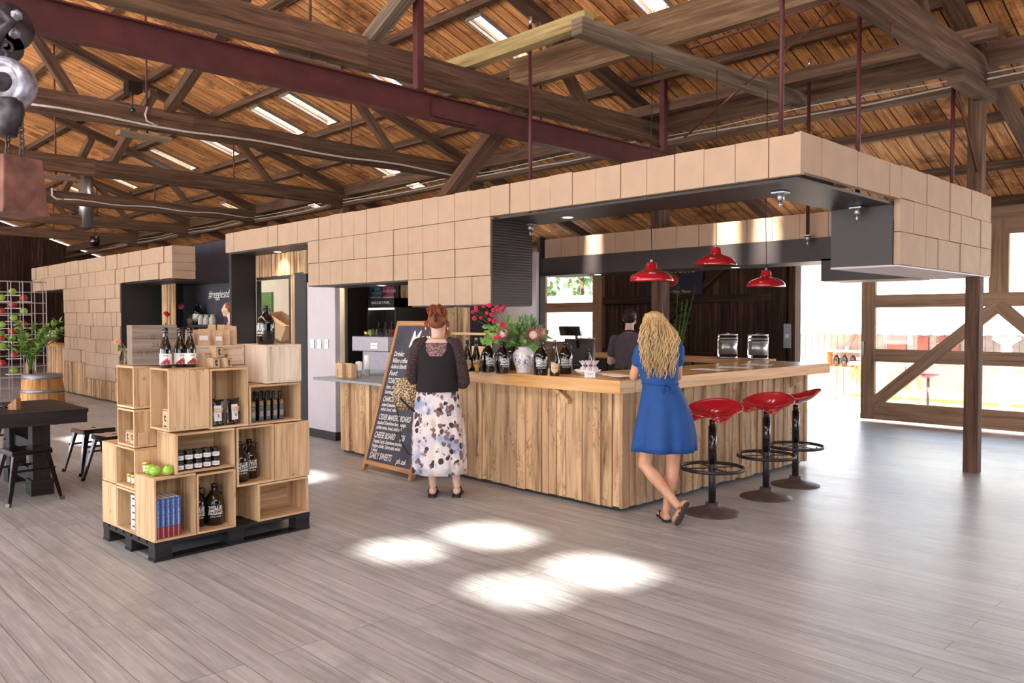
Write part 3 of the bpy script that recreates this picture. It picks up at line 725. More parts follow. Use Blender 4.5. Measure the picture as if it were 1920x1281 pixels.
mb = MB(); slats(mb, Y0+.01, 8.28, .035, .965, -3.99, .095, axis='y', out=1, seed=9); mb.build('slat_side', 'slat_wood', bar, world=True)
mb = MB(); slats(mb, -8.14, -6.05, .035, .83, Y0+.03, .125, seed=6); mb.build('slat_front', 'slat_wood', bar, world=True)
mb = MB(); mb.box(-8.08, -4.03, 5.12, 5.14, 0, .83); mb.box(-4.05, -4.03, 5.14, 8.26, 0, .96); mb.box(-6.05, -4.03, 5.115, 5.12, .02, .96); mb.box(-8.08, -4.06, 5.68, 5.7, .0, .82); mb.box(-4.68, -4.66, 5.7, 8.26, .0, .95)
mb.box(-4.66, -4.05, 8.24, 8.26, 0, .95); mb.box(-8.1, -8.08, 5.12, 5.7, 0, .83); mb.build('carcass', 'black_panel', bar, world=True)
for (x, y, ax) in ((-4.55, Y0-.0, 'f'), (-3.96, 7.9, 's')):
    mb = MB()
    if ax == 'f': mb.prism([(x-.12, .955), (x+.05, .84), (x+.05, .875), (x-.06, .955)], y-.05, y-.01)
    else: mb.prism([(.0, .955), (.12, .955), (.0, .84)], y, y+.05, M=Matrix.Translation((x, 0, 0)))
    mb.build('bracket', 'pine', bar, world=True)
wt = thing('worktop', 'thick pale timber worktop wrapping the corner of the bar', 'worktop', (-5, 5.4, .96))
mb = MB(); mb.box(-6.3, -3.90, 4.965, 5.16, .965, 1.073, grain=0, rnd=.5); mb.box(-6.3, -3.90, 5.162, 5.40, .967, 1.073, grain=0, rnd=.3); mb.box(-6.3, -3.90, 5.402, 5.74, .967, 1.073, grain=0, rnd=.7)
mb.build('front_leg', 'worktop_wood', wt, world=True, bevel=.003)
mb = MB(); mb.box(-4.12, -3.90, 5.742, 8.70, .965, 1.073, grain=1, rnd=.6); mb.box(-4.42, -4.122, 5.742, 8.70, .967, 1.073, grain=1, rnd=.4); mb.box(-4.75, -4.422, 5.742, 8.70, .967, 1.073, grain=1, rnd=.5)
mb.build('side_leg', 'worktop_wood', wt, world=True, bevel=.003)
rb_ = thing('rear_bar', 'dark timber rear bar shelf under the back canopy beam', 'counter', (-6, 9.0, 0))
mb = MB(); mb.box(-8.1, -4.78, 8.62, 9.15, 1.02, 1.073, grain=0); mb.build('top', 'frame_wood', rb_, world=True)
mb = MB(); slats(mb, -8.1, -4.78, 0, 1.02, 8.72, .12, seed=3); mb.box(-8.1, -4.78, 8.74, 9.1, 0, 1.02); mb.build('front_panel', 'black_panel', rb_, world=True)
lc = thing('low_counter', 'low grey metal service top left of the menu board', 'counter', (-7.5, 5.3, .83))
plain('steel_top', srgb(150, 148, 150), 0.3, 0.6, var=.04)
mb = MB(); mb.box(-8.55, -6.31, 4.97, 5.72, .835, .865); mb.build('top', 'steel_top', lc, world=True, bevel=.004)

# ------------------------------------------------------------------ kiosk walls, left to right
YK = 5.52
def zk(u, v, y=YK): return ony(u, v, y)
def wallbox(name, mat, x0, x1, z0, z1, y=YK, th=.04, structure=True):
    mb = MB(); mb.box(x0, x1, y, y+th, z0, z1); o = mb.build(name, mat)
    if structure: struct(o)
    return o
kw = thing('kiosk_partition', 'dark end partition of the bar kiosk with slatted wall and doorways', 'partition', (-10.5, 5.3, 0))
mb = MB(); mb.box(-11.11, -11.05, 5.125, 5.50, 0, 2.49); mb.build('end_panel', 'black_panel', kw, world=True)
xa = -11.03; xb = ony(545, 520, YK).x; xc = ony(556, 520, YK).x; xd = ony(578, 520, YK).x; x487 = ony(487, 527, YK).x
zt = 2.17
mb = MB(); slats(mb, xa, -8.84, zt, 2.485, YK, .11, seed=12); mb.build('slat_panel', 'slat_wood', kw, world=True)
mb = MB(); slats(mb, xb+.02, xc-.01, 0, zt-.005, YK, .06, seed=13); mb.build('slat_strip', 'slat_wood', kw, world=True)
mb = MB(); mb.box(-11.04, xb+.015, YK-.02, YK+.04, zt-.045, zt); mb.box(xb-.02, xb+.015, YK-.02, YK+.04, 0, zt-.045); mb.box(-11.04, -11.0, YK-.02, YK+.04, 0, zt-.05); mb.build('door_frame', 'black_panel', kw, world=True)
mb = MB(); mb.box(xc, xd+.0, YK-.03, YK+.04, 0, zt+.02); mb.build('door_panel', 'black_panel', kw, world=True)
mb = MB(); mb.box(xd+.005, -8.90, YK-.02, YK+.05, .11, 2.05); mb.build('white_panel', 'white_paint', kw, world=True)
mb = MB(); mb.box(xd+.003, -8.89, YK-.032, YK+.05, 0, .11); mb.build('skirting', 'black_panel', kw, world=True)
for k in range(3):
    p = ony(586+13*k, 645, YK-.03); mb = MB(); mb.box(-.045, .045, -.006, .005, -.06, .06)
    t = thing('light_switch', '%s of three white light switches on the white panel' % ['left', 'middle', 'right'][k], 'switch', p, group='switches on the white panel')
    mb.build('plate', 'white_plastic', t, bevel=.003); mb = MB(); mb.box(-.02, .02, -.012, -.007, -.025, .025); mb.build('rocker', 'white_plastic', t)
# kitchen seen through the doorway
mb = MB(); mb.box(-13.40, -9.86, 6.25, 6.3, 0, 2.45); struct(mb.build('wall_kitchen', 'cream_paint'))
c = ony(501, 568, 6.245)
plain('green_sheet', srgb(92, 132, 62), .6); mb = MB(); mb.box(-.2, .2, -.03, 0, -.17, .17)
t = tag(mb.build('notice_board', 'green_sheet'), 'green square board on the kitchen wall behind the doorway', 'board'); t.location = c
for (u, v, s_, rot, lab) in ((528, 612, .20, .5, 'tilted open cardboard carton stacked in the kitchen doorway'), (508, 636, .17, -.3, 'cardboard carton leaning in the kitchen doorway, lower one')):
    p = ony(u, v, 5.95); t = thing('carton', lab, 'box', p)
    t.rotation_euler = (.1, rot, .4)
    mb = MB(); s2 = s_*.8
    mb.box(-s_, s_, -s2, s2, -s_*.7, -s_*.7+.01); mb.box(-s_, -s_+.01, -s2, s2, -s_*.7, s_*.7); mb.box(s_-.01, s_, -s2, s2, -s_*.7, s_*.7); mb.box(-s_, s_, -s2, -s2+.01, -s_*.7, s_*.7); mb.box(-s_, s_, s2-.01, s2, -s_*.7, s_*.7)
    mb.build('body', 'kraft', t); mb = MB(); mb.box(-s_, s_, -s2-.1, -s2, s_*.69, s_*.7); mb.build('flap', 'kraft', t)
t = thing('shelf_unit', 'kitchen bench holding the cartons behind the doorway', 'bench', (-12.0, 5.95, 0))
mb = MB(); mb.box(-.8, .8, -.25, .25, .98, 1.02); mb.build('top', 'steel_top', t)
for sx in (-.77, .77):
    for sy in (-.22, .22): mb = MB(); mb.box(sx-.02, sx+.02, sy-.02, sy+.02, 0, .98); mb.build('leg', 'zinc', t)
# black wall with fridge behind the service counter
YF = 6.75
xa = ony(648, 600, YF).x; xb = ony(747, 600, YF).x
mb = MB(); mb.box(xa, xb, YF+.0, YF+.04, 0, 2.48); struct(mb.build('wall_service', 'black_panel'))
xc = ony(885, 600, YF+.1).x
mb = MB(); slats(mb, xb+.01, xc, 0, 2.48, YF+.06, .14, seed=21); o = mb.build('wall_slatted', 'slat_wood'); struct(o)
mb = MB(); mb.box(-9.0, -7.66, 7.9, 7.95, 0, 2.48); struct(mb.build('wall_rear', 'white_paint'))
p0 = ony(689, 577, YF-.6); p1 = ony(741, 640, YF-.6)
fr = thing('drinks_fridge', 'tall black glass-door drinks fridge below the two posters', 'fridge', ((p0.x+p1.x)/2, YF-.3, 0))
W = (p1.x-p0.x)/2+.02; Hf = p0.z
mb = MB(); mb.box(-W, W, -.02, .28, 0, Hf+.12); mb.box(-W, -W+.04, -.3, -.02, 0, Hf+.12); mb.box(W-.04, W, -.3, -.02, 0, Hf+.12); mb.box(-W, W, -.3, -.02, Hf, Hf+.12); mb.box(-W, W, -.3, -.02, 0, .3); mb.build('cabinet', 'black_matte', fr)
mb = MB()
for z in (.35, .68, 1.0, 1.3): mb.box(-W+.04, W-.04, -.27, -.03, z-.01, z)
mb.build('shelf', 'zinc', fr)
m, nt, b = newmat('clear_glass'); b.inputs['Transmission Weight'].default_value = 1; b.inputs['Roughness'].default_value = 0.02; b.inputs['IOR'].default_value = 1.12; b.inputs['Base Color'].default_value = (.96, .98, .97, 1)
m, nt, b = newmat('bottle_glass'); b.inputs['Transmission Weight'].default_value = 0.25; b.inputs['Roughness'].default_value = 0.05; b.inputs['Base Color'].default_value = srgb(30, 20, 16); b.inputs['Coat Weight'].default_value = .5
m, nt, b = newmat('green_bottle_glass'); b.inputs['Transmission Weight'].default_value = 0.35; b.inputs['Roughness'].default_value = 0.05; b.inputs['Base Color'].default_value = srgb(52, 40, 20); b.inputs['Coat Weight'].default_value = .5
mb = MB(); mb.box(-W+.05, W-.05, -.325, -.315, .3, Hf); mb.build('glass_door', 'clear_glass', fr)
text_mesh('lettering', 'SERIOUSLY PURE_', .05, 'lettering_white', fr, T(0, -.302, Hf+.06), sx=1.1)
mb = MB(); mb.box(-W+.05, W-.05, -.3, -.26, Hf-.03, Hf-.01); mb.build('light_bar', 'tube_glow', fr)
plain('bottle_white', srgb(226, 226, 220), .4); plain('bottle_pink', srgb(200, 70, 80), .4); plain('bottle_dark', srgb(60, 40, 30), .2)
fi = 0
for z, ms in ((.68, ['bottle_dark', 'bottle_pink']), (1.0, ['bottle_white', 'bottle_white']), (1.3, ['bottle_pink', 'bottle_dark'])):
    for k in range(4):
        x = -W+.1+(2*W-.2)*k/3
        t = thing('drink_bottle', 'small bottle, %s from the left on the %s fridge shelf' % (ordn[k], {.68: 'lower', 1.0: 'middle', 1.3: 'top'}[z]), 'bottle', fr.location+Vector((x, -.17, z+.001)), group='bottles in the fridge')
        mb = MB(); mb.lathe([(0, 0), (.03, 0), (.032, .12), (.014, .18), (.013, .22), (0, .22)], 12); mb.build('glass', 'bottle_dark', t)
        mb = MB(); mb.lathe([(.0325, .03), (.0335, .03), (.0335, .12), (.0325, .12)], 12); mb.build('label', ms[k % 2], t)
plain('poster_blue', srgb(60, 150, 200), .6, var=.02); plain('poster_pink', srgb(206, 70, 130), .6, var=.02); plain('poster_dark', srgb(40, 50, 60), .6)
for u0, u1, mt, lab in ((694, 715, 'poster_blue', 'blue paper poster on the black wall above the fridge'), (717, 738, 'poster_pink', 'pink paper poster on the black wall above the fridge')):
    a = ony(u0, 538, YF-.008); b_ = ony(u1, 569, YF-.008); t = thing('poster', lab, 'poster', ((a.x+b_.x)/2, YF-.006, (a.z+b_.z)/2))
    W2 = (b_.x-a.x)/2; H2 = (a.z-b_.z)/2
    mb = MB(); mb.box(-W2, W2, -.001, .001, -H2*.2, H2); mb.build('print', mt, t)
    mb = MB(); mb.box(-W2, W2, -.0012, .001, -H2, -H2*.2); mb.build('footer', 'paper', t)
    mb = MB(); mb.prism([(-W2*.9, H2*.2), (-W2*.2, H2*.5), (-W2*.55, H2*.85)], -.003, -.0015)
    for k in range(3): mb.prism([(-W2*.95, -H2*.1+k*H2*.12), (-W2*.95, -H2*.18+k*H2*.12), (-W2*.2, H2*.12+k*H2*.15), (-W2*.2, H2*.2+k*H2*.15)], -.003, -.0015)
    mb.build('graphic', 'poster_dark', t)
    text_mesh('lettering', '100%\nORGANIC' if mt == 'poster_blue' else 'SPARKLING', .06, 'lettering_white', t, T(W2*.25, -.004, H2*.45))
    text_mesh('lettering', 'FRESH PRESSED', .045, 'lettering_black', t, T(0, -.004, -H2*.6))

# ------------------------------------------------------------------ the far kiosk
k2 = thing('far_kiosk', 'second kiosk at far left clad in irregular cardboard cartons', 'kiosk', (-17, 5.4, 0))
mb = MB(); clad_x(mb, -21.5, -19.04, 2.21, 2.765, Y0, irregular=True, wd=.27); clad_x(mb, -19.04, -15.5, 2.21, 2.765, Y0, irregular=True, wd=.27); clad_x(mb, -15.5, -13.09, 2.225, 2.755, Y0, irregular=True, wd=.27)
clad_x(mb, -19.0, -17.57, .68, 2.21, Y0, row=.255, irregular=True, wd=.27); clad_x(mb, -17.57, -15.5, .39, 2.21, Y0, row=.26, irregular=True, wd=.27)
mb.build('carton_cladding', 'cardboard', k2, world=True)
mb = MB(); clad_x(mb, Y0+.003, 5.46, 2.22, 2.755, -13.085, row=.134, wd=.38, out=1, axis='y'); mb.build('carton_cladding', 'cardboard', k2, world=True)
mb = MB(); slats(mb, -19.02, -17.57, .03, .675, Y0+.02, .085, seed=31); slats(mb, -17.57, -15.5, .03, .385, Y0+.02, .085, seed=32); mb.build('slat_base', 'slat_wood', k2, world=True)
mb = MB(); slats(mb, -20.6, -19.04, .03, .97, Y0+.1, .085, seed=33); mb.build('slat_base', 'slat_wood', k2, world=True)
mb = MB(); slats(mb, -19.42, -19.06, 1.03, 2.2, Y0+.3, .07, seed=34); mb.build('slat_strip', 'slat_wood', k2, world=True)
mb = MB(); slats(mb, -15.15, -14.55, .9, 2.2, 5.7, .09, seed=35); mb.build('slat_strip', 'slat_wood', k2, world=True)
mb = MB(); mb.box(-20.7, -19.0, Y0-.12, Y0+.3, .975, 1.03); mb.build('ledge', 'worktop_wood', k2, world=True)
mb = MB(); mb.box(-20.7, -19.0, 5.4, 5.42, 0, 1.0); mb.box(-19.04, -13.1, 5.13, 5.16, .0, 2.2) if False else None
mb.box(-15.5, -15.46, 5.08, 6.6, 0, 2.22); mb.box(-19.04, -15.5, 5.12, 5.14, 0, 2.7); mb.box(-15.5, -13.1, 5.12, 5.14, 0, .98); mb.box(-21.5, -13.13, 5.13, 8, 2.2, 2.22)
mb.box(-16.2, -14.96, 6.2, 6.24, 1.44, 2.2); mb.build('dark_panel', 'black_panel', k2, world=True)
mb = MB(); mb.box(-15.46, -13.14, 5.142, 5.5, .98, 1.03); mb.build('ledge', 'worktop_wood', k2, world=True)
mb = MB(); mb.box(-21.4, -14.3, 7.6, 7.64, 0, 2.2); struct(mb.build('wall_kiosk', 'cream_paint'))
downlight(-17.5, 6.6, 2.199, k2, 120); downlight(-15.2, 6.9, 2.199, k2, 60); downlight(-19.9, 5.8, 2.199, k2, 30)  # lamps added to brighten the far kiosk's dark inside
plain('green_light_paint', srgb(110, 140, 70), .6)  # greenish kitchen light put into the colour of a strip
mb = MB(); a = ony(288, 565, 7.5); mb.box(-1.3, .7, -.02, .02, -.14, .1); t = tag(mb.build('painted_light_strip', 'green_light_paint'), 'green strip painted for the yellow-green light on the far kiosk back wall', 'board'); t.location = a
# chalk wall between the kiosks
plain('chalk_wall', srgb(58, 56, 70), .7, var=.05, scale=3)
mb = MB(); mb.box(-14.95, -13.42, 6.2, 6.24, 1.44, 2.95); mb.box(-14.95, -14.75, 6.2, 6.24, 0, 1.44)
cw = thing('chalk_wall', 'dark blue-grey chalk wall panel between the kiosks with handwriting', 'panel', (-13, 6.2, 0)); mb.build('panel', 'chalk_wall', cw, world=True)
c_ = ony(410, 552, 6.19); o = text_mesh('lettering', '#reggiestd', .2, 'lettering_white', cw, Matrix.Translation(c_-Vector((-13, 6.2, 0))), shear=.2)
mb = MB(); mb.box(-15.5, -13.3, 5.9, 6.195, 1.42, 1.46); sh = mb.build('wall_shelf', 'black_panel'); tag(sh, 'dark shelf in the hatch between the kiosks holding stone jars', 'shelf')
# ================================================================== DISPLAY OF CRATES ON A PALLET
DO = Vector((-5.222, 1.896, 0)); DR = math.radians(93.5)
DM = Matrix.Translation(DO) @ RZ(DR)
def DP(a, b_, z): return DM @ Vector((a, b_, z))
CAM2 = Vector((0, 0, CAMH))
def facecam(p, off=0.0):
    d = CAM2-Vector(p); return math.atan2(d.y, d.x)+pi/2+off      # local -y points at the camera
pal = thing('pallet', 'black painted wooden pallet under the stacked pine crates', 'pallet', DO, DR)
mb = MB()
for k in range(7):
    b0 = .0+k*.122; mb.box(0, 1.15, b0, b0+.098, .105, .123, rnd=R.random())
mb.build('deck', 'black_timber', pal)
for a0 in (0.0, .505, 1.03):
    mb = MB(); mb.box(a0, a0+.12, 0, .83, .088, .105, grain=1); mb.build('stringer', 'black_timber', pal)
    for b0 in (0.0, .36, .73):
        mb = MB(); mb.box(a0+.003, a0+.117, b0, b0+.1, .014, .088); mb.build('block', 'black_timber', pal, bevel=.003)
for b0 in (0.0, .36, .73):
    mb = MB(); mb.box(0, 1.15, b0, b0+.1, 0, .014); mb.build('bottom_board', 'black_timber', pal)
def crate(a0, a1, b0, b1, z0, z1, opening, label, mat='pine', backs=3, th=.014):
    """opening: which side has no board: -b, +b, -a, +a"""
    c = DP((a0+a1)/2, (b0+b1)/2, z0)
    t = thing('crate', label, 'crate', c, DR, 'pine crates of the display')
    A_, B_, H_ = (a1-a0)/2-.0015, (b1-b0)/2-.0015, z1-z0-.003
    top = MB(); ax = 'b' if opening in ('-b', '+b') else 'a'
    sides = []
    def boards(x0, x1, y0, y1, zz0, zz1, n, along):
        m_ = MB()
        for k in range(n):
            f0, f1 = k/n, (k+1)/n
            if along == 'x': m_.box(x0+(x1-x0)*f0+.0006, x0+(x1-x0)*f1-.0006, y0, y1, zz0, zz1)
            elif along == 'y': m_.box(x0, x1, y0+(y1-y0)*f0+.0006, y0+(y1-y0)*f1-.0006, zz0, zz1)
            else: m_.box(x0, x1, y0, y1, zz0+(zz1-zz0)*f0+.0006, zz0+(zz1-zz0)*f1-.0006)
        return m_
    wide = 2*A_ > H_
    n2 = 2
    if ax == 'b':
        boards(-A_, A_, -B_, B_, 0, th, n2, 'y').build('side_panel', mat, t, bevel=.0015)
        boards(-A_, A_, -B_, B_, H_-th, H_, n2, 'y').build('side_panel', mat, t, bevel=.0015)
        boards(-A_, -A_+th, -B_, B_, th, H_-th, n2, 'y').build('side_panel', mat, t, bevel=.0015)
        boards(A_-th, A_, -B_, B_, th, H_-th, n2, 'y').build('side_panel', mat, t, bevel=.0015)
        s_ = 1 if opening == '-b' else -1
        y0, y1 = (B_-.010, B_) if s_ > 0 else (-B_, -B_+.010)
        boards(-A_+th, A_-th, y0, y1, th, H_-th, backs, 'z' if wide else 'x').build('back_panel', mat, t)
    else:
        boards(-A_, A_, -B_, B_, 0, th, n2, 'x').build('side_panel', mat, t, bevel=.0015)
        boards(-A_, A_, -B_, B_, H_-th, H_, n2, 'x').build('side_panel', mat, t, bevel=.0015)
        boards(-A_, A_, -B_, -B_+th, th, H_-th, n2, 'x').build('side_panel', mat, t, bevel=.0015)
        boards(-A_, A_, B_-th, B_, th, H_-th, n2, 'x').build('side_panel', mat, t, bevel=.0015)
        x0, x1 = (A_-.010, A_) if opening == '-a' else (-A_, -A_+.010)
        boards(x0, x1, -B_+th, B_-th, th, H_-th, backs, 'y').build('back_panel', mat, t)
    nl = MB()
    for zz in (.02, H_-.02):
        for q in (-.7, -.25, .25, .7):
            if ax == 'b': nl.sphere((A_+.0002, q*B_, zz), .003, 6, 4)
            else: nl.sphere((q*A_, -B_-.0002, zz), .003, 6, 4)
    nl.build('nails', 'lettering_black', t)['kind'] = 'stuff'
    return t
ZB = .125
crate(0, .28, 0, .283, ZB, .54, '-b', 'upright pine crate holding the blue books, front corner of the pallet')
crate(.283, .563, 0, .283, ZB, .528, '-b', 'upright pine crate with two dark flagons, bottom row middle')
crate(.73, 1.145, 0, .283, ZB, .394, '-b', 'empty pine crate lying on its side, bottom right of the display')
crate(.145, .56, 0, .283, .542, .812, '-b', 'lying pine crate filled with white-labelled jars')
crate(.572, .862, 0, .283, .396, .811, '-b', 'upright pine crate with two flagons in its shadow, second row')
crate(.864, 1.154, 0, .283, .396, .808, '+b', 'pine crate turned with its closed knotty face out, second row right')
crate(.10, .381, 0, .283, .826, 1.238, '-a', 'pine crate with big knots on its closed side, carrying the cider bottles')
crate(.383, .664, 0, .283, .815, 1.224, '-b', 'upright pine crate with two black foil bags')
crate(.668, 1.085, 0, .283, .814, 1.095, '-b', 'lying pine crate with the row of dark sauce bottles')
crate(.80, 1.09, 0, .415, 1.098, 1.375, '+a', 'large pale crate on top right carrying a flagon', 'lit_pine', 2)
crate(.41, .795, .285, .56, 1.226, 1.372, '+b', 'pale crate on top carrying small kraft pouches', 'lit_pine', 2)
crate(.42, .80, .285, .56, .815, 1.224, '+b', 'hidden pine crate behind, under the pouches')
crate(.42, .80, .285, .56, ZB, .81, '+b', 'tall pine crate hidden in the middle of the pallet')
crate(.0, .41, .595, .84, ZB, .42, '+b', 'closed pine crate at the bottom left end of the pallet')
crate(.0, .41, .285, .592, ZB, .417, '-a', 'pine crate with small white boxes, bottom row left end')
crate(.0, .41, .607, .835, .423, .70, '+b', 'closed pine crate second from the floor at far left')
crate(.0, .41, .285, .604, .42, .70, '-a', 'pine crate with three tiny honey jars at left')
crate(.0, .40, .290, .563, .703, .958, '-a', 'pine crate with three small tea boxes at left')
crate(.0, .40, .290, .568, .962, 1.246, '-a', 'pine crate with one golden honey jar, top of the left stack')

plain('amber_glass', srgb(16, 10, 9), .06, var=.1, coat=.6); plain('dark_wine', srgb(20, 16, 11), .06, var=.1, coat=.8)
plain('leaf_red', srgb(168, 52, 50), .6, var=.1); plain('lid_gold', srgb(206, 178, 104), .3, .8, var=.03); plain('honey', srgb(190, 140, 60), .25, var=.05, coat=.5)
plain('label_kraft', srgb(214, 174, 130), .6, var=.02); plain('cork', srgb(190, 150, 110), .7)
def wrap(o, r, dz=0.0):
    for v in o.data.vertices:
        x, y, z = v.co; a = x/r; rr = r-(y)
        v.co = (rr*math.sin(a), -rr*math.cos(a), z)
def label_patch(r, w_, z0, z1, n=10):
    mb = MB(); V = []; F = []
    for k in range(n+1):
        a = (-w_/2+w_*k/n)/r; V += [(r*math.sin(a), -r*math.cos(a), z0), (r*math.sin(a), -r*math.cos(a), z1)]
    for k in range(n): F.append((2*k, 2*k+2, 2*k+3, 2*k+1))
    mb.add(V, F, smooth=True); return mb
GROWL = []
def growler(loc, rz, label, group=None):
    if GROWL: return dup(GROWL[0], loc, rz, label, group)
    t = thing('flagon', label, 'bottle', loc, rz, group)
    mb = MB(); mb.lathe([(0, 0), (.058, 0), (.063, .008), (.064, .15), (.060, .175), (.045, .205), (.024, .232), (.0185, .245), (.0175, .262), (0, .262)], 26); mb.build('glass_body', 'amber_glass', t)
    mb = MB(); mb.lathe([(0, .255), (.021, .255), (.021, .280), (0, .282)], 18); mb.build('cap', 'black_gloss', t)
    mb = MB(); mb.tube([(.018, 0, .252), (.04, 0, .258), (.052, 0, .243), (.050, 0, .218), (.040, 0, .200)], .006, 8); mb.build('handle', 'amber_glass', t)
    for s_, z, q, sx in (('WILLIE', .125, .028, 1.12), ("SMITH'S", .103, .026, 1.05), ('ORGANIC', .082, .023, 1.0), ('APPLE CIDER', .062, .012, 1.1)):
        o = text_mesh('lettering', s_, q, 'lettering_white', t, T(0, 0, z), sx=sx, bold=.0006 if q > .02 else 0); wrap(o, .0648)
    GROWL.append(t); return t
def put(a, b_, z): return DP(a, b_, z)
g1 = put(.47, .13, ZB+.0165); growler(g1, facecam(g1, .15), 'dark glass flagon standing in the bottom middle crate', 'flagons of cider')
g1 = put(.365, .17, ZB+.0165); growler(g1, facecam(g1, .1), 'dark flagon half hidden by the crate edge beside the books', 'flagons of cider')
g1 = put(.655, .12, .396+.0165); growler(g1, facecam(g1, .3), 'front flagon of two in the shadowed second-row crate', 'flagons of cider')
g1 = put(.765, .18, .396+.0165); growler(g1, facecam(g1, .2), 'rear flagon of two in the shadowed second-row crate', 'flagons of cider')
g1 = put(.895, .16, 1.374); o = growler(g1, facecam(g1, -1.0), 'dark flagon on the very top of the crate display', 'flagons of cider')
g1 = put(.80, .32, 1.374)
# books
plain('book_blue', srgb(56, 92, 160), .45, var=.03); plain('book_red', srgb(140, 36, 52), .45, var=.03)
bk = thing('book', 'blue and red hardback, leftmost of five in the corner crate', 'book', put(.0, 0, 0))
bk.location = put(.035, .075, ZB+.016); bk.rotation_euler = (0, 0, DR)
mb = MB(); mb.box(-.0155, .0155, -.05, .10, .07, .255); mb.build('cover', 'book_blue', bk, bevel=.001)
mb = MB(); mb.box(-.0156, .0156, -.0502, .1002, 0, .07); mb.build('cover', 'book_red', bk)
mb = MB(); mb.box(-.0125, .0125, -.046, .101, .003, .2562); mb.build('pages', 'paper', bk)
M_ = T(0, -.0506, .16) @ RY(pi/2)
text_mesh('lettering', 'The Art of APPLE BRANDING', .0135, 'lettering_white', bk, M_)
text_mesh('lettering', 'THE HUON VALLEY', .008, 'lettering_white', bk, T(0, -.0508, .035) @ RY(pi/2))
for k in range(1, 5):
    dup(bk, put(.035+.0335*k, .075, ZB+.016), DR, 'blue and red hardback, %s of five in the corner crate' % ['', 'second from the left', 'middle one', 'second from the right', 'rightmost'][k], None)
for o in [x for x in SC.objects if x.name.startswith('book')]:
    if 'label' in o: o['group'] = 'hardbacks in the corner crate'
# jars, two tiers of four across and two deep, plus a fifth column at the right
jar = None; n = 0
cn = ['leftmost', 'second', 'middle', 'fourth', 'rightmost']
for r_ in range(2):
    for c_ in range(5):
        for tier in range(2):
            p = put(.192+.0625*c_+(.02 if r_ else 0), .05+.064*r_, .557+.063*tier)
            lab = 'dark jar with white label, %s in the %s %s row of the jar crate' % (cn[c_], 'upper' if tier else 'lower', 'front' if r_ == 0 else 'back')
            if jar is None:
                jar = thing('jar', lab, 'jar', p, facecam(p), 'white-labelled jars in the crate')
                mb = MB(); mb.lathe([(0, 0), (.026, 0), (.0285, .004), (.0285, .045), (.026, .05), (0, .05)], 20); mb.build('glass', 'black_gloss', jar)
                mb = MB(); mb.lathe([(0, .047), (.0275, .047), (.0275, .0605), (.026, .062), (0, .062)], 20); mb.build('lid', 'black_gloss', jar)
                label_patch(.0289, .062, .010, .038).build('paper_label', 'paper', jar)
                o = text_mesh('lettering', 'preserve\nTasmania', .0065, 'lettering_black', jar, T(0, 0, .025)); wrap(o, .0291)
            else: dup(jar, p, facecam(p), lab)
# sauce bottles
sb = None
for k, (a, b_) in enumerate([(.715, .055), (.735, .12), (.79, .075), (.845, .075), (.90, .075), (.952, .075), (.79, .14), (.845, .14), (.90, .14)]):
    p = put(a, b_, .8305); lab = 'square dark sauce bottle, %s in the %s row of the top crate' % ((['first', '', 'second', 'third', 'fourth', 'fifth'] [k] if k in (0, 2, 3, 4, 5) else {1: 'first', 6: 'second', 7: 'third', 8: 'fourth'}[k]), 'front' if k in (0, 2, 3, 4, 5) else 'rear')
    if sb is None:
        sb = thing('sauce_bottle', lab, 'bottle', p, DR+.1, 'sauce bottles in the crate')
        mb = MB(); mb.box(-.021, .021, -.021, .021, 0, .145); mb.loft([(0, 0, .145, .020, .020), (0, 0, .16, .012, .012), (0, 0, .185, .011, .011)], 12); mb.build('glass', 'black_gloss', sb, bevel=.003)
        mb = MB(); mb.lathe([(0, .18), (.014, .18), (.014, .205), (0, .206)], 12); mb.build('cap', 'black_matte', sb)
        plain('sauce_label', srgb(150, 140, 132), .5, var=.1, scale=120); plain('sauce_leaf', srgb(120, 140, 70), .5, var=.2, scale=200); plain('sauce_red', srgb(206, 90, 50), .5)
        mb = MB(); mb.box(-.015, .015, -.0222, -.0216, .03, .12); mb.build('label', 'sauce_label', sb)
        mb = MB(); mb.box(-.0155, .0155, -.0228, -.0223, .108, .128); mb.sphere((.0, -.022, .137), .009, 8, 6, (1.3, .3, 1)); mb.build('label_picture', 'sauce_leaf', sb)
        mb = MB(); mb.sphere((0, -.0235, .134), .010, 8, 6, (1.3, .3, .8)); mb.build('label_fruit', 'sauce_red', sb)
        text_mesh('lettering', 'APPLE\nHOT\nSAUCE', .014, 'lettering_black', sb, T(0, -.0226, .09), bold=.0006)
    else: dup(sb, p, DR+.1, lab)
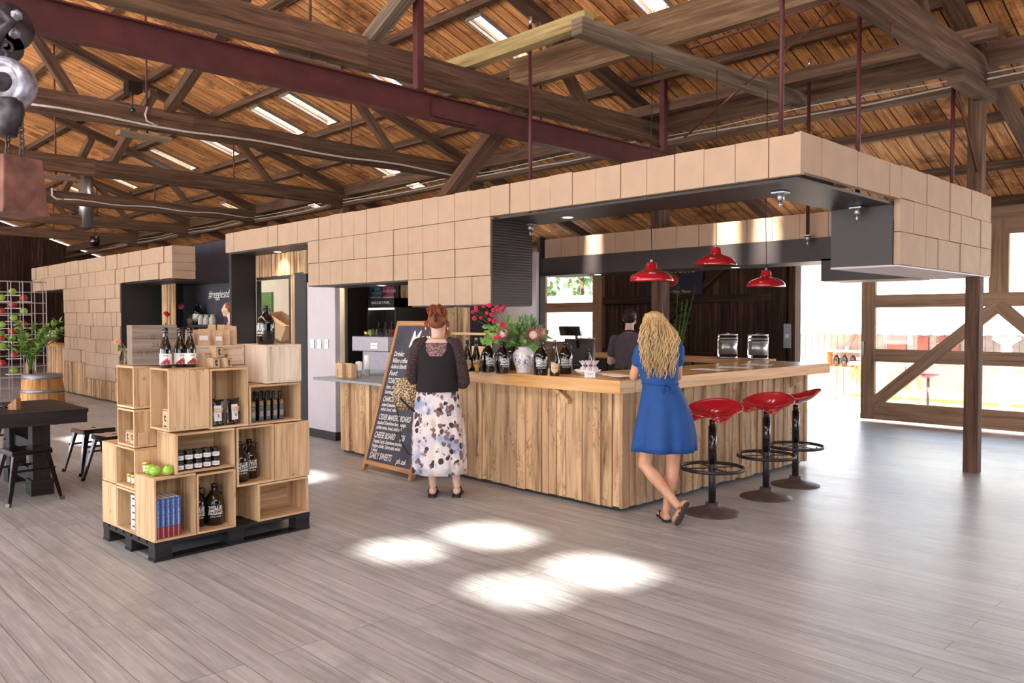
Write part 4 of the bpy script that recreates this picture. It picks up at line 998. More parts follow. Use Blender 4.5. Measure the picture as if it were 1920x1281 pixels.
# black foil bags
for k, (a, b_, rz, lab) in enumerate(((.455, .055, -.05, 'black foil coffee bag with white label, left of two in the crate'), (.575, .06, .2, 'shiny black foil bag with white label, right of two in the crate'), (.43, .14, 0, 'black foil bag standing behind the two front bags'))):
    p = put(a, b_, .8315); t = thing('foil_bag', lab, 'bag', p, DR+rz, 'foil bags in the crate')
    mb = MB(); V = []; F = []; nx, nz = 8, 10
    for s_ in (-1, 1):
        for j in range(nz+1):
            for i in range(nx+1):
                x = (i/nx-.5)*.105; zz = j/nz*.175; bul = math.sin(pi*min(1, i/nx*1.0))*(1-(j/nz)**2.2)
                V.append((x*(1-.04*math.sin(j)), s_*(.003+.024*bul+.002*math.sin(i*2+j)), zz))
    W_ = nx+1; o2 = W_*(nz+1)
    for j in range(nz):
        for i in range(nx):
            a_ = j*W_+i; F.append((a_, a_+1, a_+W_+1, a_+W_)); F.append((o2+a_, o2+a_+W_, o2+a_+W_+1, o2+a_+1))
    for j in range(nz):
        for i in (0, nx): a_ = j*W_+i; F.append((a_, a_+W_, o2+a_+W_, o2+a_))
    for i in range(nx): F.append((i, i+1, o2+i+1, o2+i)); a_ = nz*W_+i; F.append((a_, a_+1, o2+a_+1, o2+a_))
    mb.add(V, F, smooth=True); mb.build('pouch', 'black_gloss', t)
    if k < 2:
        mb = MB(); mb.box(-.03, .022, -.0325, -.0305, .03, .135, M=RX(-.06)); mb.build('label', 'paper', t)
        text_mesh('lettering', 'COFFEE\nPEPPER', .017, 'label_kraft', t, T(-.003, -.0395, .105) @ RX(-.06), bold=.0004)
        text_mesh('lettering', 'S', .03, 'lettering_black', t, T(-.003, -.038, .066) @ RX(-.06), bold=.0006)
# kraft pouches with small white labels
PK = [(.43, .385, .055, .09, 0), (.475, .41, .055, .09, 0), (.515, .345, .08, .095, 1), (.585, .40, .05, .08, 0), (.62, .335, .06, .085, 1), (.685, .34, .045, .09, 0),
      (.64, .47, .055, .125, 1), (.70, .45, .055, .125, 1), (.745, .36, .05, .115, 0), (.76, .46, .05, .12, 0)]
for k, (a, b_, w_, h_, lb) in enumerate(PK):
    p = put(a, b_, 1.3705); t = thing('kraft_packet', 'small brown kraft packet on the pale top crate, %s from the left' % ordn[k], 'packet', p, facecam(p, R.uniform(-.15, .15)), 'kraft packets on the top crate')
    mb = MB(); w2 = w_/2
    mb.add([(-w2, -.02, 0), (w2, -.02, 0), (w2, .02, 0), (-w2, .02, 0), (-w2, -.012, h_*.85), (w2, -.012, h_*.85), (w2, .012, h_*.85), (-w2, .012, h_*.85), (-w2*.95, -.003, h_+.02), (w2*.95, -.003, h_+.02), (w2*.95, .003, h_+.02), (-w2*.95, .003, h_+.02)],
           [(3, 2, 1, 0), (0, 1, 5, 4), (1, 2, 6, 5), (2, 3, 7, 6), (3, 0, 4, 7), (4, 5, 9, 8), (5, 6, 10, 9), (6, 7, 11, 10), (7, 4, 8, 11), (8, 9, 10, 11)]); mb.build('paper_bag', 'kraft', t)
    if lb: mb = MB(); mb.box(-w2*.7, w2*.7, -.0205, -.0195, h_*.35, h_*.7, M=RX(-.08)); mb.build('label', 'paper', t)
# tea boxes with a big t
def teabox(p, rz, lab, s_=.062, tag_m='lettering_blue', h_=None):
    h_ = h_ or s_*1.12
    t = thing('tea_box', lab, 'box', p, rz, 'tea boxes')
    mb = MB(); mb.box(-s_/2, s_/2, -s_/2, s_/2, 0, h_); mb.build('carton', 'kraft', t, bevel=.001)
    text_mesh('lettering', 't', s_*1.15, 'lettering_black', t, T(0, -s_/2-.0006, h_*.55), bold=s_*.03, shear=0)
    text_mesh('lettering', 'The Art of Tea', s_*.14, 'lettering_black', t, T(0, -s_/2-.0006, h_*.93))
    mb = MB(); mb.box(-s_*.25, s_*.25, -s_/2-.0008, -s_/2-.0001, h_*.07, h_*.16); mb.build('swatch', tag_m, t)
    return t
q = DR+.3
teabox(put(.435, .06, 1.2245), q, 'tea box with a black letter t, lower left of the three on the crate')
teabox(put(.53, .065, 1.2245), q+.1, 'tea box with a black letter t, lower right of the three on the crate', .058)
teabox(put(.475, .095, 1.2245+.0715), q, 'tea box with a black letter t, stacked on top of the other two', .062)
teabox(put(.40, .11, 1.2245), q, 'plain side of a tea box standing behind at the left', .055, h_=.10)
teabox(put(.545, .13, 1.2245), q, 'tea box behind the right one, under the crate edge', .06, h_=.13)
q2 = DR-pi/2
for k, a in enumerate((.06, .0 , .0)):
    b_ = .46-.072*k
    teabox(put(.06, b_, .7195), q2, 'tea box with a letter t inside the left stack crate, %s of three' % ['left', 'middle', 'right'][k], .064, ['lettering_black', 'paper', 'leaf_red'][k], .084)
teabox(put(.145, .085, .8425), q2+.1, 'tall tea box with a letter t inside the knotty crate', .062, 'lettering_black', .125)
# small honey jars
hj = None
for k, (a, b_, z, s_, lab) in enumerate([(.09, .385, .979, 1.0, 'golden honey jar alone in the top left crate'), (.08, .315, 1.04, .7, ''), (.06, .50, .437, .8, 'tiny gold-lidded jar, left of three in the low left crate'), (.06, .435, .437, .8, 'tiny gold-lidded jar, middle of three in the low left crate'),
                                         (.06, .375, .437, .8, 'tiny gold-lidded jar, right of three in the low left crate'), (.055, .235, .5425, .9, 'small gold-lidded jar standing behind the green apples')]):
    if not lab: continue
    p = put(a, b_, z); rz = facecam(p)
    if hj is None:
        hj = thing('honey_jar', lab, 'jar', p, rz, 'small gold-lidded jars')
        mb = MB(); mb.lathe([(0, 0), (.03, 0), (.032, .004), (.032, .06), (.028, .066), (0, .066)], 6); mb.build('glass', 'honey', hj)
        mb = MB(); mb.lathe([(0, .064), (.031, .064), (.032, .07), (.031, .082), (0, .083)], 20); mb.build('lid', 'lid_gold', hj)
        label_patch(.0325, .05, .012, .055).build('paper_label', 'paper', hj)
    else: dup(hj, p, rz, lab, None, scale=s_)
# little white boxes, a stack of five
for k in range(5):
    t = thing('small_box', 'small white soap box, %s up in the stack at the bottom left' % ['lowest', 'second', 'middle', 'fourth', 'topmost'][k], 'box', put(.06, .36, .1415+.047*k), q2, 'white boxes in the bottom left crate')
    mb = MB(); mb.box(-.055, .055, -.035, .035, 0, .045); mb.build('carton', 'paper', t, bevel=.001)
    text_mesh('lettering', 'ALPHABET', .015, 'lettering_black', t, T(0, -.0355, .022), bold=.0008)
# apples
m, nt, b = newmat('apple_green'); b.inputs['Base Color'].default_value = srgb(150, 196, 70); b.inputs['Roughness'].default_value = .25; b.inputs['Coat Weight'].default_value = .4
m, nt, b = newmat('apple_red'); b.inputs['Roughness'].default_value = .25; b.inputs['Coat Weight'].default_value = .4
N = NT(nt); tc = N.n('ShaderNodeTexCoord'); N.l(ramp(N, noise(N, mapping(N, tc.outputs['Object'], (14, 14, 5)), 1, 3), [(.4, srgb(150, 26, 30)), (.65, srgb(206, 90, 60))]), b.inputs['Base Color'])
plain('stalk', srgb(90, 66, 40), .7)
APP = {}
def apple(p, lab, mt='apple_green', s_=1.0, group=None, rot=0):
    if mt in APP: return dup(APP[mt], p, rot, lab, group, scale=s_)
    t = thing('apple', lab, 'apple', p, rot, group)
    pr = []
    for i in range(15):
        a = pi*i/14; r = .037*math.sin(a)*(1+.06*math.cos(a)); z = .035-.033*math.cos(a)
        if i in (14,): r = 0; z = .058
        if i == 13: r = .008; z = .064
        if i == 12: r = .017; z = .068
        if i == 0: r = 0; z = .006
        pr.append((max(r, 0), z))
    mb = MB(); mb.lathe(pr, 20); mb.build('fruit', mt, t)
    mb = MB(); mb.tube([(0, 0, .058), (.003, 0, .07), (.008, 0, .078)], .0016, 5); mb.build('stalk', 'stalk', t)
    APP[mt] = t; t.scale = (s_,)*3; return t
apple(put(.055, .175, .5355), 'green apple, left of three on the corner crate', group='green apples on the crate')
apple(put(.055, .10, .5355), 'green apple, middle one in front on the corner crate', group='green apples on the crate')
apple(put(.12, .06, .5355), 'green apple, right of three on the corner crate', group='green apples on the crate')
# cider bottles with white leaf labels
cb = None
for k, (u, v, lab) in enumerate(((309, 691, 'tall dark cider bottle with white label, left one on the knotty crate'), (341, 690, 'tall cider bottle with white label, middle one on the knotty crate'), (360, 691, 'tall cider bottle with white label, right one on the knotty crate'))):
    p = onz(u, v-3, 1.2345); p.z = 1.236
    if k == 0: p = put(.13, .10, 1.236)
    if k == 1: p = put(.235, .115, 1.236)
    if k == 2: p = put(.285, .075, 1.236)
    if cb is None:
        cb = thing('cider_bottle', lab, 'bottle', p, facecam(p), 'cider bottles on the crates')
        mb = MB(); mb.lathe([(0, 0), (.034, 0), (.0365, .006), (.0365, .11), (.034, .135), (.024, .17), (.016, .20), (.0145, .245), (.0165, .25), (.0165, .262), (0, .262)], 24); mb.build('glass_body', 'dark_wine', cb)
        mb = MB(); mb.lathe([(.0152, .225), (.0175, .232), (.0178, .2635), (0, .264)], 16); mb.build('cap', 'black_gloss', cb)
        label_patch(.037, .16, .022, .094, 20).build('paper_label', 'paper', cb)
        mb = MB()
        for j, (x, h_) in enumerate(((-.016, .028), (-.004, .04), (.008, .046), (.02, .034), (-.026, .018))):
            mb.prism([(x-.009, .023), (x+.009, .023), (x+.010, .023+h_*.4), (x+.003, .023+h_), (x-.009, .023+h_*.5)], -.0006, 0)
        o = mb.build('label_leaves', 'leaf_red', cb); wrap(o, .0374)
        o = text_mesh('lettering', 'CIDER', .011, 'lettering_black', cb, T(0, 0, .08)); wrap(o, .0373)
    else: dup(cb, p, facecam(p, .2*k), lab)
# old grey crate
p = put(.16, .37, 1.2465); t = thing('old_crate', 'weathered grey wooden apple crate with stencilled letters on the left stack', 'crate', p, facecam(p, .18))
plain('stencil_ink', srgb(92, 74, 66), .8)
w2, h2, d2 = .140, .268, .10
mb = MB()
for k in range(3): mb.box(-w2, w2, -d2, -d2+.012, h2*k/3+.001, h2*(k+1)/3-.001, grain=0)
mb.build('front_panel', 'grey_crate_wood', t, bevel=.002)
mb = MB()
for k in range(3): mb.box(-w2, w2, d2-.012, d2, h2*k/3+.001, h2*(k+1)/3-.001, grain=0)
mb.build('back_panel', 'grey_crate_wood', t, bevel=.002)
for s_ in (-1, 1):
    mb = MB(); mb.box(s_*w2, s_*(w2-.016), -d2+.012, d2-.012, 0, h2, grain=2); mb.build('end_panel', 'grey_crate_wood', t, bevel=.002)
mb = MB(); mb.box(-w2+.016, w2-.016, -d2+.012, d2-.012, 0, .012); mb.build('bottom', 'grey_crate_wood', t)
for s_, x, z, q_ in (('D', -.01, .185, .035), ('2E', .005, .135, .04), ('12 OCT 7', -.03, .085, .032)): text_mesh('lettering', s_, q_, 'stencil_ink', t, T(x, -d2-.0005, z), space=1.3)
# posy in a little bottle, loose flower and flowers behind the old crate
plain('petal_peach', srgb(236, 178, 130), .6, var=.1, scale=60); plain('petal_pink', srgb(230, 130, 160), .6, var=.12, scale=60); plain('petal_red', srgb(206, 40, 46), .6, var=.1, scale=60); plain('petal_hot', srgb(214, 30, 80), .6, var=.1)
plain('leaf_green', srgb(74, 116, 48), .5, var=.2, scale=20); plain('leaf_light', srgb(124, 164, 74), .5, var=.2, scale=20); plain('stem_green', srgb(92, 122, 56), .6)
def rose(mb, c, r, n=3, nrm=(0, 0, 1)):
    q_ = Vector(nrm).to_track_quat('Z', 'Y').to_matrix().to_4x4(); M0 = Matrix.Translation(c) @ q_
    for L in range(n):
        k_ = 4+L*2; rr = r*(.35+.65*(L+1)/n)
        for i in range(k_):
            a = 2*pi*i/k_+L*.5; M_ = M0 @ RZ(a) @ T(rr*.45, 0, (n-L)*r*.12) @ RY(-1.1+.3*L)
            mb.lathe([(0, 0), (rr*.5, r*.06), (rr*.55, r*.12)], 7, M=M_ @ Matrix.Diagonal((.8, 1, 1, 1)))
def vase_flower(p, rz, lab, mat_f, rr, h_, dx, vase='clear_glass', body=((0, 0), (.026, 0), (.03, .01), (.03, .05), (.014, .085), (.013, .11), (.016, .112)), stems=1, group=None):
    t = thing('flower_vase', lab, 'vase', p, rz, group)
    mb = MB(); mb.lathe(list(body), 16); mb.build('glass', vase, t)
    for s_ in range(stems):
        e = (dx+R.uniform(-.03, .03)*(s_ > 0), R.uniform(-.02, .02), h_+R.uniform(-.03, .03)*(s_ > 0))
        mb = MB(); mb.tube([(0, 0, .01), (0, 0, body[-1][1]), (dx*.5, 0, h_*.8), e], .0022, 5); mb.build('stem', 'stem_green', t)
        mb = MB(); rose(mb, e, rr, 3, (dx*2, -.6, .5)); mb.build('blossom', mat_f, t)
    mb = MB()
    for i in range(4): mb.lathe([(0, 0), (.012, .003), (0, .006)], 6, M=T(dx*.5+.012*math.cos(i*2), .012*math.sin(i*2), h_*.72+.01*i) @ RZ(i*2) @ RY(1.0) @ T(.015, 0, 0) @ Matrix.Diagonal((2.0, .8, 1, 1)))
    mb.build('leaf', 'leaf_light', t); return t
p = put(.035, .53, 1.2465); vase_flower(p, facecam(p), 'tiny glass bottle with one peach flower beside the old crate', 'petal_peach', .032, .15, -.035)
p = put(.30, .09, 1.238); t = thing('blossom', 'loose pink and white blossom lying by the cider bottles', 'flower', p+Vector((0, 0, .012))); mb = MB(); rose(mb, (0, 0, .012), .026, 3, (.3, -.5, .6)); mb.build('petals', 'petal_pink', t)
mb = MB(); mb.tube([(0, .0, .0), (-.02, .06, -.008)], .002, 5); mb.build('stem', 'stem_green', t)
# ================================================================== STOOLS, LAMPS, BAR GOODS
plain('red_enamel', srgb(178, 22, 38), .16, var=.02, coat=.8); plain('lamp_white', srgb(236, 226, 206), .5, var=.01)
plain('iron_dark', srgb(62, 56, 58), .45, .5, var=.12, scale=9, bumpy=.1); plain('iron_brown', srgb(96, 82, 76), .5, .4, var=.12, scale=9, bumpy=.15)
plain('dark_hole', srgb(120, 96, 60), .7)
def tractor_seat(p, rz, lab, ring_rz=0.0):
    t = thing('bar_stool', lab, 'stool', p, rz, 'red tractor-seat bar stools')
    mb = MB(); mb.lathe([(.222, 0), (.22, .006), (.17, .022), (.09, .045), (.055, .06), (.052, .085), (.036, .088)], 36); mb.build('base', 'iron_brown', t)
    mb = MB(); mb.tube([(0, 0, .08), (0, 0, .46)], .029, 16); mb.build('lower_column', 'iron_dark', t)
    mb = MB(); mb.tube([(0, 0, .40), (0, 0, .70)], .034, 16); mb.tube([(0, 0, .70), (0, 0, .752)], .026, 16); mb.build('sleeve', 'black_gloss', t)
    mb = MB(); n = 40
    V = []; F = []
    for k in range(n):
        a = 2*pi*k/n
        for (r, z) in ((.243, .352), (.252, .352), (.252, .378), (.243, .378)): V.append((r*math.cos(a), r*math.sin(a), z))
    for k in range(n):
        for j in range(4): F.append((k*4+j, ((k+1) % n)*4+j, ((k+1) % n)*4+(j+1) % 4, k*4+(j+1) % 4))
    mb.add(V, F, smooth=True); mb.build('foot_ring', 'iron_dark', t)
    for k in range(4):
        a = pi/4+ring_rz+k*pi/2
        mb = MB(); mb.bar((.03*math.cos(a), .03*math.sin(a), .365), (.246*math.cos(a), .246*math.sin(a), .367), .028, .005); mb.tube([(.225*math.cos(a), .225*math.sin(a), .36), (.225*math.cos(a), .225*math.sin(a), .385)], .006, 6)
        mb.build('spoke', 'iron_dark', t)
    mb = MB(); n, mr = 72, 14; V = [(0, 0, .775)]; F = []
    def out(a):       # a = 0 is the front (local -y)
        c = math.cos(a); fr = max(0, c)
        lat = .225-.02*c
        lobe = .02*math.exp(-((abs(a)-.62)/.3)**2)
        notch = .115*math.exp(-(a/.24)**2)
        return lat+lobe-notch
    def hz(a):
        c = math.cos(a); back = max(0, -c)
        return .055+.075*back**1.3-.075*math.exp(-((abs(a)-.55)/.42)**2)-.02*math.exp(-(a/.3)**2)
    for j in range(1, mr+1):
        q_ = j/mr
        for k in range(n):
            a = -pi+2*pi*k/n; r = out(a)*q_
            V.append((r*math.sin(a), -r*math.cos(a)*.9, .775+hz(a)*q_**2.3))
    for k in range(n): F.append((0, 1+k, 1+(k+1) % n))
    for j in range(mr-1):
        for k in range(n):
            k2 = (k+1) % n; F.append((1+j*n+k, 1+(j+1)*n+k, 1+(j+1)*n+k2, 1+j*n+k2))
    mb.add(V, F, smooth=True); o = mb.build('seat', 'red_enamel', t)
    sm = o.modifiers.new('thick', 'SOLIDIFY'); sm.thickness = .005; sm.offset = 0
    rim = MB(); rim.tube([V[1+(mr-1)*n+k] for k in range(n)], .005, 6, closed=True); r_ = rim.build('rim', 'red_enamel', o)
    hl = 0
    for a, q_ in ((2.0, .55), (-2.0, .55), (2.7, .6), (-2.7, .6), (1.2, .5), (-1.2, .5), (3.14, .3)):
        r = out(a)*q_; z = .775+hz(a)*q_**2.3
        mb = MB(); mb.lathe([(.0105, -.0005), (.0105, 0.0005)], 14, (r*math.sin(a), -r*math.cos(a)*.9, z+.0042)); mb.build('vent_hole', 'dark_hole', o)
    return t
s1 = tractor_seat(onz(1335, 962), .25, 'red tractor-seat bar stool nearest, just right of the woman in blue')
def dup3(root, loc, rz, lab):
    r = dup(root, loc, rz, lab)
    return r
dup3(s1, onz(1436, 932), .12, 'red tractor-seat bar stool, middle of the row of three')
dup3(s1, onz(1491, 909), -.95, 'red tractor-seat bar stool farthest along the counter, seen side on')

def pendant(u, v, dep, lab, ztop=4.0):
    p = atd(u, v, dep); t = thing('pendant_lamp', lab, 'lamp', p, 0, 'red pendant lamps over the bar')
    mb = MB(); mb.lathe([(.2, .0), (.203, .004), (.196, .03), (.17, .062), (.12, .09), (.075, .105), (.06, .112), (.052, .13), (.049, .165), (.043, .175), (.02, .18), (.0, .182)], 40)
    o = mb.build('shade', 'red_enamel', t); sm = o.modifiers.new('thick', 'SOLIDIFY'); sm.thickness = .003
    mb = MB(); mb.lathe([(.1975, .001), (.193, .028), (.167, .058), (.118, .086), (.05, .10)], 40); mb.build('lining', 'lamp_white', t)
    mb = MB(); mb.tube([(0, 0, .18), (0, 0, .205)], .012, 8); mb.build('fitting', 'zinc', t)
    mb = MB(); zt = ztop-p.z; mb.tube([(0, 0, .2), (.004, 0, .3), (-.008, 0, .7), (0, 0, zt)], .004, 6); mb.build('cord', 'black_matte', t)
    mb = MB(); mb.sphere((0, 0, .06), .03); mb.build('bulb', 'lamp_glow', t)
    return t
pendant(1221, 528, 7.4, 'red enamel pendant lamp, left of three over the bar')
pendant(1342, 498, 7.9, 'red enamel pendant lamp, highest and middle of three over the bar')
pendant(1436, 538, 8.6, 'red enamel pendant lamp, right and lowest of three over the bar')

# goods on the worktop
ZT = 1.0735
def onbar(u, v): p = onz(u, v, ZT); return p
cham = None
def champagne(p, lab, off=0.0):
    global cham
    if cham is not None: return dup(cham, p, facecam(p, off), lab)
    t = thing('champagne_bottle', lab, 'bottle', p, facecam(p, off), 'round-label cider bottles on the bar')
    mb = MB(); mb.lathe([(0, 0), (.04, 0), (.044, .008), (.044, .11), (.040, .14), (.026, .19), (.017, .23), (.0145, .275), (.017, .28), (.017, .292), (0, .292)], 24); mb.build('glass_body', 'dark_wine', t)
    mb = MB(); mb.lathe([(.0, .29), (.013, .29), (.017, .305), (0, .315)], 12); mb.build('cork', 'cork', t)
    V = [(0, 0, .07)]+[(.036*math.cos(a), -.0004, .07+.047*math.sin(a)) for a in [i*pi/12 for i in range(24)]]
    mb = MB(); 
    # subdivided oval so that it wraps
    V = []; F = []
    for j in range(9):
        zz = -1+2*j/8; wv_ = math.sqrt(max(0, 1-zz*zz))
        for i in range(9): V.append((.036*wv_*(-1+i/4), 0, .07+.047*zz))
    for j in range(8):
        for i in range(8): a_ = j*9+i; F.append((a_, a_+1, a_+10, a_+9))
    mb.add(V, F, smooth=True); o = mb.build('oval_label', 'label_kraft', t); wrap(o, .0448)
    o = text_mesh('lettering', 'Y', .014, 'lettering_black', t, T(0, 0, .095)); wrap(o, .0451)
    o = text_mesh('lettering', 'WILLIE SMITH', .009, 'lettering_black', t, T(0, 0, .068)); wrap(o, .0451)
    cham = t; return t
p = onbar(876, 697); champagne(p, 'round-label cider bottle beside the dark sleeve of the red-haired woman', .3)
p = onbar(893, 697); champagne(p, 'round-label cider bottle behind the small glass of cider', .2)
p = onbar(915, 698); growler(p, facecam(p, .5), 'dark flagon left of two before the flowers, next to the cider glass', 'flagons on the bar')
p = onbar(942, 700); growler(p, facecam(p, .55), 'dark flagon just left of the flower vase', 'flagons on the bar')
p = onz(960, 696, ZT); p += Vector((-.10, .10, 0)); growler(p, facecam(p, 1.2), 'dark flagon partly hidden behind the flower vase', 'flagons on the bar')
p = onbar(1014, 703); growler(p, facecam(p, .1), 'dark flagon just right of the flower vase', 'flagons on the bar')
p = onbar(1040, 705); champagne(p, 'round-label cider bottle between two flagons right of the vase')
p = onbar(1060, 701); growler(p, facecam(p, .1), 'dark flagon rightmost on the bar, before the till', 'flagons on the bar')
p = onz(1106, 694, ZT)+Vector((-.1, .1, 0)); t = thing('sauce_bottle', 'small dark bottle behind the bowl of sweets', 'bottle', p)
mb = MB(); mb.lathe([(0, 0), (.03, 0), (.031, .1), (.013, .15), (.012, .18), (.015, .185), (.015, .2), (0, .2)], 16); mb.build('glass', 'dark_wine', t)
plain('cider_juice', srgb(226, 176, 70), .1, var=.02)
p = onbar(899, 698)+Vector((.02, -.05, 0)); t = thing('tumbler', 'small glass of yellow cider on the bar', 'glass', p)
mb = MB(); mb.lathe([(0, 0), (.019, 0), (.022, .09)], 16); mb.build('glass', 'clear_glass', t)
mb = MB(); mb.lathe([(0, .004), (.0175, .004), (.0195, .07), (0, .07)], 16); mb.build('cider', 'cider_juice', t)
# china vase with the bouquet
m, nt, b = newmat('china'); N = NT(nt); tc = N.n('ShaderNodeTexCoord')
n1 = noise(N, mapping(N, tc.outputs['Object'], (34, 34, 34)), 1, 3, .6, 1.5); mz = N.n('ShaderNodeSeparateXYZ'); N.l(tc.outputs['Object'], mz.inputs[0])
band = ramp(N, mz.outputs[2], [(.02, (0, 0, 0, 1)), (.07, (.8, .8, .8, 1)), (.15, (1, 1, 1, 1)), (.185, (0, 0, 0, 1))])
f = math_n(N, 'MULTIPLY', ramp(N, n1, [(.52, (0, 0, 0, 1)), (.58, (1, 1, 1, 1))]), band)
N.l(mixc(N, f, srgb(232, 226, 222), srgb(78, 92, 136)), b.inputs['Base Color']); b.inputs['Roughness'].default_value = .2; b.inputs['Coat Weight'].default_value = .4
pv = onbar(981, 699)
t = thing('china_vase', 'white china vase with blue flower pattern on the bar', 'vase', pv, facecam(pv))
mb = MB(); mb.lathe([(0, 0), (.062, 0), (.060, .012), (.066, .03), (.088, .10), (.095, .15), (.090, .18), (.070, .205), (.062, .215), (.068, .235), (.060, .235), (.054, .21), (0, .2)], 36); mb.build('body', 'china', t)
bq = thing('bouquet', 'big bouquet of pink proteas, red alstroemeria and leaves in the china vase', 'flowers', pv+Vector((0, 0, .215)), math.radians(45.84))
q = random.Random(5)
def leaf(mb, base, tip, w_, up=(0, 0, 1)):
    base, tip = Vector(base), Vector(tip); a = tip-base; L = a.length; s_ = a.cross(Vector(up))
    if s_.length < 1e-4: s_ = Vector((1, 0, 0))
    s_.normalize(); n_ = s_.cross(a).normalized()
    pts = []
    for f_, ww, dr in ((0, .1, 0), (.25, .8, .04), (.5, 1, .05), (.75, .7, .02), (1, .02, -.06)):
        c = base+a*f_+n_*dr*L; pts += [c-s_*w_*ww, c-n_*w_*.2, c+s_*w_*ww]
    F = []
    for i in range(4):
        F += [(i*3, i*3+1, i*3+4, i*3+3), (i*3+1, i*3+2, i*3+5, i*3+4)]
    mb.add(pts, F, smooth=True)
for mat_, cnt in (('leaf_green', 105), ('leaf_light', 40)):
    mb = MB()
    for k in range(cnt):
        a = q.uniform(0, 2*pi); rr = q.uniform(.02, .16); z0 = q.uniform(.0, .17)
        b_ = (rr*math.cos(a)*1.15, rr*math.sin(a)*.8, z0+.02)
        e = (b_[0]+q.uniform(-.07, .07)+.05*math.cos(a), b_[1]+q.uniform(-.06, .06), b_[2]+q.uniform(-.05, .09))
        leaf(mb, b_, e, q.uniform(.014, .024), (q.uniform(-.3, .3), -1, .3))
    mb.build('leaves', mat_, bq)['kind'] = 'stuff'
mb = MB()
for k in range(26):     # long narrow leaves in the middle
    x = q.uniform(-.04, .10); z = q.uniform(.12, .27); a = q.uniform(-.9, .9)
    leaf(mb, (x, q.uniform(-.03, .03), z), (x+.07*math.sin(a), q.uniform(-.05, .03), z+.08*math.cos(a)), .007, (0, -1, .2))
mb.tube([(0, 0, 0), (.02, 0, .15), (.03, 0, .3)], .004, 6); mb.build('spray', 'leaf_green', bq)['kind'] = 'stuff'
plain('protea_pink', srgb(214, 150, 152), .6, var=.12, scale=30); plain('protea_pale', srgb(232, 200, 186), .7, var=.08, scale=40)
def protea(c, r, nrm, name='protea'):
    qm = Vector(nrm).to_track_quat('Z', 'Y').to_matrix().to_4x4(); M0 = Matrix.Translation(c) @ qm
    mb = MB(); mb.sphere((0, 0, r*.35), r*.62, 16, 10, (1, 1, .8), M=M0); core = mb.build('protea_heart', 'protea_pale', bq)
    mb = MB()
    for L, (n_, r0, z0, tilt, ln) in enumerate(((12, .62, -.05, .25, 1.15), (15, .75, -.2, .42, 1.15), (17, .85, -.35, .65, 1.05))):
        for i in range(n_):
            a = 2*pi*i/n_+L*.2; ca, sa = math.cos(a), math.sin(a)
            b_ = Vector((ca*r*r0*.8, sa*r*r0*.8, r*z0)); e = Vector((ca*r*(r0+tilt*.55), sa*r*(r0+tilt*.55), r*(z0+ln)))
            b2, e2 = M0 @ b_, M0 @ e; leaf(mb, b2, e2, r*.15, (M0.to_3x3() @ Vector((-sa, ca, 0))).cross(e2-b2))
    mb.build('protea_petals', 'protea_pink', bq)
protea((-.165, -.05, .135), .064, (-.35, -.9, .25)); protea((.085, -.07, .12), .066, (.1, -1, .25)); protea((.165, -.02, .13), .05, (.75, -.3, .45))
mb = MB(); ms = MB()
for (u, v) in ((918, 573), (925, 582), (913, 587), (922, 590), (931, 577), (934, 585), (945, 576), (941, 583), (918, 600), (907, 575), (893, 578), (886, 585), (889, 597), (902, 596), (926, 601), (893, 582), (940, 607), (947, 608), (929, 634), (934, 632)):
    loc = atd(u, v, 6.55+q.uniform(-.05, .05)); l = bq.matrix_basis.inverted() @ loc; rose(mb, l, q.uniform(.019, .027), 3, (q.uniform(-.5, .5), -1, q.uniform(-.2, .5)))
    ms.tube([(-.02, 0, .03), (l.x*.6, l.y*.5, l.z*.6), tuple(l)], .0016, 4)
mb.build('red_blossoms', 'petal_hot', bq)['kind'] = 'stuff'; ms.build('stems', 'stem_green', bq)['kind'] = 'stuff'
mb = MB()
for k in range(44):
    x = q.uniform(-.36, -.1); z_ = q.uniform(.03, .30)*(1+x) ; leaf(mb, (x, -.02, z_), (x+q.uniform(-.06, .06), -.04, z_+q.uniform(-.05, .07)), .02, (0, -1, .3))
mb.build('leaves', 'leaf_light', bq)['kind'] = 'stuff'
# till
t = thing('till', 'black point-of-sale screen standing on the bar', 'till', onz(1085, 697, ZT)+Vector((-.33, .33, 0)), facecam(onz(1085, 697, ZT), -.55))
mb = MB(); mb.box(-.17, .17, -.01, .03, .05, .30, M=RX(-.25)); mb.build('screen_housing', 'black_matte', t, bevel=.006)
mb = MB(); mb.box(-.12, .12, -.12, .14, 0, .05); mb.build('base', 'black_gloss', t, bevel=.006)
mb = MB(); mb.box(-.13, .11, .02, .05, .33, .42, M=RX(.3)); mb.tube([(0, .05, .2), (0, .0, .38)], .015, 8); mb.build('customer_display', 'black_gloss', t)
# paper bags behind
t = thing('paper_bag', 'tall brown paper bag with handles behind the till', 'bag', onz(1101, 690, ZT)+Vector((-.5, .55, 0)), .5)
mb = MB(); mb.box(-.1, .1, -.05, .05, 0, .28); mb.build('bag', 'kraft', t)
for k in range(3): mb = MB(); mb.tube([(-.05, -.03+.03*k, .28), (-.03, -.03+.03*k, .34), (.03, -.03+.03*k, .34), (.05, -.03+.03*k, .28)], .003, 5); mb.build('handle', 'black_matte', t)
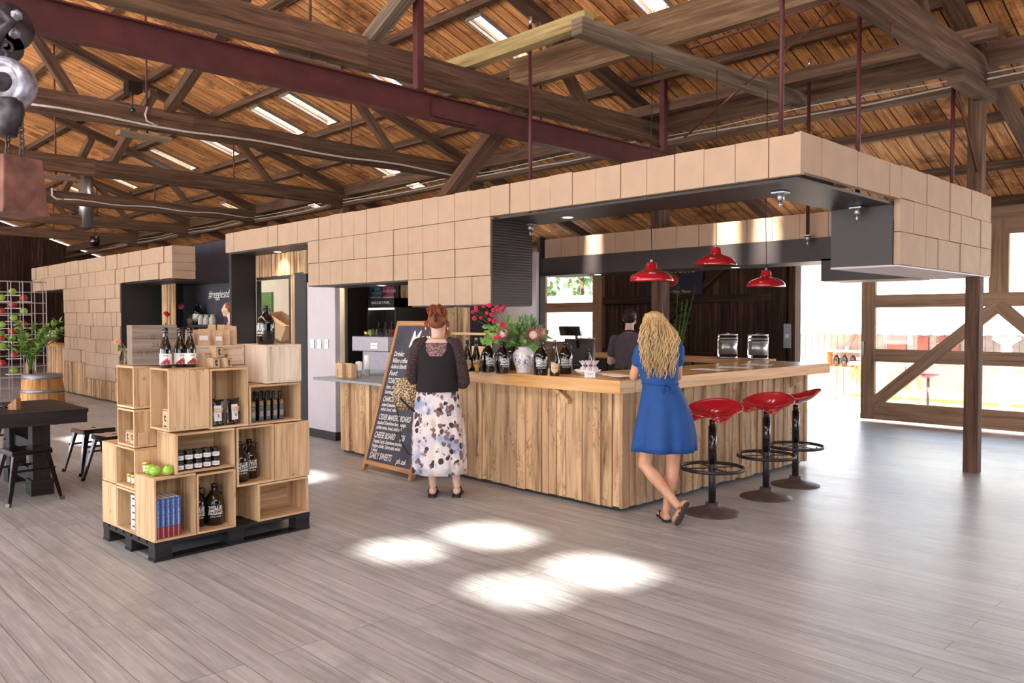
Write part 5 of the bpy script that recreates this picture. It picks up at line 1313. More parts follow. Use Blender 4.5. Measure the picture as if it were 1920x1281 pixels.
# bowl of wrapped sweets
pb = onz(1102, 703, ZT); t = thing('bowl', 'white oval bowl on the bar', 'bowl', pb, facecam(pb))
mb = MB(); mb.lathe([(0, .0), (.06, 0), (.10, .025), (.118, .045), (.114, .047), (.09, .022), (0, .008)], 30); mb.build('bowl', 'white_plastic', t)
plain('cellophane', srgb(226, 216, 222), .15, var=.1, scale=80, coat=.6)
for k, (x, y) in enumerate(((-.045, -.03), (.0, -.045), (.045, -.025), (-.02, .02), (.03, .03), (.065, .0))):
    c_ = pb+RT*x+Vector((FW.x, FW.y, 0))*y+Vector((0, 0, .03))
    g = thing('wrapped_sweet', 'cellophane twist of sweets in the bowl, %s from the left' % ordn[[0, 2, 4, 1, 3, 5][k]], 'sweets', c_, q.uniform(0, 3), 'wrapped sweets in the bowl')
    mb = MB(); mb.sphere((0, 0, .02), .028, 10, 7); mb.build('sweets', 'cellophane', g)
    mb = MB(); n_ = 14; V = [(0, 0, .042)]+[(.03*math.cos(2*pi*i/n_)*(1+.3*(i % 2)), .03*math.sin(2*pi*i/n_)*(1+.3*(i % 2)), .085+.012*(i % 2)) for i in range(n_)]
    mb.add(V, [(0, 1+i, 1+(i+1) % n_) for i in range(n_)]); mb.build('ruffle', 'cellophane', g)
    mb = MB(); mb.tube([(.007*math.cos(a), .007*math.sin(a), .045) for a in [i*pi/4 for i in range(8)]], .0025, 5, closed=True); mb.build('ribbon', 'petal_red', g)
t = thing('price_card', 'small white price card leaning before the bowl', 'card', onz(1106, 708, ZT), facecam(pb)); mb = MB(); mb.box(-.045, .045, -.001, .001, 0, .05, M=RX(-.2)); mb.build('card', 'paper', t)
text_mesh('lettering', 'Cherry nougat\n$3.50', .011, 'lettering_black', t, T(0, -.007, .03) @ RX(-.2))
# napkins, papers
for k, (u, v, a) in enumerate(((1140, 702, .2), (1150, 704, .7), (1160, 705, 1.1), (1170, 706, 1.5))):
    t = tag(None or MB().box(-.09, .09, -.06, .06, 0, .004).build('paper_sheet', 'paper'), 'white leaflet fanned on the bar left of the woman in blue, %s from the left' % ordn[k], 'paper', 'leaflets on the bar'); t.location = onz(u, v, ZT+.0042*k)-Vector((0, 0, .0002))*0; t.rotation_euler = (0, 0, a); t.location.z = ZT+.0045*k
for k, (u, v, a) in enumerate(((1330, 693, .1), (1375, 689, .4), (1420, 684, .2))):
    t = tag(MB().box(-.15, .15, -.11, .11, 0, .002).build('menu_sheet', 'paper'), 'flat printed menu sheet on the long side of the worktop, %s' % ['nearest', 'middle', 'farthest'][k], 'paper', 'menus on the worktop'); t.location = onz(u, v, ZT); t.rotation_euler = (0, 0, a)
# glass dispensers on the rear bar
for u, lab in ((1364, 'left tall glass drink dispenser with steel bands on the rear bar'), (1421, 'right tall glass drink dispenser with steel bands on the rear bar')):
    p = ony(u, 672, 8.88); p.z = 1.074; t = thing('drink_dispenser', lab, 'dispenser', p, 0, 'drink dispensers')
    mb = MB(); mb.lathe([(.115, .02), (.12, .03), (.12, .27), (.105, .29)], 28); mb.build('glass', 'clear_glass', t)
    mb = MB(); mb.lathe([(0, 0), (.12, 0), (.12, .02), (0, .02)], 28); mb.build('foot', 'zinc', t)
    mb = MB(); mb.lathe([(0, .285), (.122, .285), (.122, .30), (.03, .305), (0, .32)], 28); mb.build('lid', 'zinc', t)
    mb = MB(); mb.lathe([(.1, .05), (.1, .22)], 24); mb.build('inner_tank', 'zinc', t)
    for z in (.2, .24): mb = MB(); mb.lathe([(.1215, z), (.124, z+.005), (.1215, z+.01)], 28); mb.build('band', 'zinc', t)
# coffee corner on the low counter
ZL = .866
plain('machine_grey', srgb(120, 112, 118), .35, .5, var=.05)
t = thing('coffee_machine', 'grey coffee machine with cups on top behind the menu board', 'coffee machine', onz(700, 704, ZL)+Vector((-.12, .22, 0)), math.radians(10))
mb = MB(); mb.box(-.34, .30, -.2, .2, .29, .48); mb.build('body', 'machine_grey', t, bevel=.01)
mb = MB(); mb.box(-.30, .26, -.05, .2, .06, .29); mb.build('back', 'machine_grey', t); mb = MB(); mb.box(-.34, .3, -.2, .2, 0, .06); mb.build('drip_tray', 'black_gloss', t)
mb = MB(); mb.box(.0, .12, -.205, -.201, .33, .4); mb.build('badge', 'paper', t); text_mesh('lettering', 'LA MARZOCCO', .018, 'leaf_red', t, T(.06, -.2065, .365))
mc = t.location.copy()
for k, (u, v, mt, lab) in enumerate(((689, 636, 'lid_gold', 'yellow cup on the coffee machine'), (697, 634, 'leaf_light', 'green cup on the coffee machine'))):
    g = thing('cup', lab, 'cup', (mc.x-.2+.1*k, mc.y-.1, ZL+.481)); mb = MB(); mb.lathe([(0, 0), (.025, 0), (.036, .06+.02*k), (.033, .06+.02*k), (.022, .006), (0, .006)], 18); mb.build('body', mt, g); mb = MB(); mb.tube([(.033, 0, .05), (.05, 0, .04), (.048, 0, .02), (.03, 0, .015)], .004, 5); mb.build('handle', mt, g)
for k in range(8):
    g = thing('glass', 'clear drinking glass on the coffee machine, %s of the cluster' % ordn[k], 'glass', (mc.x+.0+.065*(k % 4), mc.y-.13+.1*(k//4), ZL+.481), 0, 'glasses on the coffee machine'); mb = MB(); mb.lathe([(0, 0), (.022, 0), (.029, .09), (.027, .09), (.02, .005), (0, .005)], 14); mb.build('body', 'clear_glass', g)
for k, (u, lab) in enumerate(((638, 'stack of brown takeaway bags, left one by the white wall'), (655, 'brown takeaway bag, right one by the cups'))):
    t = thing('paper_bag', lab, 'bag', onz(u, 708, ZL), .2); mb = MB()
    for j in range(3): mb.box(-.055, .055, -.02+.03*j, -.0+.03*j+.008, 0, .17-.01*j)
    mb.build('bags', 'kraft', t)
t = thing('cup_stack', 'stack of white paper cups on the low counter', 'cups', onz(673, 707, ZL)); mb = MB(); mb.lathe([(0, 0), (.03, 0), (.04, .08)]+[(r, .08+.012*i+dz) for i in range(9) for r, dz in ((.041, 0), (.038, .006))]+[(0, .19)], 20); mb.build('cups', 'white_plastic', t)
t = thing('cup_stack', 'second taller stack of white paper cups beside the coffee machine', 'cups', onz(684, 706, ZL)+Vector((-.02, .05, 0))); mb = MB(); mb.lathe([(0, 0), (.03, 0), (.036, .08)]+[(r, .08+.012*i+dz) for i in range(15) for r, dz in ((.037, 0), (.034, .006))]+[(0, .26)], 20); mb.build('cups', 'white_plastic', t)
# small golden oil bottle at the white wall
t = thing('oil_bottle', 'small golden bottle lit from behind beyond the white wall', 'bottle', onz(626, 709, ZL)+Vector((-.05, .1, 0))); mb = MB(); mb.lathe([(0, 0), (.025, 0), (.027, .14), (.01, .19), (.01, .21), (0, .21)], 14); mb.build('glass', 'honey', t)
# black equipment and wooden crate at the back of the bar
t = thing('cabinet', 'tall black cabinet behind the red-haired woman', 'cabinet', (ony(852, 600, 7.4).x, 7.5, 0)); mb = MB(); mb.box(-.32, .42, -.2, .25, 0, 2.0); mb.build('carcass', 'black_panel', t, bevel=.005); mb = MB(); mb.box(-.3, .05, -.215, -.201, 1.1, 1.95); mb.build('door', 'black_matte', t); mb = MB(); mb.box(.07, .4, -.215, -.201, 1.1, 1.95); mb.build('door', 'black_matte', t)
t = thing('display_frame', 'pale wooden bottle rack rail on the bar behind the bottles', 'rack', onz(880, 695, ZT)+Vector((-.12, .2, 0)), .05)
mb = MB(); mb.box(-.55, .22, -.012, .012, .33, .352); mb.build('rail', 'pine', t)
for x in (-.53, .2): mb = MB(); mb.tube([(x, 0, .33), (x, 0, 0)], .008, 8); mb.build('leg', 'pine', t)
mb = MB(); mb.box(-.10, .14, .03, .05, .0, .22); mb.build('back_board', 'pine', t)

# ================================================================== MENU BOARD
pl_ = onz(680, 880); pr_ = onz(772, 903)
pl_.z = pr_.z = 0; dx_ = (pr_-pl_); Wb = dx_.length; ang = math.atan2(dx_.y, dx_.x)
mbd = thing('menu_board', 'tall sandwich chalkboard with the handwritten menu', 'sign', (pl_+pr_)/2, ang)
Hm = 1.60; lean = -.29; M0 = RX(-(-lean))      # leans back at the top
M0 = RX(lean)
fwid = .045
plain('slate', srgb(66, 64, 78), .7, var=.12, scale=5)
for x0, x1, z0, z1 in ((-Wb/2, -Wb/2+fwid, 0, Hm), (Wb/2-fwid, Wb/2, 0, Hm), (-Wb/2+fwid, Wb/2-fwid, .06, .105), (-Wb/2+fwid, Wb/2-fwid, Hm-.05, Hm)):
    mb = MB(); mb.box(x0, x1, -.018, .012, z0, z1, M=M0); mb.build('frame_rail', 'frame_wood', mbd, bevel=.002)
mb = MB(); mb.box(-Wb/2+fwid, Wb/2-fwid, -.008, .004, .105, Hm-.05, M=M0); mb.build('slate', 'slate', mbd)
top = M0 @ Vector((0, .012, Hm-.02)); M1 = M0 @ T(0, .002, 0)
for x0, x1 in ((-Wb/2, -Wb/2+fwid), (Wb/2-fwid, Wb/2)):
    mb = MB(); mb.box(x0, x1, .010, .026, .03, Hm-.05, M=M1); mb.build('rear_leg', 'frame_wood', mbd)
mb = MB(); mb.box(-Wb/2+fwid, Wb/2-fwid, .012, .024, .06, .12, M=M1); mb.build('rear_rail', 'frame_wood', mbd)
def chalk(s_, size, x, z, al='LEFT', sx=.75, sh=.25, rot=-.02): text_mesh('lettering', s_, size, 'lettering_white', mbd, M0 @ T(x, -.0095, z) @ RY(rot), al, .0003, sh, sx=sx, bold=.0006)
xl = -Wb/2+.075
chalk('Menu', .26, .08, 1.40, 'CENTER', .75, .3)
for s_, size, z, sx in (('Drinks:', .058, 1.045, .9), ('Villino coffee. The Spiced', .058, .985, .75), ('Ashbolt Elderflower, Lemon', .05, .93, .72), ('Food:', .058, .87, .9), ('TOASTED SANDWICH', .066, .80, .68), ('Ham, cheddar & relish', .048, .745, .75), ('Sourdough & gruyere $8.50', .044, .70, .7),
                        ('CHARCUTERIE BOARD $26', .062, .635, .62), ('mixed Grandvewe meats, pickles', .042, .585, .7), ('walnut bread, relish', .042, .545, .7), ("CIDER MAKERS BOARD", .066, .475, .68), ('smoked Grandvewe ham, sausage', .044, .425, .7), ('pickled onion, bread, relish & B', .042, .383, .7),
                        ('CHEESE BOARD      $26', .070, .315, .62), ('Tongola Capris, Grandvewe pecorino,', .042, .262, .66), ('Pyengana cheddar, Quince paste, walnuts', .042, .222, .6), ('+ bread', .042, .185, .7), ('DAILY SWEETS', .075, .135, .66)):
    chalk(s_, size*1.25, xl, z*Hm/1.35, 'LEFT', sx*.95)
chalk('pls ask', .075, .12, .155, 'LEFT', .8)

# ================================================================== LEFT SIDE FURNITURE
tb = thing('picnic_table', 'black painted slatted picnic table at the left edge', 'table', (-8.05, 1.6, 0))
cA = onz(163, 767, .75); 
xF, yR = cA.x-.06, cA.y+.03       # right front corner
mb = MB()
for k in range(6): mb.box(xF-.19*(k+1)+.012, xF-.19*k, yR-1.9, yR, .715, .75, grain=1)
mb.build('top', 'black_timber', tb, world=True, bevel=.003)
mb = MB(); mb.box(xF-.01, xF+.03, yR-1.9, yR-.02, .63, .75, grain=1); mb.box(xF-1.16, xF-1.12, yR-1.9, yR-.02, .63, .75, grain=1); mb.box(xF-1.1, xF-.03, yR-.28, yR-.24, .62, .715); mb.build('apron', 'black_timber', tb, world=True)
for yy in (yR-.36, yR-1.6):
    for xx in (xF-.16, xF-.99):
        mb = MB(); mb.box(xx-.07, xx+.07, yy-.07, yy+.07, 0, .72, grain=2); mb.box(xx-.09, xx+.09, yy-.09, yy+.09, 0, .14); mb.build('leg', 'black_timber', tb, world=True)
    mb = MB(); mb.box(xF-.93, xF-.22, yy-.03, yy+.03, .08, .2, grain=0); mb.box(xF-.93, xF-.22, yy-.03, yy+.03, .36, .46, grain=0); mb.build('stretcher', 'black_timber', tb, world=True)
TOL = []
def tolix(p, rz, lab):
    if TOL: return dup(TOL[0], p, rz, lab)
    t = thing('metal_stool', lab, 'stool', p, rz, 'black metal stools around the picnic table')
    s_, H_ = .155, .45
    mb = MB(); mb.box(-s_, s_, -s_, s_, H_-.012, H_); mb.box(-s_-.002, s_+.002, -s_-.002, s_+.002, H_-.045, H_-.012); o = mb.build('seat', 'black_gloss', t, bevel=.012)
    mb = MB(); mb.lathe([(0, .0004), (.022, .0004)], 16, (0, 0, H_), sx=1.5); mb.build('hand_hole', 'dark_hole', t)
    for sx in (-1, 1):
        for sy in (-1, 1):
            mb = MB(); a, b_ = Vector((sx*(s_-.015), sy*(s_-.015), H_-.03)), Vector((sx*.215, sy*.215, .0))
            V = []
            for c_, w_ in ((a, .05), (b_, .024)):
                for ddx, ddy in ((0, 0), (-sx*w_, 0), (-sx*w_, -sy*.006), (-sx*.006, -sy*.006), (-sx*.006, -sy*w_), (0, -sy*w_)): V.append((c_.x+ddx, c_.y+ddy, c_.z))
            mb.add(V, [(i, (i+1) % 6, (i+1) % 6+6, i+6) for i in range(6)]+[(0, 1, 2, 3, 4, 5), (11, 10, 9, 8, 7, 6)])
            mb.bar((b_.x*.985, b_.y*.985, .001), (b_.x*.96, b_.y*.96, .03), .03, .026); mb.build('leg', 'black_gloss', t)
    for sx in (-1, 1):
        mb = MB(); mb.bar((sx*.17, -.17, .28), (sx*.17, .17, .28), .006, .02); mb.build('stretcher', 'black_gloss', t)
    TOL.append(t); return t
tolix(onz(33, 946)+Vector((-.14, .1, 0)), .1, 'black metal stool in front of the picnic table at the left edge')
tolix(onz(20, 873)+Vector((-.25, .12, 0)), .05, 'black metal stool half under the picnic table at far left')
tolix(Vector((-8.85, 2.62, 0)), .1, 'black metal stool at the end of the picnic table, farther one')
tolix(Vector((-8.20, 2.62, 0)), .15, 'black metal stool between the picnic table and the crate display')
t = thing('table_marker', 'small slanted wooden block on the black table', 'block', onz(27, 768, .75)); mb = MB(); mb.prism([(-.04, 0), (.04, 0), (.04, .1), (-.035, .045)], -.03, .03, M=RZ(.7)); mb.build('block', 'frame_wood', t)
t = thing('glasses', 'black sunglasses lying on the picnic table', 'sunglasses', onz(8, 768, .75), .8)
for s_ in (-1, 1):
    mb = MB(); mb.tube([(s_*.032+.024*math.cos(a), 0, .026+.02*math.sin(a)) for a in [i*pi/6 for i in range(12)]], .003, 5, closed=True); mb.tube([(s_*.056, 0, .035), (s_*.058, .12, .02)], .0025, 5); mb.build('frame', 'black_gloss', t)
    mb = MB(); mb.lathe([(.022, -.001), (.022, 0)], 14, M=T(s_*.032, 0, .026) @ RX(pi/2)); mb.build('lens', 'black_gloss', t)
# half barrel with the plant
pb = Vector((-16.2, 3.98, 0)); pb = atd(80, 730, 14.6); pb.z = 0
bt = thing('half_barrel', 'half wine barrel with grey hoops beyond the picnic table', 'barrel', pb)
Rb = .36; Hb = .57
plain('hoop', srgb(150, 152, 160), .4, .6, var=.05)
mb = MB(); n_ = 26
for k in range(n_):
    a0, a1 = 2*pi*k/n_, 2*pi*(k+1)/n_-.008; V = []; F = []; pr = [(Rb*.86, Hb), (Rb*.93, Hb*.7), (Rb*.98, Hb*.35), (Rb, 0)]
    for r, z in pr:
        for a in (a0, a1): V.append((r*math.cos(a), r*math.sin(a), z))
    for r, z in pr:
        for a in (a0, a1): V.append(((r-.03)*math.cos(a), (r-.03)*math.sin(a), z))
    for i in range(3): F += [(i*2, i*2+2, i*2+3, i*2+1), (8+i*2, 8+i*2+1, 8+i*2+3, 8+i*2+2)]
    F += [(0, 1, 9, 8), (6, 14, 15, 7)]
    U = [[(V[i][2], k*.3+(i % 2)*.09) for i in f] for f in F]
    mb.add(V, F, U)
mb.build('staves', 'barrel_oak', bt)
mb = MB(); mb.lathe([(0, Hb-.03), (Rb*.8, Hb-.03)], 26); mb.build('head', 'barrel_oak', bt)
for z0, z1 in ((Hb-.085, Hb-.005), (.24, .30)):
    rr = lambda z: Rb*(1-.135*(z/Hb)**1.3)+.012
    mb = MB(); mb.lathe([(rr(z0), z0), (rr(z1), z1)], 40); mb.build('hoop', 'hoop', bt)
vp = pb+Vector((0, 0, Hb-.03))+RT*-.22
t = thing('plant_vase', 'glass vase of leafy green branches standing on the half barrel', 'plant', vp)
mb = MB(); mb.lathe([(0, 0), (.07, 0), (.085, .02), (.08, .22), (.06, .27), (.075, .3)], 20); mb.build('vase', 'clear_glass', t)
ms = MB(); ml = MB(); q = random.Random(3)
for k in range(24):
    a = q.uniform(0, 2*pi); tip = Vector((math.cos(a)*q.uniform(.15, .8), math.sin(a)*q.uniform(.15, .7), q.uniform(.5, 1.0)))
    P = [Vector((0, 0, .1)), Vector((tip.x*.15, tip.y*.15, .4)), Vector((tip.x*.6, tip.y*.6, tip.z*.85)), tip]; ms.tube(P, .006, 5)
    for j in range(26):
        f_ = q.uniform(.25, 1); i = min(2, int(f_*3)); c_ = P[i].lerp(P[i+1], f_*3-i); d_ = Vector((q.uniform(-1, 1), q.uniform(-1, 1), q.uniform(-.3, 1))).normalized()*q.uniform(.07, .15)
        leaf(ml, c_, c_+d_, .03)
ms.build('stems', 'stem_green', t)['kind'] = 'stuff'; o = ml.build('leaves', 'leaf_light', t); o['kind'] = 'stuff'
# apple wall: a white wire grid with little shelves
plain('wire_white', srgb(196, 190, 206), .4, .1, var=.02); plain('shelf_white', srgb(230, 222, 220), .5)
gx = -18.3; g0 = onx(80, 530, gx); gb = .0; gt = g0.z; y1 = g0.y; y0 = y1-1.9; nyc = 9; nzc = 11
gr = thing('wire_grid', 'tall white wire grid stand displaying apples at the far left', 'rack', (gx, (y0+y1)/2, 0))
cw_ = .205; ch_ = .21
for d_, nm in ((0, 'front'), (.24, 'back')):
    mb = MB()
    for k in range(nyc+1): y = y1-k*cw_; mb.tube([(gx+d_, y, 0), (gx+d_, y, gt)], .009, 5)
    for j in range(nzc+1): z = gt-j*ch_; mb.tube([(gx+d_, y1, z), (gx+d_, y1-nyc*cw_, z)], .008, 5)
    mb.build('grid_panel', 'wire_white', gr, world=True)
mb = MB()
for k in (0, 3, 6, 9):
    for j in range(nzc+1): z = gt-j*ch_; y = y1-k*cw_; mb.tube([(gx, y, z), (gx+.24, y, z)], .007, 5)
mb.build('spacers', 'wire_white', gr, world=True)
# shelf_positions from the photograph: (column from the right edge, row, colour)
SH = [(2, 2, 'g'), (1, 3, 'r'), (3, 3, 'g'), (2, 4, 'r'), (3, 5, 'r'), (1, 5, 'g'), (2, 6, 'g'), (3, 7, 'g'), (1, 7, 'r'), (2, 8, 'r'), (3, 9, 'r'), (1, 9, 'g'), (2, 10, 'g'), (3, 11, 'g')]
SH = [(142, 707), (15, 775), (268, 780), (145, 852), (15, 930), (268, 927), (153, 1000), (20, 1080), (270, 1075), (140, 1150), (15, 1225), (290, 1200)]
colr = 'ggrrrgggrrrg'
rown = 0
for k, (zx, zy) in enumerate(SH):
    u, v = zx/6.0, 430+zy/6.0+5.5; p = onx(u, v, gx+.14)
    mb = MB(); mb.box(-.11, .11, -.12, .12, -.014, 0); s_ = mb.build('ledge', 'shelf_white', gr); s_.location = (.13, p.y-(y0+y1)/2, p.z)
    apple(p, '%s apple on a little ledge of the wire grid, %s from the top' % ('green' if colr[k] == 'g' else 'red', ordn[k]), 'apple_green' if colr[k] == 'g' else 'apple_red', 2.05*.037/.037*.95, 'apples on the wire grid')
for k, (u, v, cc) in enumerate(((22, 637, 'g'), (4, 651, 'g'), (27, 668, 'r'), (4, 684, 'r'), (26, 697, 'g'))):
    p = onx(u, v+4, gx+.14); mb = MB(); mb.box(-.11, .11, -.12, .12, -.014, 0); s_ = mb.build('ledge', 'shelf_white', gr); s_.location = (.13, p.y-(y0+y1)/2, p.z)
    apple(p, '%s apple low on the wire grid beside the plant, %s from the top' % ('green' if cc == 'g' else 'red', ordn[k]), 'apple_green' if cc == 'g' else 'apple_red', 1.95, 'apples on the wire grid')
# hatch shelf between the kiosks: stone jars, bottle, pot, flowers
plain('stone_jar', srgb(178, 174, 166), .4, var=.05); plain('terracotta', srgb(150, 124, 104), .7)
for k, u in enumerate((378, 388, 399)):
    p = ony(u, 609, 6.05); p.z = 1.461; t = thing('stone_jar', 'grey stoneware jar on the hatch shelf, %s of three' % ['left', 'middle', 'right'][k], 'jar', p, 0, 'stoneware jars')
    mb = MB(); mb.lathe([(0, 0), (.055, 0), (.062, .01), (.062, .12), (.04, .15), (.038, .165), (.048, .17), (.048, .185), (0, .185)], 20); mb.build('body', 'stone_jar', t)
p = ony(371, 609, 6.05); p.z = 1.461; growler(p, .6, 'dark flagon beside the stoneware jars on the hatch shelf', 'flagons of cider').scale = (1.4,)*3
p = ony(357, 609, 6.05); p.z = 1.461; t = thing('plant_pot', 'small pot with greenery on the hatch shelf', 'pot', p); mb = MB(); mb.lathe([(0, 0), (.05, 0), (.065, .12), (.06, .12), (.045, .01), (0, .01)], 20); mb.build('pot', 'terracotta', t)
mb = MB()
for k in range(14): a = k*.8; leaf(mb, (0, 0, .1), (.07*math.cos(a), .07*math.sin(a), .16+.02*(k % 3)), .018)
mb.build('leaves', 'leaf_green', t)['kind'] = 'stuff'
p = ony(350, 609, 6.0); p.z = 1.461; vase_flower(p, facecam(p), 'glass with pink and red flowers at the left end of the hatch shelf', 'petal_pink', .075, .33, -.09, stems=2)
p = ony(312, 640, 5.35); p.z = 1.031; vase_flower(p, facecam(p), 'tall glass of red flowers behind the old grey crate', 'petal_red', .055, .62, .0, stems=3)
# sign on the back wall and climbing plant beside the post
plain('sign_navy', srgb(34, 34, 66), .6, var=.06); plain('sign_gold', srgb(196, 172, 96), .6)
a = ony(1222, 505, YW-.06); b_ = ony(1318, 552, YW-.06)
t = thing('wall_sign', 'old dark blue advertising sign with gold letters on the back wall', 'sign', (a.x, YW-.07, b_.z))
Ws = b_.x-a.x; mb = MB(); mb.box(-.1, Ws, -.012, .012, 0, .78); mb.build('board', 'sign_navy', t)
sc_ = Ws/96.0
text_mesh('lettering', 'nens', .30, 'sign_gold', t, T((1283-1222)*sc_, -.014, .44+.06) @ RY(.0), sx=1.0, bold=.006)
text_mesh('lettering', 'Fewer Bugs - Finer Flavor', .085, 'sign_gold', t, T((1262-1222)*sc_, -.014, .06), sx=.95, bold=.001)
mb = MB(); mb.lathe([(.12, -.001), (.12, 0.001)], 24, M=T((1262-1222)*sc_, -.014, .27) @ RX(pi/2) @ Matrix.Diagonal((1.1, .85, 1, 1))); mb.build('emblem', 'petal_red', t)
mb = MB(); mb.lathe([(.13, -.001), (.13, 0)], 24, M=T((1262-1222)*sc_, -.0125, .27) @ RX(pi/2) @ Matrix.Diagonal((1.1, .85, 1, 1))); mb.build('emblem_ring', 'sign_gold', t)
p = ony(1262, 660, 10.5); p.z = 0; t = thing('tall_plant', 'thin leafy climbing plant in the shade beside the bar post', 'plant', p)
ms = MB(); ml = MB(); q = random.Random(8)
for k in range(7):
    tip = Vector((q.uniform(-.25, .45), q.uniform(-.2, .2), q.uniform(1.5, 2.1))); P = [Vector((0, 0, .3)), tip*.5+Vector((0, 0, .3)), tip]; ms.tube(P, .006, 5)
    for j in range(40): f_ = q.uniform(0, 2); i = min(1, int(f_)); c_ = P[i].lerp(P[i+1], f_-i); leaf(ml, c_, c_+Vector((q.uniform(-.07, .07), q.uniform(-.07, .07), q.uniform(-.05, .05))), .018)
ms.build('stems', 'stem_green', t)['kind'] = 'stuff'; ml.build('leaves', 'leaf_green', t)['kind'] = 'stuff'
mb = MB(); mb.lathe([(0, 0), (.15, 0), (.2, .32), (.18, .32), (0, .28)], 20); mb.build('pot', 'terracotta', t)
t = thing('door_switch', 'pale metal switch box on the frame of the open doorway', 'switch', ony(1477, 630, YW-.12)); mb = MB(); mb.box(-.06, .06, -.03, .03, -.2, .2); mb.build('box', 'zinc', t); mb = MB(); mb.box(-.03, .03, -.04, -.03, -.03, .03); mb.build('button', 'white_plastic', t)
# objects on the far kiosk ledge
p = ony(96, 640, 5.15); p.z = 1.031; t = thing('tin', 'white and red tin on the far kiosk ledge', 'tin', p); mb = MB(); mb.lathe([(0, 0), (.1, 0), (.1, .28), (0, .28)], 20); mb.build('body', 'paper', t); mb = MB(); mb.lathe([(.101, .03), (.101, .12)], 20); mb.build('band', 'petal_red', t)
# ================================================================== GLAZED BARN DOORS AND OUTSIDE
m, nt, b = newmat('pane_glass'); N = NT(nt); nt.nodes.remove(b)
tr = N.n('ShaderNodeBsdfTransparent'); gl = N.n('ShaderNodeBsdfGlossy'); gl.inputs['Roughness'].default_value = .03; mx = N.n('ShaderNodeMixShader')
tr.inputs[0].default_value = (.95, .97, .97, 1); fr_ = N.n('ShaderNodeFresnel'); fr_.inputs[0].default_value = 1.45
N.l(fr_.outputs[0], mx.inputs[0]); N.l(tr.outputs[0], mx.inputs[1]); N.l(gl.outputs[0], mx.inputs[2]); N.l(mx.outputs[0], nt.nodes['Material Output'].inputs[0])
YD = 12.52
def zd(v, u=1750): return ony(u, v, YD).z
xL, xR = ony(1617, 600, YD).x, -1.45
xl2 = ony(1642, 600, YD).x; xm = ony(1872, 600, YD).x
zb0, zb1, z1, z2, z3, z4, ztp = .03, .30, zd(682), zd(657), zd(576), zd(551), 2.95
mb = MB()
mb.box(xL, xl2, YD-.04, YD+.04, .03, ztp, grain=2); mb.box(xR-.2, xR, YD-.04, YD+.04, .03, ztp, grain=2); mb.box(xm-.12, xm+.12, YD-.04, YD+.04, z4, ztp, grain=2)
for a, b_ in ((zb0, zb1), (z1, z2), (z3, z4), (ztp-.22, ztp)): mb.box(xl2, xR-.2, YD-.039, YD+.039, a, b_, grain=0)
mb.bar((xl2, YD-.005, zb1-.02), (xm, YD-.005, z3+.02), .09, .17, (0, 0, 1)); mb.bar((xm, YD-.005, z3+.02), (xR-.2, YD-.005, zb1-.02), .098, .17, (0, 0, 1))
struct(mb.build('door_1', 'door_timber'))
mb = MB(); mb.box(xl2, xR-.2, YD-.004, YD+.004, zb1, ztp-.2); struct(mb.build('window_2', 'pane_glass'))
mb = MB(); mb.box(xL+.02, xL+.06, YD-.08, YD-.04, 1.0, 1.22); tag(mb.build('door_latch', 'zinc'), 'small metal latch on the glazed door stile', 'latch')
mb = MB(); mb.box(-12.05, -10.5, YW-.01, YW, 1.0, 2.5); struct(mb.build('window_3', 'pane_glass'))
# ground outside, falling gently away
plain('gravel', srgb(206, 196, 182), .9, var=.05, scale=3, bumpy=.2)
mb = MB(); mb.add([(-80, 12.75, -.02), (60, 12.75, -.02), (60, 24, -.9), (-80, 24, -.9), (60, 90, -1.5), (-80, 90, -1.5)], [(0, 1, 2, 3), (3, 2, 4, 5)]); struct(mb.build('ground', 'gravel'))
mb = MB(); mb.add([(-80, -40, -.05), (60, -40, -.05), (60, YN-3.01, -.05), (-80, YN-3.01, -.05)], [(0, 1, 2, 3)]); struct(mb.build('ground_front', 'gravel'))
plain('shed_white', srgb(236, 236, 232), .6, var=.02); plain('shed_grey', srgb(150, 142, 140), .8, var=.08, scale=4); plain('shed_red', srgb(150, 84, 76), .8, var=.06, scale=3); plain('orange_wood', srgb(206, 140, 84), .6)
plain('grass_pale', srgb(120, 146, 84), .9, var=.2, scale=12)
ys = 24.0
def zs(v, u=1700, y=ys): return ony(u, v, y).z
sh = thing('shed', 'low farm shed with white roof and boarded walls across the yard', 'shed', (-6, 25, -.9))
xs0, xs1 = ony(1500, 600, ys).x-1, 8
mb = MB(); V = []; n_ = 120
zr0, zr1 = zs(628), zs(578)
for k in range(n_+1):
    x = xs0+(xs1-xs0)*k/n_; w_ = .03*(k % 2)
    V += [(x, ys-.5, zr0+w_), (x, ys+2.5, zr1+.75+w_)]
mb.add(V, [(2*k, 2*k+2, 2*k+3, 2*k+1) for k in range(n_)]); mb.build('roof', 'shed_white', sh, world=True)
mb = MB(); x = xs0
while x < xs1: mb.box(x, x+.19, ys, ys+.04+R.uniform(0, .03), -1, zr0); x += .2
mb.build('front_wall', 'shed_grey', sh, world=True)
for u0, u1 in ((1665, 1700), (1722, 1742), (1760, 1800)):
    mb = MB(); mb.box(ony(u0, 600, ys).x, ony(u1, 600, ys).x, ys-.06, ys-.01, -.4, zr0-.05); mb.build('red_panel', 'shed_red', sh, world=True)
mb = MB(); mb.box(xs0, xs1, ys+2.4, ys+2.5, -1, zr1+.7+.9); mb.build('upper_wall', 'shed_grey', sh, world=True)
mb = MB(); mb.add([(xs0, ys+2.2, zr1+1.55), (xs1, ys+2.2, zr1+1.55), (xs1, ys+7, zr1+3.1), (xs0, ys+7, zr1+3.1)], [(0, 1, 2, 3)]); mb.build('upper_roof', 'shed_white', sh, world=True)
mb = MB(); mb.box(ony(1700, 700, 22.5).x, 4, 22.5, 22.6, -.8, ony(1800, 688, 22.5).z); mb.build('low_wall', 'shed_red', sh, world=True)
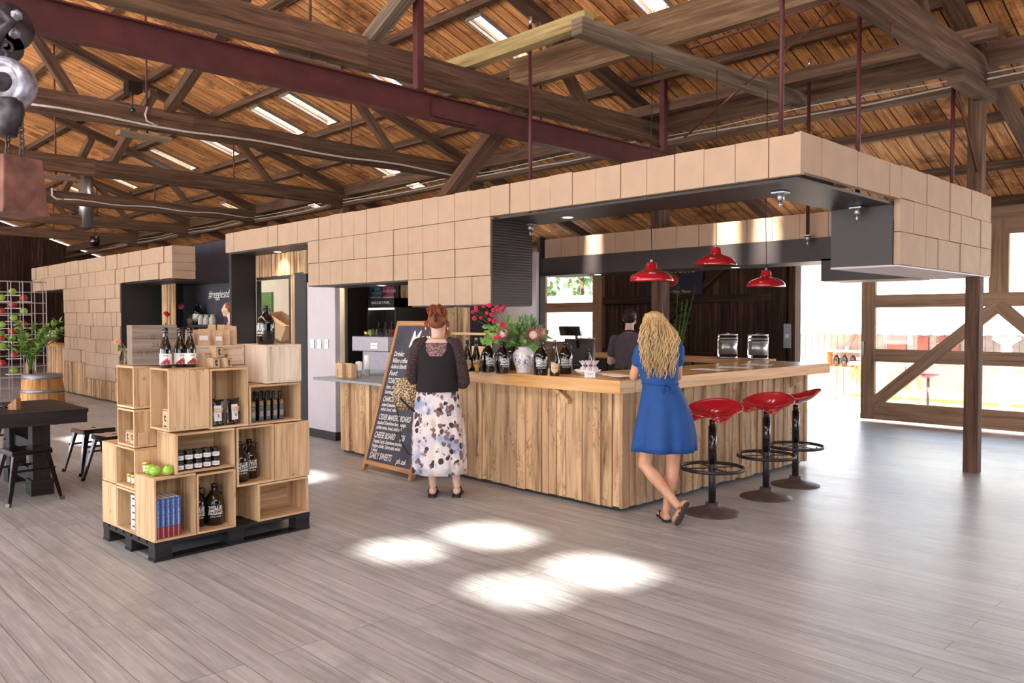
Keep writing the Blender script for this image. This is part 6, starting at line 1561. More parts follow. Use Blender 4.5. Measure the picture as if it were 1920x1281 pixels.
# yard things
def at_y(u, y, z): p = ony(u, 600, y); p.z = z; return p
gz = lambda y: -.02-.88*(y-12.75)/11.25
for u, y, lab in ((1525, 18.5, 'pale crate shelf with dark bottles against the shed'),):
    p = at_y(1588, 23.6, .1); t = thing('wall_crate', 'wooden crate shelf with bottles on the shed wall outside', 'shelf', p); mb = MB(); mb.box(-.6, .6, -.2, .2, 0, .06); mb.box(-.6, .6, -.2, .2, .5, .55); mb.box(-.6, -.5, -.2, .2, .06, .5); mb.box(.5, .6, -.2, .2, .06, .5); mb.build('frame', 'orange_wood', t)
    for k in range(3): mb = MB(); mb.lathe([(0, 0), (.09, 0), (.09, .25), (.03, .35), (0, .36)], 10, (-.3+.25*k, 0, .06)); mb.build('bottle', 'black_gloss', t)
for u, y, lab in ((1660, 17.5, 'small orange trestle table in the bright yard, behind the left door pane'),):
    p = at_y(u, y, gz(y)); t = thing('trestle_table', lab, 'table', p, .3); mb = MB(); mb.box(-.7, .7, -.35, .35, .98, 1.03); mb.build('top', 'orange_wood', t)
    for sx in (-.55, .55):
        mb = MB(); mb.bar((sx-.25, 0, 0), (sx, 0, .98), .06, .04, (0, 1, 0)); mb.bar((sx+.25, 0, 0), (sx, 0, .98), .06, .04, (0, 1, 0)); mb.build('trestle', 'orange_wood', t)
p = at_y(1742, 18.0, gz(18)); t = thing('yard_stool', 'red tractor-seat stool standing outside in the yard', 'stool', p); mb = MB(); mb.lathe([(.22, 0), (.05, .06), (.03, .08), (.03, .75), (0, .76)], 20); mb.build('base', 'iron_brown', t); mb = MB(); mb.lathe([(0, .74), (.15, .77), (.24, .86), (.23, .86), (.14, .78), (0, .75)], 24); mb.build('seat', 'red_enamel', t)
p = at_y(1888, 17.2, gz(17.2)); t = thing('garden_fountain', 'white stone pedestal with pale flowers in the bright yard', 'pedestal', p)
mb = MB(); mb.lathe([(.28, 0), (.24, .1), (.1, .2), (.09, .75), (.14, .85), (.1, .95), (.09, 1.45), (.24, 1.55), (.22, 1.6), (0, 1.55)], 24); mb.build('pedestal', 'shed_white', t)
mb = MB(); q = random.Random(4)
for k in range(46): a = q.uniform(0, 6.28); r_ = q.uniform(.1, .42); mb.sphere((r_*math.cos(a), r_*math.sin(a)*.8, .62+q.uniform(-.18, .22)), q.uniform(.04, .08), 8, 6)
mb.build('flowers', 'protea_pale', t)['kind'] = 'stuff'
t = thing('pallet_bench', 'low pale timber bench platform in the yard before the shed', 'bench', at_y(1790, 20, gz(20))); mb = MB(); mb.box(-2.2, 2.5, -.6, .6, .35, .42); mb.box(-2.2, 2.5, -.55, -.5, 0, .35); mb.build('platform', 'orange_wood', t)
t = thing('leaning_pole', 'pole leaning on the shed wall outside the open doorway', 'pole', at_y(1560, 23.7, -.9)); mb = MB(); mb.tube([(-.3, -.3, 0), (.6, .2, 2.0)], .05, 8); mb.build('pole', 'shed_grey', t)
# beyond the left window: a pale shed and a row of poplars
t = thing('far_shed', 'pale far building seen through the window behind the till', 'shed', (-31, 34, -1.2)); mb = MB(); mb.box(-9, 9, 0, 4, -.5, 3.4); mb.build('walls', 'shed_white', t); mb = MB(); mb.prism([(-9.4, 3.4), (9.4, 3.4), (9.0, 4.1), (-9.0, 4.1)], -.5, 4.5); mb.build('roof', 'shed_white', t)
q = random.Random(11)
for k in range(7):
    x, y = -30-3.0*k+4, 44+q.uniform(-1, 1)
    t = thing('poplar', 'pale green poplar beyond the window, %s from the right' % ordn[k], 'tree', (x, y, -1.3), 0, 'poplars beyond the window')
    ml = MB()
    for j in range(420):
        z = q.uniform(.8, 9); r_ = 1.3*math.sin(min(1, (z/9))*pi*.9+.25)*q.uniform(.4, 1); a = q.uniform(0, 6.28)
        c_ = Vector((r_*math.cos(a), r_*math.sin(a), z)); leaf(ml, c_, c_+Vector((q.uniform(-.3, .3), q.uniform(-.3, .3), q.uniform(.1, .6))), .16)
    ml.build('foliage', 'grass_pale', t)['kind'] = 'stuff'; mb = MB(); mb.tube([(0, 0, 0), (0, 0, 8)], .15, 8); mb.build('trunk', 'old_timber', t)
# ================================================================== PEOPLE
def skin_mat(name, c, c2):
    m, nt, b = newmat(name); N = NT(nt); tc = N.n('ShaderNodeTexCoord')
    N.l(ramp(N, noise(N, tc.outputs['Object'], 9, 3), [(.35, c2), (.65, c)]), b.inputs['Base Color'])
    b.inputs['Roughness'].default_value = .5; b.inputs['Subsurface Weight'].default_value = .08; b.inputs['Subsurface Radius'].default_value = (.02, .008, .004)
skin_mat('skin_fair', srgb(232, 192, 176), srgb(222, 176, 160)); skin_mat('skin_tan', srgb(214, 160, 128), srgb(202, 144, 112))
wood('hair_red', srgb(176, 104, 62), srgb(140, 74, 42), srgb(84, 40, 24), 3, 60, .5, .4, 0, .3, .1)
wood('hair_blond', srgb(228, 204, 158), srgb(196, 164, 116), srgb(132, 100, 66), 3, 60, .5, .4, 0, .5, .1)
wood('hair_dark', srgb(74, 52, 44), srgb(50, 34, 30), srgb(28, 20, 18), 3, 60, .5, .4, 0, .3, .1)
plain('cloth_black', srgb(26, 22, 26), .85, var=.06, scale=30); plain('cloth_blue', srgb(18, 72, 138), .75, var=.04, scale=12)
plain('cloth_plum', srgb(88, 76, 84), .85, var=.05, scale=20); plain('apron', srgb(32, 30, 36), .8, var=.05)
# semi sheer lace over skin
m, nt, b = newmat('lace'); N = NT(nt); tc = N.n('ShaderNodeTexCoord')
f = ramp(N, noise(N, mapping(N, tc.outputs['Object'], (95, 95, 95)), 1, 3, .6, 1.0), [(.47, (0, 0, 0, 1)), (.55, (1, 1, 1, 1))])
N.l(mixc(N, f, srgb(66, 46, 50), srgb(176, 136, 132)), b.inputs['Base Color']); b.inputs['Roughness'].default_value = .8
m, nt, b = newmat('lace_sleeve'); N = NT(nt); tc = N.n('ShaderNodeTexCoord')
f = ramp(N, noise(N, mapping(N, tc.outputs['Object'], (95, 95, 95)), 1, 3, .6, 1.0), [(.5, (0, 0, 0, 1)), (.62, (1, 1, 1, 1))])
N.l(mixc(N, f, srgb(36, 26, 30), srgb(96, 66, 68)), b.inputs['Base Color']); b.inputs['Roughness'].default_value = .8
# printed floral skirt
m, nt, b = newmat('floral'); N = NT(nt); tc = N.n('ShaderNodeTexCoord')
mp = mapping(N, tc.outputs['Object'], (1, 1, .85))
dn = N.n('ShaderNodeTexNoise'); dn.inputs['Scale'].default_value = 16; N.l(mp, dn.inputs['Vector'])
wv3 = N.n('ShaderNodeVectorMath', operation='MULTIPLY_ADD'); N.l(dn.outputs['Color'], wv3.inputs[0]); wv3.inputs[1].default_value = (.07, .07, .07); N.l(mp, wv3.inputs[2])
vo = N.n('ShaderNodeTexVoronoi'); vo.inputs['Scale'].default_value = 19; N.l(wv3.outputs[0], vo.inputs['Vector'])
leafm = ramp(N, vo.outputs['Distance'], [(.40, (1, 1, 1, 1)), (.46, (0, 0, 0, 1))])
sel = ramp(N, noise(N, mapping(N, tc.outputs['Object'], (7, 7, 6)), 1, 2, .5), [(.40, (0, 0, 0, 1)), (.46, (1, 1, 1, 1))])
wash = ramp(N, noise(N, mapping(N, tc.outputs['Object'], (6, 6, 5), (3, 1, 2)), 1, 3, .5), [(.36, srgb(160, 172, 204)), (.46, srgb(228, 220, 224)), (.58, srgb(236, 226, 222)), (.70, srgb(178, 164, 140))])
rd = N.n('ShaderNodeRGBToBW'); N.l(vo.outputs['Color'], rd.inputs[0])
dk = ramp(N, rd.outputs[0], [(.3, srgb(66, 50, 54)), (.6, srgb(120, 92, 92)), (.8, srgb(140, 116, 118))])
N.l(mixc(N, math_n(N, 'MULTIPLY', leafm, sel), wash, dk), b.inputs['Base Color']); b.inputs['Roughness'].default_value = .8
m, nt, b = newmat('leopard'); N = NT(nt); tc = N.n('ShaderNodeTexCoord')
vo = N.n('ShaderNodeTexVoronoi'); vo.inputs['Scale'].default_value = 75; N.l(tc.outputs['Object'], vo.inputs['Vector'])
N.l(ramp(N, vo.outputs['Distance'], [(.25, srgb(120, 84, 50)), (.3, srgb(36, 26, 20)), (.46, srgb(36, 26, 20)), (.52, srgb(206, 178, 136))]), b.inputs['Base Color'])

def merged(mb, name, mat, parent, vox=.006, smooth=4):
    o = mb.build('tmp_body', mat, None)
    rm = o.modifiers.new('r', 'REMESH'); rm.mode = 'VOXEL'; rm.voxel_size = vox; rm.use_smooth_shade = True
    sm = o.modifiers.new('s', 'SMOOTH'); sm.iterations = smooth; sm.factor = .6
    bpy.context.view_layer.update()
    me = bpy.data.meshes.new_from_object(o.evaluated_get(bpy.context.evaluated_depsgraph_get()))
    me.name = name; old = o.data; bpy.data.objects.remove(o); bpy.data.meshes.remove(old)
    me.polygons.foreach_set('use_smooth', [True]*len(me.polygons))
    p = bpy.data.objects.new(name, me); COL.objects.link(p); p.parent = parent
    if not me.materials: me.materials.append(MATS[mat])
    return p
def limb(mb, pts, rad, n=14):
    mb.tube(pts, rad, n)
    for p, r in zip(pts, rad): mb.sphere(p, r, 14, 10)
def head(mb, c, turn=0.0, s_=1.0, tilt=0.0):
    """skull, jaw, nose, brow, ears; face towards local +y turned by 'turn'"""
    M = Matrix.Translation(c) @ RZ(turn) @ RX(tilt) @ Matrix.Diagonal((s_, s_, s_, 1))
    mb.sphere((0, -.01, .03), .078, 20, 14, (.97, 1.16, 1.08), M=M)
    mb.sphere((0, .03, -.045), .056, 16, 12, (.92, 1.0, 1.05), M=M)
    mb.sphere((0, .066, -.088), .02, 10, 8, (1.3, .8, .8), M=M)            # chin
    mb.loft([(0, .092, -.03, .014, .012), (0, .095, -.018, .011, .016), (0, .088, .012, .007, .008)], 10, M=M)   # nose
    mb.sphere((0, .078, -.052), .014, 10, 6, (1.6, .6, .55), M=M)         # mouth
    mb.sphere((0, .075, .028), .03, 12, 8, (1.6, .5, .35), M=M)           # brow
    for sx in (-1, 1):
        mb.sphere((sx*.078, -.005, -.008), .02, 10, 8, (.4, .8, 1.35), M=M)
        mb.sphere((sx*.045, .055, -.02), .022, 10, 8, M=M)
    return M
def eyes(M, parent):
    for sx in (-1, 1):
        mb = MB(); mb.sphere((sx*.03, .077, .008), .012, 12, 8, M=M); mb.build('eye', 'white_plastic', parent)
        mb = MB(); mb.sphere((sx*.03, .0865, .008), .0052, 10, 6, M=M); mb.build('iris', 'black_gloss', parent)
    mb = MB(); mb.sphere((0, .084, -.052), .012, 12, 6, (1.6, .6, .4), M=M); mb.build('lips', 'petal_pink', parent)
def hand(mb, w, d, up, s_=1.0, curl=.5):
    """w wrist, d pointing direction, up back-of-hand normal"""
    w = Vector(w); d = Vector(d).normalized(); up = Vector(up); up = (up-d*up.dot(d)).normalized(); sd_ = d.cross(up)
    for k in (-1.5, -.5, .5, 1.5): limb(mb, [w+d*.01+sd_*k*.012*s_, w+d*.085*s_+sd_*k*.018*s_], [.014*s_, .011*s_], 8)
    for k, L in ((-1.5, .058), (-.5, .073), (.5, .078), (1.5, .066)):
        a = w+d*.088*s_+sd_*k*.0195*s_; b_ = a+(d-up*curl*.5).normalized()*L*.5*s_; c_ = b_+(d-up*curl*1.3).normalized()*L*.5*s_
        limb(mb, [a, b_, c_], [.0092*s_, .0085*s_, .0068*s_], 8)
    a = w+d*.03*s_-sd_*.022*s_; b_ = a+(d*.6-sd_*.8-up*.2).normalized()*.035*s_; c_ = b_+(d*.9-sd_*.3-up*.4).normalized()*.03*s_
    limb(mb, [a, b_, c_], [.012*s_, .0105*s_, .008*s_], 8)
RV = math.atan2(RT.y, RT.x)
def person(u, v, label, extra=Vector((0, 0, 0)), z=0):
    p = onz(u, v)+extra; p.z = z
    return thing('person', label, 'person', p, RV), p
# ---------------- red-haired woman reading the board
W1, P1 = person(832, 930, 'woman with red pinned-up hair, black lace top and long floral skirt reading the menu')
k1 = .00467
def q1(u, v, y=0.0): return Vector(((u-832)*k1, y, 1.55-(v-600)*k1+.0))
mb = MB()
hM = head(mb, q1(819, 606, .06), .05, 1.0, -.25)
limb(mb, [q1(820, 655, 0), q1(820, 630, .02), q1(819, 616, .05)], [.062, .052, .052])
mb.loft([(-.056, 0, .80, .15, .115), (-.056, .0, .95, .17, .125), (-.056, .01, 1.08, .155, .11), (-.056, .015, 1.22, .17, .11), (-.056, .01, 1.33, .165, .085), (-.056, 0, 1.385, .085, .06)], 24)
for sx, s2 in ((-1, 1), (1, 1)):
    sh = Vector((-.056+sx*.165, .0, 1.325)); el = Vector((-.056+sx*.215, .02, 1.04)); wr = Vector((-.056+sx*.11, .24, 1.10))
    limb(mb, [sh, sh.lerp(el, .5), el], [.052, .047, .04]); limb(mb, [el, el.lerp(wr, .5), wr], [.04, .034, .026])
    hand(mb, wr, (-sx*.4, 1, .35), (0, -.3, 1), 1.0, .7)
for hx, kn, an, to in (((-.12, 0, .86), (-.115, .02, .47), (-.095, 0, .095), (-.10, .15, .02)), ((.03, 0, .86), (.075, .02, .47), (.115, 0, .095), (.125, .15, .02))):
    hx, kn, an, to = map(Vector, (hx, kn, an, to))
    limb(mb, [hx, hx.lerp(kn, .5), kn, kn.lerp(an, .28)+Vector((0, -.012, 0)), kn.lerp(an, .65), an], [.095, .08, .055, .056, .042, .032])
    limb(mb, [an+Vector((0, -.03, -.045)), an+Vector((0, .02, -.045)), to], [.034, .034, .022])
    for t_ in range(5): limb(mb, [to+Vector((-.03+.015*t_, -.01, 0)), to+Vector((-.032+.0155*t_, .04-.006*t_*(1 if hx.x > -.1 else .6), -.004))], [.011, .008], 8)
merged(mb, 'body', 'skin_fair', W1, .0065); eyes(hM, W1)
mb = MB()
rg = [(-.056, .0, .925, .185, .14), (-.056, .0, .96, .186, .14), (-.056, .01, 1.08, .172, .125), (-.056, .015, 1.20, .183, .123), (-.056, .015, 1.30, .188, .105), (-.056, .005, 1.352, .15, .08)]
mb.loft(rg, 40, caps=False, wob=lambda i, a: 1+.012*math.sin(7*a+i)*(i < 3)); o = mb.build('black_top', 'cloth_black', W1)
# scooped neckline lies in front of the lace yoke
mb = MB(); V = []; F = []
for j in range(9):
    for i in range(11):
        a = -pi/2+(-.62+1.24*i/10)*(1-.35*(1-j/8)**2*1.6 if j < 8 else 1); f_ = j/8; z = 1.235+f_*.115
        rx = .183*(1-f_)+.15*f_+.004; ry = .12*(1-f_)+.083*f_+.006
        V.append((-.056+rx*math.cos(a), .012+ry*math.sin(a), z))
for j in range(8):
    for i in range(10): F.append((j*11+i, j*11+i+1, (j+1)*11+i+1, (j+1)*11+i))
mb.add(V, F, smooth=True); mb.build('lace_yoke', 'lace', W1)
for sx in (-1, 1):
    sh = Vector((-.056+sx*.168, .0, 1.325)); el = Vector((-.056+sx*.222, .02, 1.03)); wr = Vector((-.056+sx*.14, .19, 1.085))
    mb = MB(); limb(mb, [sh+Vector((-sx*.055, -.005, .035)), sh+Vector((-sx*.01, 0, .008)), sh.lerp(el, .5)+Vector((sx*.012, 0, 0)), el+Vector((sx*.01, 0, -.02)), el+Vector((0, .03, -.03))], [.045, .062, .056, .058, .055]); limb(mb, [el+Vector((0, 0, -.03)), wr], [.060, .046])
    merged(mb, 'lace_sleeve', 'lace_sleeve', W1, .009)
    mb = MB(); mb.lathe([(.0, 0)], 3) if False else mb.sphere((-.056+sx*.098, -.012, 1.475), .007, 8, 6, (1, 1, 2.2)); mb.build('earring', 'zinc', W1)
def hem(i, a): t = i/9.0; return 1+(.05*t)*math.sin(9*a+1)+.035*t*math.sin(17*a+i*.3)
rg = []
for i in range(10):
    t = i/9; rg.append((-.056+.015*t, .01, .945-t*.735, .178+.055*t+.02*math.sin(t*pi), .135+.07*t))
mb = MB(); mb.loft(rg, 90, caps=False, wob=hem); o = mb.build('skirt', 'floral', W1)
o.modifiers.new('thick', 'SOLIDIFY').thickness = .003
# hair: pinned-up mass with loose strands
def strands(mb, fn, n, r=.004, q_=None):
    for k in range(n):
        P = fn(k); m_ = len(P)-1
        mb.tube(P, [r*(1-.65*(i/m_)**2) for i in range(m_+1)], 5)
mb = MB(); hc = q1(819, 606, .06)
mb.sphere(hc+Vector((0, -.022, .028)), .083, 22, 16, (.98, 1.1, 1.0)); mb.sphere(hc+Vector((0, -.03, .09)), .055, 16, 12, (1.25, 1, .75)); mb.sphere(hc+Vector((.0, -.075, .01)), .045, 14, 10, (1.3, .8, 1.3))
q = random.Random(2)
def fr(k):
    a = q.uniform(0, 2*pi); e = q.uniform(.1, 1.45); d = Vector((math.cos(a)*math.cos(e), math.sin(a)*math.cos(e)*1.1, math.sin(e)))
    p0 = hc+Vector((0, -.02, .03))+d*.078; top_ = hc+Vector((q.uniform(-.05, .05), -.06, .135+q.uniform(-.03, .02)))
    mid = (p0+top_)/2+d*.03; return [p0, p0.lerp(mid, .5)+d*.006, mid, mid.lerp(top_, .6)+d*.01, top_]
strands(mb, fr, 120, .0075)
def wisp(k):
    sx = 1 if k % 2 else -1; p0 = hc+Vector((sx*.078, -.02, .03)); L = q.uniform(.06, .15); j_ = q.uniform(-.01, .02)
    return [p0, p0+Vector((sx*(.016+j_), -.01, -L*.4)), p0+Vector((sx*(.006+j_), 0, -L*.75)), p0+Vector((sx*(.014+j_), -.01, -L))]
strands(mb, wisp, 26, .004)
def fly(k):
    a = q.uniform(0, 2*pi); p0 = hc+Vector((.05*math.cos(a), -.04+.04*math.sin(a), .11)); return [p0, p0+Vector((.02*math.cos(a), -.02, .03)), p0+Vector((.045*math.cos(a), -.03, q.uniform(.0, .05)))]
strands(mb, fly, 26, .003); mb.build('hair', 'hair_red', W1)
mb = MB(); mb.box(-.012, .012, -.01, .01, -.035, .035, M=Matrix.Translation(hc+Vector((.0, -.118, .045))) @ RX(-.2)); mb.build('hair_clip', 'black_gloss', W1)
mb = MB(); mb.tube([(hc.x+.05*math.cos(a), .005+.055*math.sin(a), 1.395) for a in [i*pi/10 for i in range(20)]], .0025, 5, closed=True); mb.build('necklace', 'lid_gold', W1)
def sandal(mbs, heel, toe, w_=.042, t_=.02, zt=0.0):
    a = Vector(toe)-Vector(heel); L = a.length; a.normalize(); s_ = a.cross(Vector((0, 0, 1))).normalized(); up = s_.cross(a)
    V = []; n_ = 9
    prof = [(.0, .5), (.08, .85), (.25, .8), (.45, .72), (.65, .95), (.82, 1.05), (.94, .85), (1.0, .35)]
    for dz in (0, t_):
        for f_, ww in prof: V.append(Vector(heel)+a*L*f_+s_*w_*ww+up*dz)
        for f_, ww in reversed(prof): V.append(Vector(heel)+a*L*f_-s_*w_*ww+up*dz)
    n2 = len(prof)*2
    F = [tuple(range(n2)), tuple(reversed(range(n2, 2*n2)))]+[(i, i+n2, (i+1) % n2+n2, (i+1) % n2) for i in range(n2)]
    mbs.add(V, F); return a, s_, up, L
for an in (Vector((-.095, 0, 0)), Vector((.115, 0, 0))):
    hl = an+Vector((0, -.085, .002)); tt = an+Vector((.005 if an.x > 0 else -.008, .185, .002)); mb = MB(); a, s_, up, L = sandal(mb, hl, tt, .046, .018); mb.build('sandal_sole', 'black_matte', W1)
    mb = MB(); c_ = hl+a*L*.8; mb.tube([c_+up*.03, c_-a*.05+s_*.025+up*.065, c_-a*.11+s_*.045+up*.03], .006, 6); mb.tube([c_+up*.03, c_-a*.05-s_*.025+up*.065, c_-a*.11-s_*.045+up*.03], .006, 6); mb.build('sandal_strap', 'black_matte', W1)
# leopard bag in her left hand
bg_ = thing('handbag', 'leopard print handbag with a long black strap held by the red-haired woman', 'bag', P1+RT*(-.335)+Vector((0, 0, .80)), RV)
mb = MB(); mb.loft([(0, 0, -.04, .05, .035), (-.01, 0, 0, .09, .05), (0, 0, .09, .115, .055), (.01, 0, .18, .10, .045), (.025, 0, .235, .06, .025), (.03, 0, .25, .03, .012)], 28, wob=lambda i, a: 1+.05*math.sin(5*a+i)); mb.build('bag_body', 'leopard', bg_)
mb = MB(); mb.tube([(-.09, -.03, .05), (-.05, -.045, -.12), (-.03, -.05, -.32), (.03, -.05, -.42), (.11, -.03, -.44), (.15, 0, -.38), (.14, 0, -.2)], .0055, 6); mb.tube([(-.04, -.06, .07), (.03, -.06, .0), (.10, -.04, -.06)], .01, 6); mb.build('strap', 'black_matte', bg_)
mb = MB(); mb.tube([(.03, 0, .24), (.08, .05, .29), (.13, .12, .31)], .007, 6); mb.build('handle', 'black_matte', bg_)

# ---------------- woman in blue leaning on the corner of the bar
W2, P2 = person(1255, 978, 'woman with long wavy blonde hair and short blue dress leaning on the bar')
k2_ = .004075
def q2(u, v, y=0.0): return Vector(((u-1255)*k2_, y, 1.55-(v-600)*k2_))
mb = MB(); hc = q2(1226, 614, .06)
hM = head(mb, hc, .35, .97, -.12)
limb(mb, [q2(1232, 655, .0), q2(1229, 632, .03)], [.055, .048])
cx = lambda z: -.085-.02*(z-1.0)
mb.loft([(-.05, .0, .78, .15, .12), (-.055, -.01, .90, .168, .13), (-.075, .0, 1.03, .128, .10), (-.09, .01, 1.17, .143, .105), (-.095, .005, 1.30, .155, .09), (-.095, .0, 1.375, .075, .055)], 24)
shL, elL, wrL = q2(1203, 657, .02), q2(1190, 713, .10), q2(1212, 708, .30); shR, elR, wrR = q2(1268, 655, .02), q2(1274, 712, .10), q2(1245, 704, .30)
elL.z = elR.z = 1.112; wrL.z = wrR.z = 1.105
for sh, el, wr, sx in ((shL, elL, wrL, -1), (shR, elR, wrR, 1)):
    limb(mb, [sh, sh.lerp(el, .5), el], [.048, .043, .035]); limb(mb, [el, el.lerp(wr, .5), wr], [.035, .032, .024]); hand(mb, wr, (-sx*.5, 1, 0), (0, 0, 1), .95, .3)
# her right leg (image right) is planted; the left crosses behind with the toe down
def leg(hx, kn, an, rad=(.085, .072, .05, .052, .038, .029)):
    limb(mb, [hx, hx.lerp(kn, .5), kn, kn.lerp(an, .28)+Vector((0, -.01, 0)), kn.lerp(an, .65), an], list(rad))
leg(Vector((.02, 0, .82)), q2(1262, 872, .02), q2(1250, 960, .02)); leg(Vector((-.12, -.02, .82)), q2(1207, 872, -.01), q2(1263, 942, -.13))
an = q2(1250, 960, .02); limb(mb, [an+Vector((0, -.02, -.05)), Vector((an.x-.005, an.y+.07, .03)), Vector((an.x-.01, an.y+.15, .024))], [.03, .03, .02])
for t_ in range(5): limb(mb, [Vector((an.x-.036+.013*t_, an.y+.14, .022)), Vector((an.x-.040+.014*t_, an.y+.175, .018))], [.01, .0075], 8)
an = q2(1263, 942, -.13); hl2 = q2(1277, 940, -.165); tt2 = Vector((q2(1266, 990).x, -.19, .03)); tt2.y = -.10
limb(mb, [an, hl2+Vector((0, .03, 0)), tt2+Vector((0, .02, .03))], [.03, .032, .026])
for t_ in range(5): limb(mb, [tt2+Vector((-.03+.013*t_, .02, .02)), tt2+Vector((-.032+.0135*t_, .03, -.012))], [.01, .008], 8)
merged(mb, 'body', 'skin_tan', W2, .0062); eyes(hM, W2)
def dfold(i, a): t = max(0, (i-6)/9.0); return 1+.075*t*math.sin(6*a+.5)+.04*t*math.sin(11*a+2)
rg = [(-.095, .0, 1.385, .08, .06), (-.095, .002, 1.372, .125, .078), (-.095, .005, 1.33, .158, .095), (-.092, .006, 1.25, .155, .105), (-.09, .01, 1.17, .150, .112), (-.08, .005, 1.09, .136, .108), (-.075, .0, 1.05, .133, .107)]
for i in range(9):
    t = (i+1)/9; rg.append((-.068+.025*t+.012*math.sin(pi*t), -.01*math.sin(pi*t), 1.05-.50*t, .135+.085*t+.03*math.sin(pi*t*.8), .11+.065*t+.03*math.sin(pi*t*.8)))
mb = MB(); mb.loft(rg, 96, caps=False, wob=dfold); o = mb.build('dress', 'cloth_blue', W2); o.modifiers.new('thick', 'SOLIDIFY').thickness = .004
for sh, el in ((shL, elL), (shR, elR)):
    mb = MB(); e2 = sh.lerp(el, .42); limb(mb, [sh+Vector((.015 if sh is shL else -.015, 0, .012)), sh, e2], [.058, .06, .056]); merged(mb, 'sleeve', 'cloth_blue', W2, .008)
mb = MB(); zc = 1.062
mb.tube([(-.075+.139*math.cos(a), .112*math.sin(a), zc) for a in [i*pi/20 for i in range(40)]], .006, 6, closed=True)
bx = q2(1245, 718).x
mb.tube([(bx, -.115, zc), (bx-.03, -.128, zc+.0), (bx-.035, -.13, zc-.07), (bx-.008, -.124, zc-.05), (bx, -.118, zc)], .005, 6); mb.tube([(bx, -.115, zc), (bx+.035, -.125, zc-.01), (bx+.03, -.13, zc-.06), (bx+.005, -.12, zc-.03), (bx, -.116, zc)], .005, 6)
mb.tube([(bx, -.118, zc), (bx-.01, -.135, zc-.12), (bx+.03, -.155, zc-.26)], .005, 6); mb.tube([(bx, -.118, zc), (bx+.012, -.138, zc-.14), (bx+.05, -.165, zc-.33)], .005, 6); mb.build('waist_tie', 'cloth_blue', W2)
# long wavy hair
q = random.Random(6); mb = MB(); mb.sphere(hc+Vector((0, -.02, .03)), .088, 22, 16, (1.0, 1.12, 1.0))
mb.loft([(hc.x+.012, -.03, 1.22, .07, .03), (hc.x+.01, -.035, 1.30, .105, .055), (hc.x+.008, -.02, 1.42, .115, .08), (hc.x+.003, .03, 1.52, .095, .09), (hc.x, .04, 1.60, .07, .08)], 22)
mb.build('hair_mass', 'hair_blond', W2)
mb = MB()
def wave(k):
    a = q.uniform(-pi*1.02, pi*.02); e = q.uniform(.15, 1.4)
    d = Vector((math.cos(a)*math.cos(e), math.sin(a)*math.cos(e), math.sin(e))); p = hc+Vector((0, -.02, .03))+Vector((d.x*.09, d.y*.1, d.z*.09))
    P = [hc+Vector((q.uniform(-.012, .012), -.01, .118)), p]; side = math.cos(a); L = q.uniform(.18, .36)*(1 if abs(side) < .9 else .85)
    ph = q.uniform(0, 6.28); fq = q.uniform(16, 24)/.3; am = q.uniform(.006, .013); n_ = 14; x1 = hc.x+side*q.uniform(.09, .155)+.018; y1 = -.075-.05*abs(math.sin(a))+q.uniform(-.03, .03)
    for j in range(1, n_+1):
        t = j/n_; z = p.z-(p.z-(1.34-L+.12))*t; bl = min(1, t*2.2); x = p.x*(1-bl)+x1*bl; y = p.y*(1-bl)+y1*bl
        x += (hc.x+.02-x)*.28*max(0, t-.55)
        P.append(Vector((x+am*math.sin(fq*(p.z-z)+ph)*min(1, t*4), y+am*math.cos(fq*(p.z-z)+ph), z)))
    return P
strands(mb, wave, 190, .0072); mb.build('hair_locks', 'hair_blond', W2)
# sandals
an = q2(1250, 960, .02); mb = MB(); a, s_, up, L = sandal(mb, (an.x, an.y-.06, .002), (an.x-.012, an.y+.195, .002), .04, .012); mb.build('sandal_sole', 'black_matte', W2)
mb = MB(); c_ = Vector((an.x, an.y-.06, .01))+a*L*.75; mb.tube([c_+up*.02, c_-a*.04+s_*.03+up*.05, c_-a*.1+s_*.042+up*.02], .005, 6); mb.tube([c_+up*.02, c_-a*.04-s_*.03+up*.05, c_-a*.1-s_*.042+up*.02], .005, 6); mb.build('sandal_strap', 'black_matte', W2)
plain('rubber_sole', srgb(64, 58, 56), .8, var=.15, scale=180, bumpy=.4)
mb = MB(); a, s_, up, L = sandal(mb, q2(1279, 934, -.205), (q2(1263, 994).x, -.145, .004), .044, .014); mb.build('sandal_sole', 'rubber_sole', W2)
mb = MB()
for f_ in (.28, .5, .7): c_ = Vector(q2(1279, 934, -.19))+a*L*f_; mb.tube([c_+s_*.04, c_+s_*.025-Vector((0, -.06, 0)), c_-s_*.025-Vector((0, -.06, 0)), c_-s_*.04], .005, 6)
mb.build('sandal_strap', 'black_matte', W2)

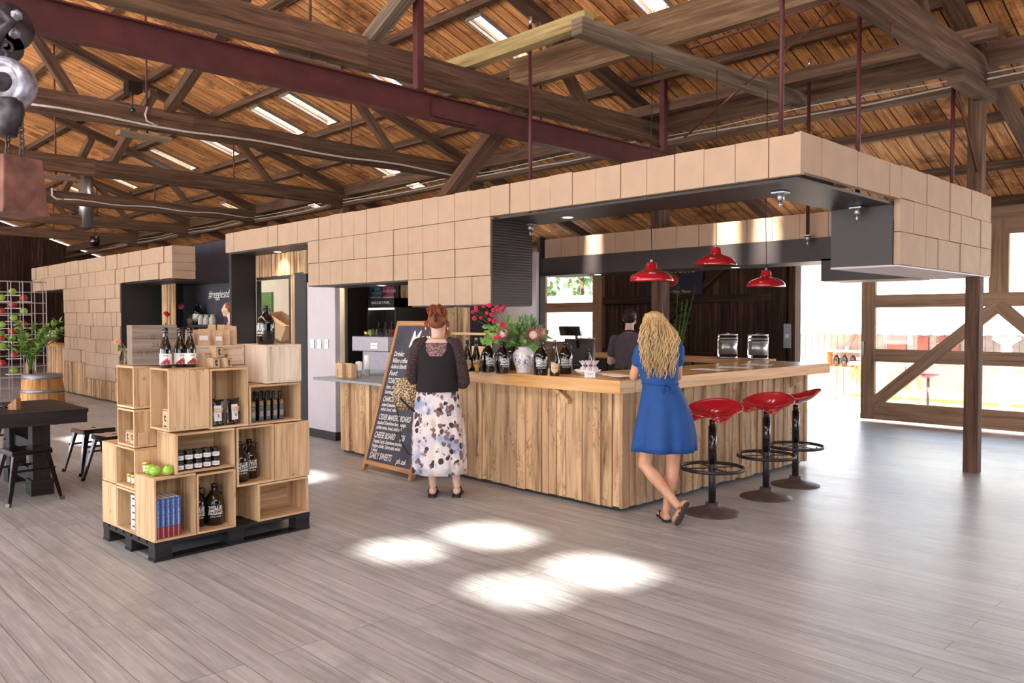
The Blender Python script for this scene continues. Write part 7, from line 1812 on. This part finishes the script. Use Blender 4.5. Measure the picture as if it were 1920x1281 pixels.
# ---------------- bartender with her back turned
pp = atd(1180, 640, 9.1); W3 = thing('person', 'bartender with dark tied-back hair, plum t-shirt and apron behind the bar', 'person', (pp.x, pp.y, 0), RV-.15)
mb = MB(); hc3 = Vector((.0, .03, 1.56)); hM = head(mb, hc3, -.5, .95, -.3); limb(mb, [(0, 0, 1.40), (0, .02, 1.49)], [.055, .048])
mb.loft([(0, 0, .8, .16, .12), (0, 0, .93, .17, .125), (0, 0, 1.05, .145, .105), (0, 0, 1.2, .165, .11), (0, 0, 1.33, .165, .09), (0, 0, 1.395, .08, .06)], 22)
for sx in (-1, 1):
    sh = Vector((sx*.165, 0, 1.325)); el = Vector((sx*.215, .06, 1.07)); wr = Vector((sx*.12, .26, 1.08)); limb(mb, [sh, sh.lerp(el, .5), el], [.05, .045, .038]); limb(mb, [el, el.lerp(wr, .5), wr], [.038, .033, .025]); hand(mb, wr, (-sx*.3, 1, 0), (0, 0, 1), 1, .5)
    limb(mb, [(sx*.085, 0, .82), (sx*.09, .02, .48), (sx*.09, 0, .09)], [.09, .056, .035]); limb(mb, [(sx*.09, -.03, .035), (sx*.1, .16, .025)], [.034, .022])
merged(mb, 'body', 'skin_fair', W3, .008); eyes(hM, W3)
mb = MB(); mb.loft([(0, 0, .86, .182, .135), (0, 0, .96, .178, .132), (0, 0, 1.07, .158, .118), (0, 0, 1.2, .176, .12), (0, 0, 1.31, .178, .104), (0, 0, 1.375, .12, .078), (0, 0, 1.41, .072, .06)], 30, caps=False); mb.build('shirt', 'cloth_plum', W3)
for sx in (-1, 1):
    sh = Vector((sx*.165, 0, 1.325)); el = Vector((sx*.215, .06, 1.07)); mb = MB(); limb(mb, [sh, sh.lerp(el, .6)], [.06, .058]); merged(mb, 'sleeve', 'cloth_plum', W3, .009)
mb = MB(); mb.loft([(0, .01, .30, .20, .15), (0, .01, .6, .205, .155), (0, .0, .96, .190, .146), (0, 0, 1.0, .175, .13)], 30, caps=False); mb.build('apron', 'apron', W3)
mb = MB(); mb.tube([(-.06, .06, 1.38), (-.065, -.03, 1.42), (0, -.065, 1.43), (.065, -.03, 1.42), (.06, .06, 1.38)], .011, 6); mb.tube([(0, -.14, .985), (-.05, -.155, 1.03), (-.06, -.155, .97), (0, -.145, .985), (.05, -.155, 1.02), (.05, -.155, .96), (0, -.145, .985), (-.02, -.16, .85)], .007, 6); mb.build('apron_strap', 'apron', W3)
mb = MB(); mb.sphere(hc3+Vector((0, -.022, .03)), .082, 20, 14, (.98, 1.1, 1.02)); mb.sphere(hc3+Vector((0, -.105, .045)), .034, 14, 10)
q = random.Random(9)
def f3(k): a = q.uniform(-pi, 0); e = q.uniform(.0, 1.5); d = Vector((math.cos(a)*math.cos(e), math.sin(a)*math.cos(e)*1.1, math.sin(e))); p0 = hc3+Vector((0, -.02, .03))+d*.08; return [p0, p0.lerp(hc3+Vector((0, -.1, .045)), .5)+d*.012, hc3+Vector((0, -.1, .045))+d*.02]
strands(mb, f3, 60, .006); mb.build('hair', 'hair_dark', W3)

# ---------------- kitchen hand in the hatch, half hidden by the packets
pp = ony(436, 640, 5.74); W4 = thing('person', 'kitchen worker in dark apron glimpsed between the kiosks behind the packets', 'person', (pp.x, 5.74, 0), RV+1.6); W4.scale = (1.07,)*3
mb = MB(); hc4 = Vector((0, .06, 1.60)); hM = head(mb, hc4, 0, .97, 0); limb(mb, [(0, 0, 1.42), (0, .03, 1.52)], [.055, .048])
mb.loft([(0, 0, .8, .15, .11), (0, 0, 1.0, .155, .11), (0, 0, 1.2, .17, .11), (0, 0, 1.35, .165, .085), (0, 0, 1.42, .08, .06)], 22)
for sx in (-1, 1):
    sh = Vector((sx*.17, 0, 1.34)); el = Vector((sx*.24, .05, 1.08)); wr = Vector((sx*.10, .22, 1.02)); limb(mb, [sh, sh.lerp(el, .5), el], [.05, .044, .038]); limb(mb, [el, wr], [.038, .026]); hand(mb, wr, (-sx*.3, 1, -.3), (0, 0, 1), 1, .5)
    limb(mb, [(sx*.085, 0, .82), (sx*.09, .02, .48), (sx*.09, 0, .09)], [.09, .056, .035]); limb(mb, [(sx*.09, -.03, .035), (sx*.1, .16, .025)], [.034, .022])
merged(mb, 'body', 'skin_fair', W4, .009); eyes(hM, W4)
mb = MB(); mb.loft([(0, 0, .35, .19, .15), (0, 0, .9, .175, .135), (0, 0, 1.07, .165, .125), (0, 0, 1.2, .182, .125), (0, 0, 1.31, .182, .104), (0, 0, 1.39, .12, .078)], 30, caps=False); mb.build('apron', 'apron', W4)
mb = MB(); mb.sphere(hc4+Vector((0, -.03, .035)), .083, 20, 14, (1, 1.06, 1.0)); mb.build('hair', 'hair_red', W4)
